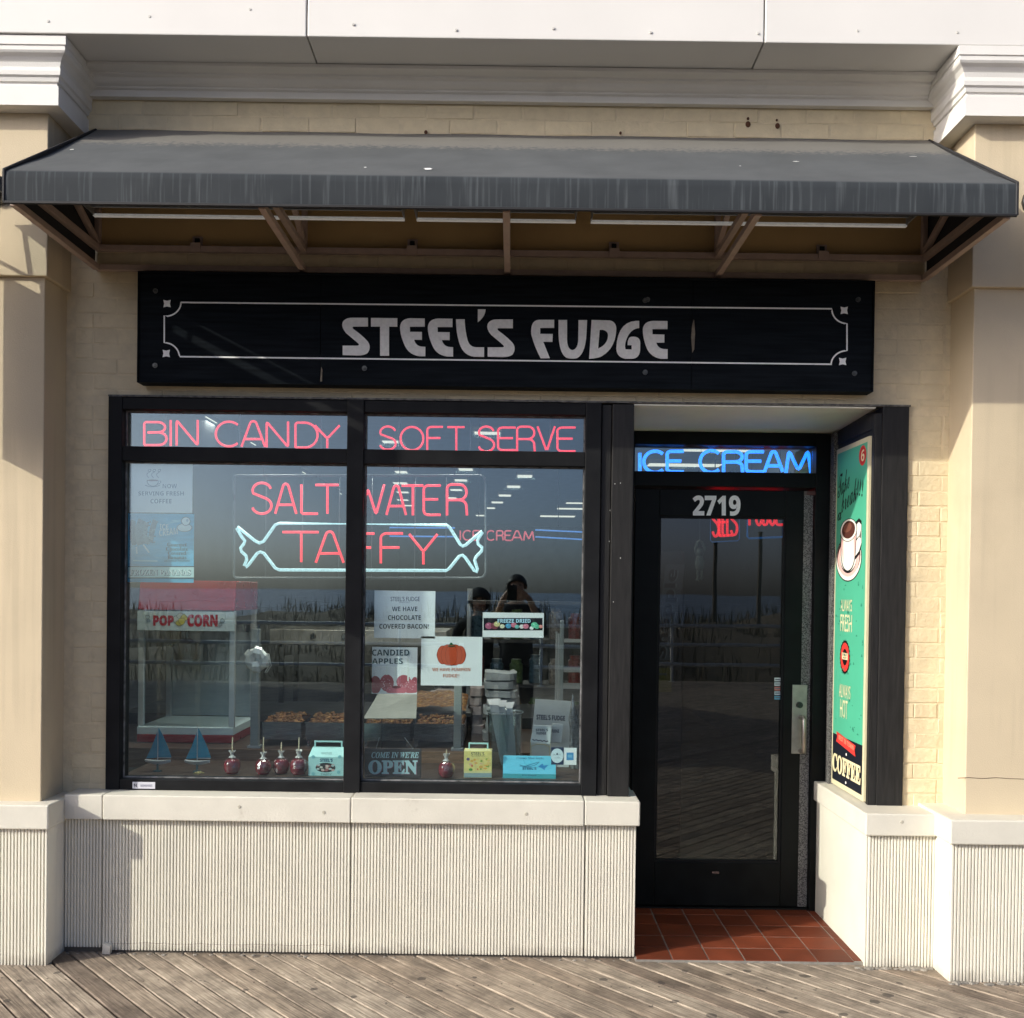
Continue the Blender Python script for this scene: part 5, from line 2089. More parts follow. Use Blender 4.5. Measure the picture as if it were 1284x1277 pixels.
for cx, cy, r_, c in ((385, 140, 17, (206, 214, 206)), (400, 124, 14, (214, 220, 210)), (418, 132, 15, (208, 200, 110)), (394, 156, 14, (200, 190, 90)), (408, 148, 15, (214, 204, 96)), (246, 128, 9, (160, 180, 186)), (250, 145, 7, (160, 180, 186)), (600, 145, 9, (160, 180, 186)), (590, 164, 7, (160, 180, 186))):
    s.ell(cx, cy, r_ + 2, r_ + 2, ink(90, 96, 90), n=12, wob=0.12)
    s.ell(cx, cy, r_, r_, ink(*c), n=12, wob=0.12)
s.done(sp)
for xx in (x0, x1 - 0.028):
    b = MB()
    b.box(xx, xx + 0.028, YPc + 0.013, YPc + 0.04, ZC + 0.08, zs1 - 0.001)
    b.build('corner_post', pmat('satin_aluminium', (0.50, 0.56, 0.57), 0.4, metal=0.3), pm, bev=0.002)
    b = MB()
    b.box(xx, xx + 0.028, YPc + 0.44, YPc + 0.468, ZC + 0.08, zs1 - 0.001)
    b.build('corner_post', M_ALU, pm, bev=0.002)
b = MB()
b.box(x0 + 0.028, x1 - 0.028, YPc + 0.02, YPc + 0.025, ZC + 0.085, zs0 - 0.002)
b.build('glass_door', M_CLEAR, pm)
b = MB()
b.box(x0, x1, YPc + 0.002, YPc + 0.48, zb1 - 0.015, ZC + 0.0795)
b.build('bed_rim', pmat('pale_sign_strip', lin(196, 214, 216), 0.5, var=0.04), pm, bev=0.002)
b = MB()
b.box(x0, x1, YPc, YPc + 0.48, ZC, zb1 - 0.016)
b.build('base', redP, pm, bev=0.003)
b = MB()
b.box(x0 + 0.03, x1 - 0.03, YPc + 0.46, YPc + 0.467, ZC + 0.085, zs1 - 0.001)
b.build('back_panel', pmat('grey_back_panel', (0.34, 0.40, 0.42), 0.4, metal=0.3, var=0.15, scale=5), pm)
kx, kz = at(234, 818, YPc + 0.22)
b = MB()
b.lathe([(0.052, -0.05), (0.066, -0.035), (0.07, 0.02), (0.072, 0.05), (0.05, 0.055), (0.02, 0.075)], (kx, YPc + 0.22, kz), 20)
b.tube([(kx - 0.07, YPc + 0.22, kz + 0.03), (kx - 0.1, YPc + 0.22, kz + 0.035), (kx - 0.1, YPc + 0.22, zs0)], 0.006, 6)
b.tube([(kx, YPc + 0.22, kz + 0.07), (kx, YPc + 0.22, zs1 - 0.002)], 0.012, 8)
b.box(kx - 0.10, kx - 0.02, YPc + 0.17, YPc + 0.27, zs0 - 0.08, zs1 - 0.002)
b.build('kettle', M_STEEL, pm)
# posts of the sneeze guard
gp = None
for px, top, bt, wpx, lab in ((320, 789, 939, 10, 'square grey post carrying the silver bow'), (574.5, 838, 940, 9.5, 'square grey post below the pumpkin notice'), (705, 778, 884, 5, 'thin grey post near the right end of the window')):
    Yq = 5.16
    X, Zt = at(px, top, Yq)
    Wd = wpx / 1286 * Yq
    o = thing('guard_post', lab, 'post', (X, Yq, ZC), 'posts of the counter guard')
    b = MB()
    b.box(X - Wd / 2, X + Wd / 2, Yq, Yq + Wd, ZC + 0.006, Zt)
    b.build('tube', pmat('dull_aluminium_post', (0.26, 0.29, 0.28), 0.5, metal=0.2, var=0.1, scale=10), o, bev=0.002)
    b = MB()
    b.box(X - Wd * 0.8, X + Wd * 0.8, Yq - 0.012, Yq + Wd + 0.012, ZC - 0.0035, ZC + 0.006)
    b.build('foot', M_ALU, o)

# bow
bx, bz = at(323, 827, 5.13)
bo = thing('bow', 'silver ribbon bow tied to a grey post', 'bow', (bx, 5.13, bz))
ribM = pmat('silver_ribbon', (0.62, 0.66, 0.63), 0.35, metal=0.2, var=0.08, scale=20)
for i in range(11):
    a = 2 * PI * i / 11 + 0.2
    l = 0.058 if i % 2 else 0.066
    b = MB()
    d = Vector((math.cos(a), 0, math.sin(a)))
    n_ = Vector((-math.sin(a), 0, math.cos(a)))
    pts = []
    wd = 0.017
    lift = -0.012 - 0.018 * (i % 3) / 2
    for t in range(9):
        ang = PI * 2 * t / 8
        rad = l / 2 * (1 - math.cos(ang))
        off = Vector((0, lift - 0.016 * math.sin(ang), 0)) + d * rad
        pts.append((off, wd * (0.45 + 0.75 * math.sin(PI * min(1, rad / l) * 0.8))))
    vs = []
    for p_, w_ in pts:
        c0 = Vector((bx, 5.13, bz)) + p_
        vs += [c0 - n_ * w_, c0 + n_ * w_]
    b.add(vs, [(2 * k, 2 * k + 1, 2 * k + 3, 2 * k + 2) for k in range(8)])
    q = b.build('loop', ribM, bo, smooth=False)
    sm = q.modifiers.new('thickness', 'SOLIDIFY')
    sm.thickness = 0.0012
b = MB()
for sx_ in (0.05, 0.06):
    b.tube([(bx, 5.12, bz), (bx + sx_, 5.115, bz + 0.03), (bx + sx_ + 0.012, 5.115, bz - 0.03), (bx + sx_ - 0.01, 5.115, bz - 0.065)], 0.0022, 5)
b.build('ribbon_tail', ribM, bo)

# steel pans with nuts
nutM = pmat('roasted_nuts', (0.17, 0.075, 0.025), 0.5, var=0.7, scale=80, island=0.4, col2=(0.34, 0.20, 0.07), cover=0.52, edge=0.08)


def pan(x0, x1, Y, label, fill, dep=0.26):
    o = thing('food_pan', label, 'pan', ((x0 + x1) / 2, Y + dep / 2, ZC), 'steel pans of nuts')
    z0, z1 = ZC + 0.03, ZC + 0.115
    b = MB()
    t = 0.003
    b.box(x0, x1, Y, Y + t, z0, z1)
    b.box(x0, x1, Y + dep - t, Y + dep, z0, z1 + 0.02)
    b.box(x0, x0 + t, Y + t, Y + dep - t, z0, z1)
    b.box(x1 - t, x1, Y + t, Y + dep - t, z0, z1)
    b.box(x0 + t, x1 - t, Y + t, Y + dep - t, z0, z0 + 0.003)
    b.bar((x0 - 0.004, Y - 0.002, z1 + 0.002), (x1 + 0.004, Y - 0.002, z1 + 0.002), 0.01, 0.006)
    b.bar((x0 - 0.004, Y - 0.002, z0 + 0.03), (x1 + 0.004, Y - 0.002, z0 + 0.03), 0.005, 0.004)
    b.build('pan_body', M_STEEL, o)
    b = MB()
    for xx in (x0 + 0.012, x1 - 0.012):
        for yy in (Y + 0.02, Y + dep - 0.02):
            b.box(xx - 0.006, xx + 0.006, yy - 0.006, yy + 0.006, ZC - 0.003, z0)
    b.build('leg', M_STEEL, o)
    b = MB()
    rn = random.Random(int(x0 * 1000) + 7)
    for i in range(170):
        xx, yy = rn.uniform(x0 + 0.014, x1 - 0.014), rn.uniform(Y + 0.014, Y + dep - 0.014)
        s_ = rn.uniform(0.006, 0.010)
        zz = z1 - 0.10 + fill + 0.028 * (yy - Y) / dep + rn.uniform(0, 0.010)
        b.lathe([(s_ * 0.3, -0.004), (s_, s_ * 0.2), (s_ * 0.8, s_ * 0.8), (s_ * 0.2, s_ * 1.1)], (xx, yy, zz), 6, sx=rn.uniform(0.8, 1.6))
    b.box(x0 + t, x1 - t, Y + t, Y + dep - t, z0 + 0.004, z1 - 0.104 + fill)
    q = b.build('nuts', nutM, o)
    q['kind'] = 'stuff'


YQ = 5.22
for p0, p1, lab, fill in ((326, 377, 'steel pan of nuts, first from the silver bow post', 0.088), (383, 436, 'steel pan of nuts just left of the middle mullion', 0.09),
                          (455.5, 513.5, 'full steel pan of nuts behind the OPEN plaque', 0.098), (519, 582, 'half empty steel pan of nuts behind the single candy apple', 0.085)):
    pan(at(p0, 930, YQ)[0], at(p1, 930, YQ)[0], YQ, lab, fill)

# brown brittle sheet and wrapped stacks behind the pans
b = MB()
x0, x1 = at(478, 890, 5.6)[0], at(585, 890, 5.6)[0]
nx_, ny_ = 26, 10
vs = []
rs = random.Random(4)
for j in range(ny_ + 1):
    for i in range(nx_ + 1):
        ed = min(i, nx_ - i, 4) / 4
        vs.append((x0 + (x1 - x0) * i / nx_, 5.5 + 0.34 * j / ny_, 0.955 + 0.022 * ed + rs.uniform(-0.004, 0.006) + 0.05 * j / ny_))
k = nx_ + 1
b.add(vs, [(j * k + i, j * k + i + 1, (j + 1) * k + i + 1, (j + 1) * k + i) for j in range(ny_) for i in range(nx_)], nutM)
b.box(x0 - 0.03, x1 + 0.03, 5.49, 5.86, 0.925, 0.945, pmat('dark_baking_sheet', (0.05, 0.05, 0.05), 0.4, metal=0.5))
b.box(x0, x1, 5.55, 5.84, ZC - 0.002, 0.924, M_DARKIN)
tag(b.build('brittle_tray', None), 'sheet of brown nut brittle on a dark tray behind the pans', 'tray')


def lump(name, label, cat, x0, x1, Y, z0, z1, m, seed, layers=5, dep=0.24, group=None):
    rl = random.Random(seed)
    b = MB()
    h = (z1 - z0) / layers
    for i in range(layers):
        a, c, d = rl.uniform(-0.012, 0.012), rl.uniform(-0.012, 0.012), rl.uniform(-0.015, 0.015)
        n = 14
        pr2 = []
        for s_ in range(n):
            t = 2 * PI * s_ / n
            sx_ = abs(math.cos(t)) ** 0.4 * math.copysign(1, math.cos(t))
            sy_ = abs(math.sin(t)) ** 0.4 * math.copysign(1, math.sin(t))
            k = 1 + rl.uniform(-0.05, 0.04)
            pr2.append(((x0 + x1) / 2 + a + sx_ * (x1 - x0) / 2 * k, Y + dep / 2 + d + sy_ * dep / 2 * k))
        vs = [(x, y, z0 + h * i + rl.uniform(0, h * 0.1)) for x, y in pr2] + [(x, y, z0 + h * (i + 0.9) + rl.uniform(-h * 0.15, h * 0.1)) for x, y in pr2]
        fs = [tuple(range(n))[::-1], tuple(range(n, 2 * n))] + [(s_, (s_ + 1) % n, n + (s_ + 1) % n, n + s_) for s_ in range(n)]
        b.add(vs, fs)
    o = b.build(name, m)
    return tag(o, label, cat, group)


bagM = pmat('pale_paper_bag', (0.36, 0.39, 0.40), 0.8, var=0.15, scale=14, bump=0.004, bscale=30)
pinkM = pmat('pinkish_paper_bag', (0.34, 0.29, 0.28), 0.8, var=0.15, scale=14, bump=0.004, bscale=30)
lump('bag_stack', 'taller stack of folded white paper bags behind the clear bin', 'paper bags', at(607, 870, 5.45)[0], at(649, 870, 5.45)[0], 5.45, ZC - 0.001, at(628, 843, 5.45)[1], bagM, 1, 8, group='stacks of paper bags')
lump('bag_stack', 'lower stack of pinkish paper bags beside the white stack', 'paper bags', at(588, 870, 5.75)[0], at(606, 870, 5.75)[0], 5.75, ZC - 0.001, at(600, 862, 5.75)[1], pinkM, 2, 5, group='stacks of paper bags')
lump('bag_stack', 'flat pile of crumpled bags behind the brittle tray', 'paper bags', at(537, 880, 6.0)[0], at(572, 880, 6.0)[0], 6.02, 0.86, at(555, 868, 6.0)[1], pinkM, 3, 3, group='stacks of paper bags')
b = MB()
b.box(-2.3, 0.5, 6.003, 6.75, 0.0, 0.859)
tag(b.build('back_counter', pmat('steel_grey_counter', (0.03, 0.032, 0.032), 0.45, metal=0.2, var=0.2, scale=5)), 'long grey back counter behind the display counter', 'counter')

# steel hood and dark shelving further in
b = MB()
x0, x1 = at(338, 800, 6.6)[0], at(560, 800, 6.6)[0]
z0, z1 = at(380, 808.5, 6.6)[1], at(380, 789.5, 6.6)[1]
b.box(x0, x1, 6.6, 7.2, z0, z1)
hd = b.build('steel_shelf', pmat('worn_shelf_steel', (0.30, 0.29, 0.26), 0.4, metal=0.5, var=0.3, scale=6), bev=0.004)
tag(hd, 'stainless steel shelf on brackets behind the nut pans', 'shelf')
b = MB()
for px in (393, 432):
    X, Z = at(px, 798, 6.6)
    b.lathe([(0.012, 0), (0.02, 0.01), (0.014, 0.02)], (0, 0, 0), 10)
    for i in range(len(b.v) - 30, len(b.v)):
        v = b.v[i]
        b.v[i] = (X + v[0], 6.6 - v[2], Z + v[1])
b.build('knob', M_STEEL, hd)
b = MB()
for xx in (x0 + 0.05, x1 - 0.08):
    b.box(xx, xx + 0.03, 6.65, 6.68, 0.859, z0)
    b.box(xx, xx + 0.03, 7.1, 7.13, 0.0, z0)
b.build('leg', M_STEEL, hd)
sv = thing('shelf_unit', 'dark wire shelf unit with jars at the back of the shop', 'shelf unit', (0.1, 8.2, 0))
for z_ in (0.5, 0.85, 1.2, 1.5):
    b = MB()
    b.box(-0.35, 1.1, 8.0, 8.4, z_, z_ + 0.025)
    b.build('shelf', pmat('dark_shelf_metal', (0.06, 0.06, 0.06), 0.5, metal=0.4), sv)
for xx in (-0.35, 1.075):
    for yy in (8.0, 8.375):
        b = MB()
        b.box(xx, xx + 0.025, yy, yy + 0.024, 0, 1.62)
        b.build('upright', M_ALU, sv)
rj = random.Random(12)
for z_ in (0.525, 0.875, 1.225):
    for i in range(9):
        b = MB()
        c = rj.choice(((0.20, 0.03, 0.03), (0.05, 0.10, 0.14), (0.22, 0.14, 0.04), (0.10, 0.16, 0.07), (0.25, 0.22, 0.20)))
        hh = rj.uniform(0.14, 0.22)
        b.lathe([(0.05, 0), (0.054, 0.01), (0.054, hh), (0.04, hh + 0.012), (0.042, hh + 0.04)], (-0.27 + i * 0.155, 8.15 + rj.uniform(-0.03, 0.03), z_), 12)
        q = b.build('candy_jar', pmat('sweets_%d_%d' % (int(c[0] * 100), int(c[1] * 100)), c, 0.3, var=0.4, scale=50))
        tag(q, 'jar of coloured sweets on the wire shelf at the back', 'jar', 'jars on the back shelf')

# wire display rack seen right of the thin post
rk = thing('wire_rack', 'wire rack with thin shelves behind the right end of window', 'rack', (0.45, 6.3, 0))
b = MB()
xa, xb = at(700, 850, 6.2)[0], at(738, 850, 6.2)[0]
for z_ in (0.55, 0.85, 1.02, 1.12, 1.3):
    for yy in (6.2, 6.3, 6.4, 6.5):
        b.tube([(xa, yy, z_), (xb + 0.2, yy, z_)], 0.005, 5)
for xx in (xa, xb + 0.2):
    for yy in (6.2, 6.5):
        b.tube([(xx, yy, 0), (xx, yy, 1.35)], 0.007, 6)
b.build('wire_frame', M_ALU, rk)

# ceiling lights, measured where they show through the glass
ZL = 2.95
rows = {'left transom': ((252, 527, 112, 0.5), (300, 557, 64, 0.3)), 'right transom': ((492, 555, 24, 0.2), (611, 544, 32, 0.2)),
        'row behind the SALT lettering': ((346, 593, 72, 0.3), (388, 619, 42, 0.3), (388, 628, 42, 0.3)),
        'row behind the WATER lettering': ((503, 592.7, 14, 0.3), (502, 606.6, 17, 0.3), (505, 618, 14, 0.3), (505, 627.6, 13, 0.3), (509, 634.5, 20, 0.3)),
        'row ending at the candy outline': ((584, 589.5, 17, 0.3), (578, 603, 15, 0.3), (572, 615, 14, 0.3), (566, 625, 12, 0.3)),
        'row right of the candy outline': ((658, 598, 18, 0.4), (644, 611, 16, 0.4), (633, 622, 15, 0.4), (623.5, 630.6, 14, 0.4), (615, 637.7, 11, 0.4), (602, 647, 10, 0.4)),
        'row at the far right': ((722, 631.5, 24, 0.3), (715, 638.5, 32, 0.4), (699, 648, 43, 0.5)),
        'transom over the door': ((905, 565, 95, 0.35), (858, 584, 90, 0.35))}
FRONT = ((-1.35, 5.0), (-0.2, 5.0))                  # added unseen lights that brighten the goods behind the glass
for rname, items in rows.items():
    for k, (px, py, wpx, dy) in enumerate(items):
        d = ray(px, py)
        kk = (ZL - 1.6) / d.z
        X, Y = d.x * kk, d.y * kk
        w_ = wpx / 1286 * Y
        w_ = min(w_, 2 * (2.44 - abs(X)))
        where = 'only' if len(items) == 1 else ('nearest' if k == 0 else ('farthest' if k == len(items) - 1 else ('second', 'third', 'fourth', 'fifth')[k - 1]))
        o = thing('ceiling_light', 'pale ceiling light, %s of the %s' % (where, rname), 'ceiling light', (X, Y, ZL), 'ceiling lights in the shop')
        b = MB()
        dy *= 0.6
        b.box(X - w_ / 2 - 0.015, X + w_ / 2 + 0.015, Y - dy / 2 - 0.015, Y + dy / 2 + 0.015, ZL + 0.006, 3.0)
        b.build('housing', whM, o)
        b = MB()
        b.box(X - w_ / 2, X + w_ / 2, Y - dy / 2, Y + dy / 2, ZL, ZL + 0.0055)
        b.build('diffuser', M_LIT, o)
        if Y < 14:
            la = bpy.data.lights.new('ceiling_lamp', 'AREA')
            la.energy, la.size, la.color = 2.5, 0.25, (1.0, 0.95, 0.86)
            lo = bpy.data.objects.new('ceiling_lamp', la)
            C.objects.link(lo)
            lo.parent = o
            lo.location = (0, 0, -0.02)

for k, (X, Y) in enumerate(FRONT):
    o = thing('ceiling_light', 'added unseen ceiling light right behind the window head, ' + ('left one' if k == 0 else 'right one'), 'ceiling light', (X, Y, ZL), 'ceiling lights in the shop')
    b = MB()
    b.box(X - 0.30, X + 0.30, Y - 0.12, Y + 0.12, ZL + 0.006, 3.0)
    b.build('housing', whM, o)
    b = MB()
    b.box(X - 0.28, X + 0.28, Y - 0.10, Y + 0.10, ZL, ZL + 0.0055)
    b.build('diffuser', M_LIT, o)
    la = bpy.data.lights.new('ceiling_lamp', 'AREA')
    la.energy, la.size, la.color = 11.5, 0.3, (1.0, 0.95, 0.86)
    lo = bpy.data.objects.new('ceiling_lamp', la)
    C.objects.link(lo)
    lo.parent = o
    lo.location = (0, 0, -0.02)

# =================================================================== THINGS ON THE DISPLAY LEDGE
# toy sailing boats
sailM = pmat('blue_sailcloth', (0.015, 0.24, 0.36), 0.7, var=0.15, scale=25)
hullM = pmat('white_hull_paint', (0.60, 0.62, 0.62), 0.4)
c8b = c8
for n_, (mx, lab, dx) in enumerate(((295, 'blue sailed toy boat nearest the left frame', 0), (482, 'blue sailed toy boat nearest the candy apples', 0))):
    Y = 4.76
    X, zt = at(*c8(mx, 640), Y)
    zh = ZD + 0.05
    o = thing('toy_boat', lab, 'toy boat', (X, Y, ZD), 'toy sailing boats')
    b = MB()                                         # hull: lens-shaped, pointed at both ends, deeper amidships
    vs = []
    ns = 12
    for i in range(ns + 1):
        t = i / ns
        xx = X - 0.058 + 0.118 * t
        wy = 0.019 * math.sin(PI * min(1, t * 0.86 + 0.14)) ** 0.8
        dz = 0.018 * math.sin(PI * (0.1 + 0.8 * t))
        sheer = 0.006 * (2 * t - 1) ** 2
        vs += [(xx, Y - wy, zh + sheer), (xx, Y, zh - dz), (xx, Y + wy, zh + sheer)]
    fs = []
    for i in range(ns):
        a = i * 3
        fs += [(a, a + 3, a + 4, a + 1), (a + 1, a + 4, a + 5, a + 2), (a + 2, a + 5, a + 3, a)]
    fs += [(0, 1, 2), (ns * 3 + 2, ns * 3 + 1, ns * 3)]
    b.add(vs, fs)
    b.build('hull', hullM, o)
    b = MB()
    b.tube([(X, Y, zh), (X, Y, zt)], 0.0018, 6)
    b.tube([(X + 0.002, Y, zh + 0.014), (X + 0.062, Y, zh + 0.014)], 0.0014, 5)
    b.build('mast', hullM, o)
    top_ = zt - 0.012
    for part, pts in (('mainsail', [(X + 0.003, zh + 0.017), (X + 0.064, zh + 0.017), (X + 0.045, zh + 0.07), (X + 0.02, zh + 0.125), (X + 0.003, top_)]),
                      ('jib', [(X - 0.054, zh + 0.010), (X - 0.003, zh + 0.014), (X - 0.003, top_ - 0.02), (X - 0.026, zh + 0.07)])):
        b = MB()
        b.prism(pts, Y - 0.0008 + (0.002 if n_ else 0), Y + 0.0008)
        b.build(part, sailM, o)
    b = MB()
    b.box(X - 0.016, X + 0.016, Y - 0.012, Y + 0.012, ZD + 0.0003, ZD + 0.006)
    b.box(X - 0.004, X + 0.004, Y - 0.004, Y + 0.004, ZD + 0.006, zh - 0.012)
    b.build('stand', pmat('teal_stand', (0.05, 0.16, 0.17), 0.5), o)
# little yellow starfish by the second boat
X, Z = at(249, 968, 4.71)
b = MB()
pts = []
for i in range(10):
    a = i * PI / 5
    r_ = 0.026 if i % 2 == 0 else 0.011
    pts.append((X + r_ * math.cos(a), 4.715 + r_ * math.sin(a)))
n = 10
b.add([(x, y, ZD + 0.0005) for x, y in pts] + [(x, y, ZD + 0.006) for x, y in pts] + [(X, 4.715, ZD + 0.012)],
      [tuple(reversed(range(n)))] + [(i, (i + 1) % n, n + (i + 1) % n, n + i) for i in range(n)] + [(n + i, n + (i + 1) % n, 2 * n) for i in range(n)])
tag(b.build('starfish', pmat('dull_yellow', (0.32, 0.27, 0.10), 0.8)), 'small yellow starfish ornament below the second toy boat', 'ornament')

# candy apples
appleM = pmat('candy_red', (0.20, 0.016, 0.026), 0.18, var=0.35, scale=50, island=0.0, rvar=0.05)
cello = glass('cellophane', tint=(0.95, 0.95, 0.95), f0=0.12, rough=0.12)
celloT = pmat('gathered_cellophane', (0.55, 0.52, 0.50), 0.3, var=0.3, scale=80)
stickM = pmat('pale_wooden_stick', (0.56, 0.47, 0.32), 0.8)


def apple(px, pc, pt, lab, Y=4.72, r_=0.038):
    X, Z = at(px, pc, Y)
    zt = at(px, pt, Y)[1]
    r0 = r_ * (0.95 + 0.11 * ((px * 7.3) % 1.0))
    o = thing('candy_apple', lab, 'candy apple', (X, Y, ZD), 'candy apples on the ledge')
    c = (X, Y, ZD + 0.0005)
    b = MB()
    b.lathe([(r0 * 0.35, 0), (r0 * 0.70, 0.004), (r0 * 0.93, r0 * 0.5), (r0, r0 * 1.0), (r0 * 0.96, r0 * 1.35), (r0 * 0.78, r0 * 1.72), (r0 * 0.45, r0 * 1.90), (r0 * 0.12, r0 * 1.84)], c, 22)
    b.build('fruit', appleM, o, smooth=True)
    b = MB()                                         # crinkled wrap
    ra = random.Random(int(px))
    vs, fs = [], []
    pf = [(r0 * 0.96, r0 * 0.35), (r0 * 1.05, r0 * 0.9), (r0 * 1.02, r0 * 1.4), (r0 * 0.8, r0 * 1.82), (r0 * 0.42, r0 * 2.05), (r0 * 0.18, r0 * 2.30), (r0 * 0.22, r0 * 2.55), (r0 * 0.42, r0 * 2.85)]
    n = 18
    for k, (rr_, zz) in enumerate(pf):
        for j in range(n):
            a = 2 * PI * j / n
            q = rr_ * (1 + ra.uniform(-0.04, 0.05) * (1 + k * 0.5))
            vs.append((c[0] + q * math.cos(a), c[1] + q * math.sin(a), c[2] + zz + (ra.uniform(-0.004, 0.006) if k == 7 else 0)))
    for k in range(len(pf) - 1):
        for j in range(n):
            fs.append((k * n + j, k * n + (j + 1) % n, (k + 1) * n + (j + 1) % n, (k + 1) * n + j))
    b.add(vs[:5 * n], [f for f in fs if max(f) < 5 * n], cello)
    b.add(vs, [f for f in fs if max(f) >= 5 * n], celloT)
    b.build('wrapper', None, o)
    b = MB()
    b.tube([(X, Y, c[2] + r0 * 1.6), (X + 0.001, Y, zt)], 0.0028, 7)
    b.build('stick', stickM, o)


apple(291, 962, 925, 'wrapped candy apple standing alone near the toy boats')
apple(330, 962, 925, 'wrapped candy apple first of the close three', Y=4.71)
apple(352.5, 962, 931, 'wrapped candy apple in the middle of the close three', Y=4.74)
apple(374.5, 963, 925, 'wrapped candy apple touching the pale green gable box', Y=4.715)
apple(559.5, 964, 940, 'wrapped candy apple beside the OPEN plaque', Y=4.70)


# gable boxes
def gable(x0, x1, yt, ys, yb, Y, label, mats, draw):
    X0, X1 = at(x0, yb, Y)[0], at(x1, yb, Y)[0]
    zs_, zt = at(x0, ys, Y)[1], at(x0, yt, Y)[1]
    dp = 0.09
    o = thing('gable_box', label, 'box', ((X0 + X1) / 2, Y + dp / 2, ZD), 'gable boxes on the ledge')
    b = MB()
    z0 = ZD + 0.0005
    ym_ = Y + dp / 2
    zm = zt - 0.028
    vs = [(X0, Y, z0), (X1, Y, z0), (X1, Y + dp, z0), (X0, Y + dp, z0), (X0, Y, zs_), (X1, Y, zs_), (X1, Y + dp, zs_), (X0, Y + dp, zs_),
          (X0 + 0.012, ym_ - 0.002, zm), (X1 - 0.012, ym_ - 0.002, zm), (X1 - 0.012, ym_ + 0.002, zm), (X0 + 0.012, ym_ + 0.002, zm)]
    fs = [(3, 2, 1, 0), (0, 1, 5, 4), (1, 2, 6, 5), (2, 3, 7, 6), (3, 0, 4, 7), (4, 5, 9, 8), (6, 7, 11, 10), (5, 6, 10, 9), (7, 4, 8, 11), (8, 9, 10, 11)]
    b.add(vs, fs)
    b.build('carton', mats[0], o, bev=0.001)
    b = MB()
    q = 0.007
    xa, xb = X0 + 0.018, X1 - 0.018
    for (a0, a1, c0, c1) in ((xa, xa + q, zm, zt), (xb - q, xb, zm, zt), (xa + q, xb - q, zt - q, zt)):
        b.box(a0, a1, ym_ - 0.002, ym_ + 0.002, c0, c1)
    b.build('handle', mats[1], o)
    s = Sheet(plane_at(Y - 0.0002), (0, -1, 0), 0.0005, 0.0003)
    draw(s)
    s.done(o)


tealB = pmat('pale_teal_card', lin(170, 214, 212), 0.6, var=0.04)


def draw1(s):
    cmap(s, c8)
    s.text('HANDMADE', 1068, 768, 1118, 778, ink(90, 120, 124))
    s.text("STEEL'S", 1062, 798, 1122, 814, ink(44, 96, 120), BOLD, off=0.03)
    s.ell(1088, 841, 47, 23, ink(40, 44, 50))
    for i in range(16):
        s.ell(1088 + random.uniform(-36, 36), 841 + random.uniform(-14, 14), 8, 5, ink(*random.choice(((206, 170, 160), (180, 200, 196), (214, 206, 190), (170, 110, 110)))), n=9)
    s.text('TAFFY', 1064, 868, 1118, 877, ink(90, 120, 124))
    for x, y in ((1030, 870), (1150, 862), (1030, 790), (1155, 790)):
        s.ell(x, y, 8, 8, ink(130, 190, 196), n=12)


def draw2(s):
    c = lambda x, y: (430 + x / 3.669, 740 + y / 3.669)
    cmap(s, c)
    s.rect(558, 742, 684, 834, pmat('sunny_print', lin(226, 210, 130), 0.6, var=0.12, scale=60))
    s.text("STEEL'S", 590, 746, 650, 761, ink(60, 76, 60), BOLD)
    s.text('SALT WATER TAFFY', 592, 763, 655, 768, ink(110, 110, 70))
    for i in range(24):
        s.ell(random.uniform(568, 676), random.uniform(778, 826), random.uniform(4, 11), random.uniform(3, 8), ink(*random.choice(((224, 170, 80), (206, 120, 80), (230, 200, 120), (140, 170, 80), (220, 180, 150)))), n=10)
    s.ell(576, 778, 8, 7, ink(110, 100, 130), n=12)
    s.ell(588, 826, 9, 6, ink(80, 150, 70), n=12)
    s.rect(557, 842, 684, 862, ink(140, 160, 160))


gable(386.5, 432, 930.5, 949, 974, 4.70, 'pale green gable box with an oval window by the mullion', (tealB, tealB), draw1)
gable(581.5, 616.5, 933, 942, 975, 4.70, 'yellow printed gable box with a teal handle', (pmat('cream_yellow_card', lin(214, 206, 150), 0.6), tealB), draw2)

# flat teal box leaning on a stand
Y = 4.70
X0, X1 = at(630.5, 978, Y)[0], at(697, 978, Y)[0]
o = thing('sweet_box', 'flat turquoise box of sweets propped up at the right', 'box', ((X0 + X1) / 2, Y, ZD))
zt = at(660, 950, Y)[1]
b = MB()
fz = ZD + 0.022
poly = [(Y, ZD + 0.0005), (Y + 0.05, ZD + 0.0005), (Y + 0.09, zt - 0.016), (Y + 0.052, zt), (Y, fz)]
b.prismx(poly, X0, X1)
b.build('carton', pmat('turquoise_card', lin(88, 178, 204), 0.55, var=0.04), o, bev=0.001)
nrm = Vector((0, -(zt - fz), 0.052)).normalized()


def PB(px, py):
    u, v = (px - 350) / (910 - 350), (py - 775) / (955 - 775)
    return (X0 + (X1 - X0) * u, Y + 0.052 * (1 - v), zt + (fz - zt) * v)


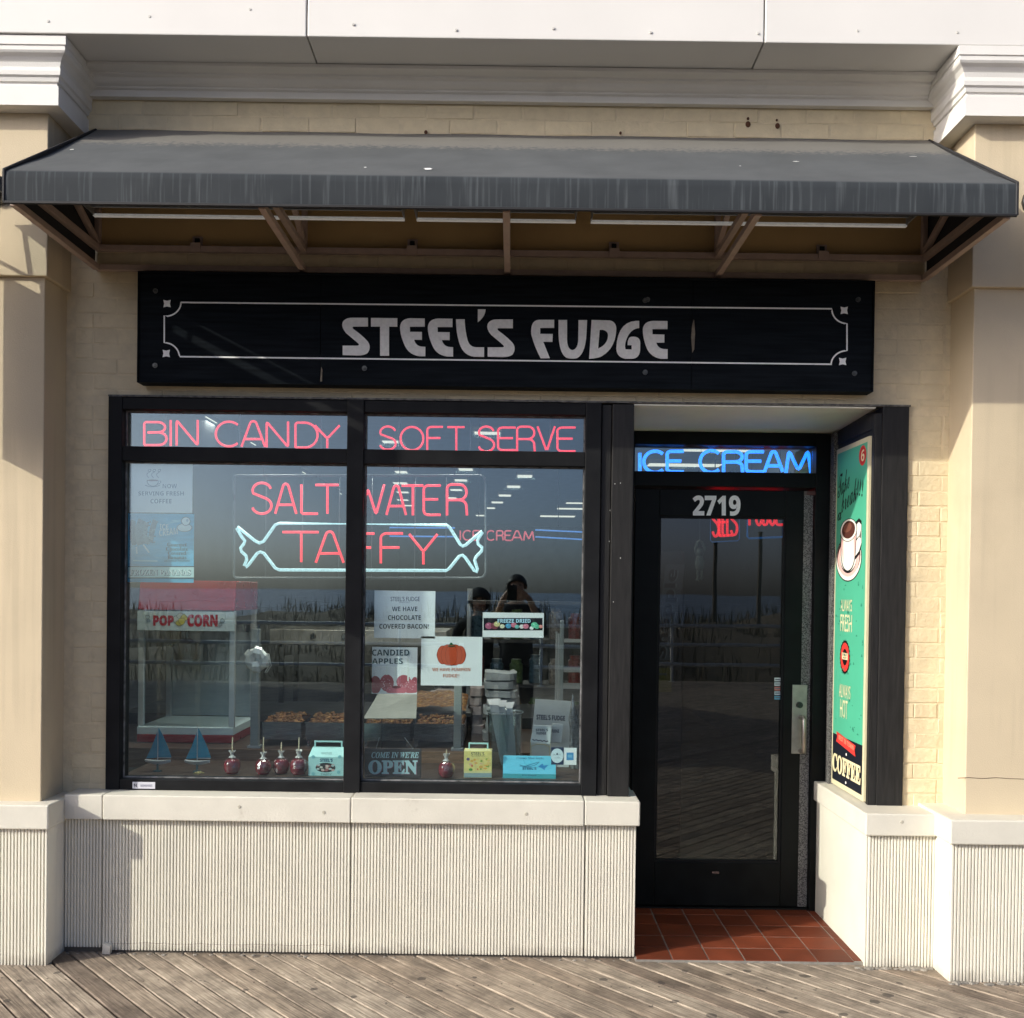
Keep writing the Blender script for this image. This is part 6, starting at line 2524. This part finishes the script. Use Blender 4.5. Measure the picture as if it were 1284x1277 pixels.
s = Sheet(PB, nrm, 0.0006, 0.0003)
dkb = ink(30, 92, 122)
s.text('Creamy Mint Sticks', 490, 790, 780, 816, dkb, ITAL)
s.line(path((525, 865), ((560, 890), (620, 870)), ((690, 850), (735, 835)), ((700, 880), (600, 885)), (525, 880)), 5, dkb)
s.text("STEEL'S", 555, 890, 705, 916, dkb, BOLD, off=0.03)
s.poly([(720, 885), (770, 850), (780, 872), (835, 865), (800, 892), (790, 918), (760, 898)][::-1], ink(40, 120, 170))
s.done(o)
s = Sheet(lambda px, py: (X0 + (X1 - X0) * (px - 350) / 560, Y, fz + (ZD - fz) * (py - 955) / 65), (0, -1, 0), 0.0006, 0.0003)
s.rect(352, 958, 908, 1018, ink(70, 166, 176), 'front_print')
s.text('FUDGE', 555, 966, 705, 984, dkb, BOLD, 'front_print')
s.done(o)

# clear bin with folded papers
Y = 4.99
bxx, bzb = at(633, 930, Y)
bz1 = at(633, 893, Y)[1]
zb0 = ZD + 0.0005
o = thing('plastic_bin', 'clear round plastic bin holding folded white papers', 'bin', (bxx, Y, ZD))
r0, r1 = 19.0 / 1286 * Y, 22.0 / 1286 * Y
b = MB()
H = bz1 - zb0
b.lathe([(r0 * 0.2, 0.0), (r0, 0.0), (r0 * 1.03, 0.004), (r1, H - 0.004), (r1 * 1.05, H - 0.002), (r1 * 1.05, H + 0.006), (r1 * 0.98, H + 0.006), (r1 * 0.97, H - 0.004), (r0 * 0.98, 0.006), (0.002, 0.006)], (bxx, Y, zb0), 26)
b.build('tub', glass('bin_plastic', tint=(0.80, 0.86, 0.86), f0=0.06, rough=0.08), o, smooth=True)
b = MB()
b.tube([(bxx + r1 * 1.03 * math.cos(a * PI / 12), Y + r1 * 1.03 * math.sin(a * PI / 12), zb0 + H) for a in range(24)], 0.003, 5, None, closed=True)
b.build('rim', M_ALU, o)
for k, (dx0, dx1, ht, w_) in enumerate(((-0.055, 0.005, 0.0, 0.045), (-0.02, 0.03, -0.01, 0.035), (0.02, 0.045, -0.02, 0.03))):
    b = MB()
    zt_ = at(620, 876, Y)[1] + ht
    yy = Y - 0.01 + 0.02 * k
    b.add([(bxx + dx1 - w_ / 2, yy, zb0 + 0.012), (bxx + dx1 + w_ / 2, yy, zb0 + 0.012), (bxx + dx0 + w_ / 2, yy - 0.004, zt_ - 0.03), (bxx + dx0 - w_ / 2, yy - 0.004, zt_ - 0.03),
           (bxx + dx0 + w_ / 2 + 0.01, yy + 0.014, zt_), (bxx + dx0 - w_ / 2 - 0.012, yy + 0.014, zt_ - 0.004)], [(0, 1, 2, 3), (3, 2, 4, 5)])
    q = b.build('folded_paper', M_PAPER)
    tag(q, ('white folded paper leaning left out of the bin', 'folded paper in the middle of the bin', 'folded paper at the right of the bin')[k], 'paper', 'papers in the bin')
    sm = q.modifiers.new('thickness', 'SOLIDIFY')
    sm.thickness = 0.0016

# white bags and the little packet on a wire stand
Y = 5.02
b = MB()
q = [at(px, py, Y) for px, py in ((664, 928), (713.5, 934), (718, 881), (671.5, 878))]
dp = 0.055
vs = [(x, Y, z_) for x, z_ in q[:2]] + [(x, Y + 0.05, z_) for x, z_ in q[2:]] + [(x, Y + dp + 0.03, z_) for x, z_ in q[:2]] + [(x, Y + 0.056, z_) for x, z_ in q[2:]]
zmin = min(v[2] for v in vs)
vs = [(x, y, z_ if z_ > zmin + 0.05 else ZD + 0.0005) for x, y, z_ in vs]
b.add(vs, [(0, 1, 2, 3), (5, 4, 7, 6), (1, 5, 6, 2), (4, 0, 3, 7), (3, 2, 6, 7), (4, 5, 1, 0)])
o = b.build('paper_bag', pmat('grey_white_bag', (0.50, 0.53, 0.53), 0.55, var=0.06, scale=12, bump=0.003, bscale=18))
tag(o, 'large pale paper bag with dark lettering at the right of the ledge', 'bag', 'printed bags on the ledge')
bl_, tr_ = q[0], q[2]


def PBag(px, py):
    X, Z = at(*c5(px, py), Y + 0.02)
    t = (Z - ZD) / (q[2][1] - ZD)
    return (X, Y + 0.05 * t - 0.006, Z)


s = Sheet(PBag, (0, -1, 0.1), 0.0012, 0.0004)
s.text("STEEL'S FUDGE", 708, 312, 1015, 366, ink(36, 52, 76), BOLD, off=0.025, slope=0.05)
s.done(o)
for k, (pts, lab, txt, Yk) in enumerate(((((640, 610), (855, 628), (868, 432), (680, 425)), 'small white packet standing on the wire stand', None, 4.95), (((860, 600), (975, 612), (995, 415), (880, 405)), 'small white packet behind the one on the wire stand', None, 4.985))):
    b = MB()
    qq = [at(*c5(*p), Yk) for p in pts]
    b.add([(x, Yk, z_) for x, z_ in qq] + [(x, Yk + 0.012, z_) for x, z_ in qq], [(0, 1, 2, 3), (7, 6, 5, 4), (0, 4, 5, 1), (1, 5, 6, 2), (2, 6, 7, 3), (3, 7, 4, 0)])
    o = b.build('paper_packet', pmat('white_packet', (0.68, 0.71, 0.71), 0.5, var=0.04), bev=0.001)
    tag(o, lab, 'packet', 'printed bags on the ledge')
    s = cmap(Sheet(plane_at(Yk), (0, -1, 0), 0.0006, 0.0003), c5)
    if k == 0:
        s.text("STEEL'S", 700, 462, 832, 490, ink(40, 54, 76), BOLD, off=0.02)
        s.text('FUDGE', 708, 498, 812, 525, ink(40, 54, 76), BOLD, off=0.02)
        sc = []
        for i in range(9):
            sc.append((665 + i * 21, 578 + i * 2.2 + (8 if i % 2 else -2)))
        s.line(sc, 12, ink(40, 54, 76))
    else:
        s.text('FUDGE', 872, 470, 950, 505, ink(40, 54, 76), BOLD, off=0.02)
    s.done(o)
b = MB()
P = lambda x, y, dy=0.0: (lambda k: (k[0], 4.945 + dy, k[1]))(at(*c5(x, y), 4.945))
b.tube([P(645, 600), P(645, 655), P(700, 632), P(750, 628), P(800, 634), P(855, 660), P(858, 620)], 0.0022, 6)
b.tube([P(650, 640), (P(650, 640)[0], 4.96, ZD + 0.002)], 0.002, 5)
b.tube([P(852, 645), (P(852, 645)[0], 4.96, ZD + 0.002)], 0.002, 5)
tag(b.build('wire_stand', pmat('brass_wire', (0.55, 0.48, 0.30), 0.35, metal=0.6)), 'little curved wire stand under the white packet', 'stand')
# crumpled clear cellophane bag at the right
b = MB()
rc = random.Random(21)
X, Z = at(724, 905, 4.98)
zt = at(718, 871, 4.98)[1]
vs, n = [], 9
for k, (r_, t) in enumerate(((0.030, 0), (0.034, 0.2), (0.030, 0.45), (0.024, 0.65), (0.012, 0.85), (0.002, 1.0))):
    for j in range(n):
        a = 2 * PI * j / n
        w_ = r_ * rc.uniform(0.75, 1.2)
        vs.append((X - 0.012 * t * 2 + w_ * math.cos(a), 4.99 + w_ * math.sin(a) * 0.8, ZD + 0.001 + (zt - ZD) * t))
b.add(vs, [(k * n + j, k * n + (j + 1) % n, (k + 1) * n + (j + 1) % n, (k + 1) * n + j) for k in range(5) for j in range(n)])
tag(b.build('cellophane_bag', pmat('crinkled_foil', (0.22, 0.23, 0.23), 0.2, metal=0.5, var=0.5, scale=50)), 'crinkled dark cellophane bag beside the large paper bag', 'bag')
# acrylic wedge under the candied apples card
b = MB()
q = [at(px, py, 4.99) for px, py in ((459, 893), (524, 893), (521, 873), (474, 870))]
b.add([(q[0][0], 4.9, q[0][1] - 0.02), (q[1][0], 4.9, q[1][1] - 0.02), (q[2][0], 5.08, q[2][1] + 0.01), (q[3][0], 5.08, q[3][1] + 0.01)], [(0, 1, 2, 3)])
o = b.build('card_stand', pmat('dull_steel_tray', (0.20, 0.20, 0.18), 0.5, metal=0.3, var=0.2, scale=8))
sm = o.modifiers.new('thickness', 'SOLIDIFY')
sm.thickness = 0.004
tag(o, 'sloping grey tray lid behind the candied apples card', 'lid')
b = MB()
for xx in (q[3][0] + 0.01, q[2][0] - 0.01):
    b.bar((xx, 5.075, ZD + 0.002), (xx, 5.075, q[2][1]), 0.006, 0.006)
b.build('leg', M_STEEL, o)

# =================================================================== BEHIND THE DOOR
# hanging toy
Ym = 5.42
P = lambda x, y, dy=0.0: (lambda k: (k[0], Ym + dy, k[1]))(at(*cd(x, y), Ym))
toy = thing('plush_monkey', 'pale long armed toy hanging by its hands behind the door glass', 'toy', P(360, 520), None)
tm = pmat('pale_plush', (0.42, 0.44, 0.40), 0.9, var=0.2, scale=60)
b = MB()
b.tube([P(340, 330), P(332, 280), P(345, 232), P(362, 222), P(380, 232), P(396, 275), P(382, 325)], 0.0085, 8)
b.lathe([(0.004, -0.02), (0.018, -0.014), (0.021, 0.004), (0.014, 0.02), (0.003, 0.025)], P(362, 308, -0.008), 12)
b.lathe([(0.010, -0.05), (0.022, -0.035), (0.024, -0.005), (0.018, 0.03), (0.008, 0.045)], P(362, 372), 12)
b.tube([P(352, 410), P(348, 450), P(350, 495), P(342, 512)], [0.010, 0.008, 0.008, 0.010], 8)
b.tube([P(372, 410), P(374, 450), P(376, 490), P(370, 505)], [0.010, 0.008, 0.008, 0.010], 8)
b.build('body', tm, toy, smooth=True)
b = MB()
b.tube([P(362, 224), (P(362, 224)[0], Ym, 2.99)], 0.0012, 5)
b.build('string', M_ALU, toy)

# drinks cooler with sideways lettering
Yc = 6.3
x0, x1 = at(816, 760, Yc)[0], at(862, 760, Yc)[0]
co = thing('drinks_cooler', 'dark drinks cooler with sideways lettering just inside the door', 'cooler', ((x0 + x1) / 2, Yc + 0.3, 0))
b = MB()
b.box(x0 - 0.28, x1 - 0.02, Yc, Yc + 0.6, 0.004, 1.86)
b.build('cabinet', pmat('dark_cooler_paint', (0.03, 0.032, 0.036), 0.4), co, bev=0.01)
s = Sheet(plane_at(Yc), (0, -1, 0), 0.0015, 0.0006)
s.poly([(818, 828), (842, 828), (859, 708), (835, 708)], pmat('grey_blue_print', (0.07, 0.08, 0.10), 0.6))
FIX_NORMALS[0] = False
vs, fs = text_mesh('Snapple', BOLD, 0.02)
for lift, col, gx in ((0.0, (0.16, 0.18, 0.21), 1.5), (0.0, (0.008, 0.008, 0.012), 0.0)):
    qv = []
    for u, v in vs:
        # reads from the bottom up, leaning to the right
        py = 826 - u * 112
        px = 820 + (1 - v) * 18 - 0 + u * 16 + gx
        qv.append(Vector(s.P(px, py)) + s.out * s.lift)
    s.layer('lettering').add(qv, fs, pmat('cooler_letters_%d' % int(col[0] * 1000), col, 0.5))
    s.lift += s.step
s.rect(823, 838, 842, 868, pmat('olive_label', (0.10, 0.10, 0.015), 0.6))
s.rect(826, 844, 836, 847, pmat('grey_blue_print', (0.07, 0.08, 0.10), 0.6))
s.done(co)

# =================================================================== THE TWO PEOPLE SEEN IN THE REFLECTION
def skin_person(name, label, nodes, edges, parts, loc, mats, rule):
    me = bpy.data.meshes.new(name)
    me.from_pydata([n[:3] for n in nodes], edges, [])
    ob = bpy.data.objects.new(name, me)
    C.objects.link(ob)
    sk = ob.modifiers.new('skin', 'SKIN')
    sk.use_smooth_shade = True
    for i, n in enumerate(nodes):
        rx = n[3] if not isinstance(n[3], tuple) else n[3]
        me.skin_vertices[0].data[i].radius = (rx, rx) if not isinstance(rx, tuple) else rx
    me.skin_vertices[0].data[0].use_root = True
    sb = ob.modifiers.new('sub', 'SUBSURF')
    sb.levels = sb.render_levels = 2
    bpy.context.view_layer.update()
    fin = bpy.data.meshes.new_from_object(ob.evaluated_get(bpy.context.evaluated_depsgraph_get()))
    ob.modifiers.clear()
    ob.data = fin
    fin.materials.clear()
    for m in mats:
        fin.materials.append(m)
    for p in fin.polygons:
        p.material_index = rule(p.center)
        p.use_smooth = True
    ob.location = loc
    WORLD[ob.name] = tuple(loc)
    tag(ob, label, 'person')
    return ob


skinM = pmat('skin', (0.40, 0.22, 0.15), 0.55, var=0.08)
coatM = pmat('dark_coat_cloth', (0.018, 0.018, 0.021), 0.85, var=0.3, scale=20, bump=0.006, bscale=14)
jeanM = pmat('dark_trousers', (0.022, 0.026, 0.036), 0.85, var=0.2, scale=20)
shoeM = pmat('brown_shoe', (0.06, 0.04, 0.03), 0.6)
hairM = pmat('dark_hair', (0.014, 0.010, 0.008), 0.6, var=0.3, scale=30)


def body(h, arms):
    """standing figure facing +Y; h = height; arms: list of (elbow, wrist) for -X and +X side"""
    k = h / 1.74
    N = [(0, 0, 0.95 * k, (0.165 * k, 0.115 * k)), (0, 0.0, 1.12 * k, (0.15 * k, 0.105 * k)), (0, -0.01, 1.30 * k, (0.185 * k, 0.115 * k)), (0, -0.015, 1.42 * k, (0.13 * k, 0.085 * k)),
         (0, -0.005, 1.50 * k, 0.055 * k), (0, 0.015, 1.57 * k, (0.070 * k, 0.085 * k)), (0, 0.02, 1.655 * k, (0.080 * k, 0.098 * k)), (0, 0.012, 1.715 * k, (0.058 * k, 0.072 * k))]
    E = [(0, 1), (1, 2), (2, 3), (3, 4), (4, 5), (5, 6), (6, 7)]
    for s_ in (-1, 1):
        a = len(N)
        N += [(s_ * 0.095 * k, 0, 0.84 * k, 0.085 * k), (s_ * 0.10 * k, 0.01, 0.50 * k, 0.058 * k), (s_ * 0.105 * k, -0.01, 0.12 * k, 0.042 * k), (s_ * 0.11 * k, 0.02, 0.035, 0.038), (s_ * 0.12 * k, 0.14, 0.03, 0.03)]
        E += [(0, a), (a, a + 1), (a + 1, a + 2), (a + 2, a + 3), (a + 3, a + 4)]
        el, wr, fin = arms[0 if s_ < 0 else 1]
        b0 = len(N)
        N += [(s_ * 0.185 * k, -0.01, 1.40 * k, 0.062 * k), el + (0.047 * k,), wr + (0.030 * k,), fin[0] + (0.030 * k,)]
        E += [(3, b0), (b0, b0 + 1), (b0 + 1, b0 + 2), (b0 + 2, b0 + 3)]
        for ch in fin[1:]:
            c0 = len(N)
            for i, p in enumerate(ch):
                N.append(p + (0.0095 - 0.0014 * i,))
                E.append((b0 + 3 if i == 0 else c0 + i - 1, c0 + i))
    return N, E


def hand(px, py, pz, dx, dz, fwd=0.03):
    """palm centre and five bent fingers; dx sideways direction of the fingers"""
    out = [(px, py, pz)]
    for i in range(4):
        zz = pz + 0.032 - 0.02 * i
        L_ = (0.036, 0.042, 0.039, 0.030)[i]
        out.append([(px + dx * 0.028, py + 0.018, zz), (px + dx * (0.03 + L_ * 0.6), py + 0.030, zz + dz), (px + dx * (0.03 + L_), py + 0.018, zz + dz)])
    out.append([(px + dx * 0.012, py - 0.012, pz - 0.04), (px + dx * 0.032, py - 0.022, pz - 0.048), (px + dx * 0.05, py - 0.018, pz - 0.045)])
    return out


PYc = -0.30
lh = hand(-0.085, 0.215, 1.595, 1, 0.0)
rh = hand(0.085, 0.215, 1.575, -1, 0.0)
N, E_ = body(1.75, [((-0.25, 0.10, 1.20), (-0.125, 0.19, 1.53), lh), ((0.25, 0.10, 1.20), (0.125, 0.19, 1.51), rh)])


def rule1(c):
    if c.z > 1.485 and abs(c.x) < 0.12 and c.y < 0.14:
        return 1
    if c.y > 0.172 and c.z > 1.4:
        return 1
    if c.z < 0.09:
        return 3
    return 2 if c.z < 0.86 else 0


p1 = skin_person('person', 'photographer in a dark coat raising a phone to the face, mirrored in the window', N, E_, None, (0.045, PYc, 0.0), [coatM, skinM, jeanM, shoeM], rule1)


def cap(parent, c, r, name, m, front=0.2, low=-0.4, thick=1.0):
    """hair or hood: shell over the head, open towards the face (+Y)"""
    b = MB()
    n, rows = 20, 9
    vs, fs = [], []
    for k in range(rows):
        t = k / (rows - 1)
        for j in range(n):
            a = 2 * PI * j / n
            fr_ = max(0, math.sin(a))
            zmin = low + (front - low) * fr_ ** 0.7
            el = PI / 2 + (math.asin(max(-0.99, min(0.99, zmin))) - PI / 2) * t
            w_ = 1 + 0.03 * math.sin(7 * a + 3 * k)
            vs.append((c[0] + r[0] * math.cos(el) * math.cos(a) * w_, c[1] + r[1] * math.cos(el) * math.sin(a) * w_, c[2] + r[2] * math.sin(el)))
    for k in range(rows - 1):
        for j in range(n):
            fs.append((k * n + j, (k + 1) * n + j, (k + 1) * n + (j + 1) % n, k * n + (j + 1) % n))
    b.add(vs, fs)
    q = b.build(name, m, parent, smooth=True)
    sm = q.modifiers.new('thickness', 'SOLIDIFY')
    sm.thickness = 0.012
    return q


def face(parent, c, k=1.0):
    b = MB()
    X, Y, Z = c
    b.tube([(X, Y + 0.098 * k, Z + 0.02), (X, Y + 0.112 * k, Z - 0.008), (X, Y + 0.100 * k, Z - 0.016)], [0.007, 0.012, 0.010], 8)
    b.build('nose', skinM, parent, smooth=True)
    for s_ in (-1, 1):
        b = MB()
        b.lathe([(0.003, -0.009), (0.010, -0.003), (0.010, 0.003), (0.003, 0.009)], (X + s_ * 0.031, Y + 0.088 * k, Z + 0.018), 10)
        b.build('eye', pmat('eye_dark', (0.03, 0.02, 0.02), 0.2), parent, smooth=True)
        b = MB()
        b.lathe([(0.004, -0.03), (0.014, -0.01), (0.016, 0.015), (0.006, 0.03)], (X + s_ * 0.085 * k, Y + 0.005, Z + 0.005), 10, sx=0.5)
        b.build('ear', skinM, parent, smooth=True)
    b = MB()
    b.tube([(X - 0.022, Y + 0.090 * k, Z - 0.045), (X, Y + 0.098 * k, Z - 0.046), (X + 0.022, Y + 0.090 * k, Z - 0.045)], 0.005, 6)
    b.build('mouth', pmat('lips', (0.30, 0.12, 0.10), 0.5), parent, smooth=True)


cap(p1, (0.045, PYc + 0.012, 1.655), (0.096, 0.112, 0.110), 'hair', hairM, front=0.45, low=-0.25)
face(p1, (0.045, PYc + 0.02, 1.645))
ph = thing('phone', 'dark phone held up by the photographer', 'phone', (0.0, -0.05, 1.54))
b = MB()
b.box(-0.045, 0.045, -0.052, -0.044, 1.510, 1.660)
b.build('case', pmat('black_phone_glass', (0.01, 0.01, 0.012), 0.15), ph, bev=0.004)
b = MB()
b.tube([(0.0, -0.044, 1.615), (0.0, -0.041, 1.615)], 0.008, 12)
b.tube([(0.022, -0.044, 1.635), (0.022, -0.041, 1.635)], 0.008, 12)
b.build('lens', M_STEEL, ph)

lh = hand(-0.21, 0.06, 0.80, 0.3, -0.02)
rh = hand(0.21, 0.06, 0.80, -0.3, -0.02)
N, E_ = body(1.60, [((-0.25, -0.03, 1.04), (-0.225, 0.05, 0.84), lh), ((0.25, -0.03, 1.04), (0.225, 0.05, 0.84), rh)])


def rule2(c):
    if c.z > 1.37 and abs(c.x) < 0.12:
        return 1
    if c.z < 0.83 and abs(c.x) > 0.17 and c.z > 0.66:
        return 1
    if c.z < 0.09:
        return 3
    return 2 if c.z < 0.80 else 0


p2 = skin_person('person', 'companion in a dark hooded coat standing beside the photographer, mirrored in the window', N, E_, None, (-0.31, -0.50, 0.0), [coatM, skinM, jeanM, shoeM], rule2)
cap(p2, (-0.31, -0.495, 1.515), (0.108, 0.122, 0.122), 'hood', coatM, front=0.30, low=-0.92)
face(p2, (-0.31, -0.48, 1.505), 0.95)
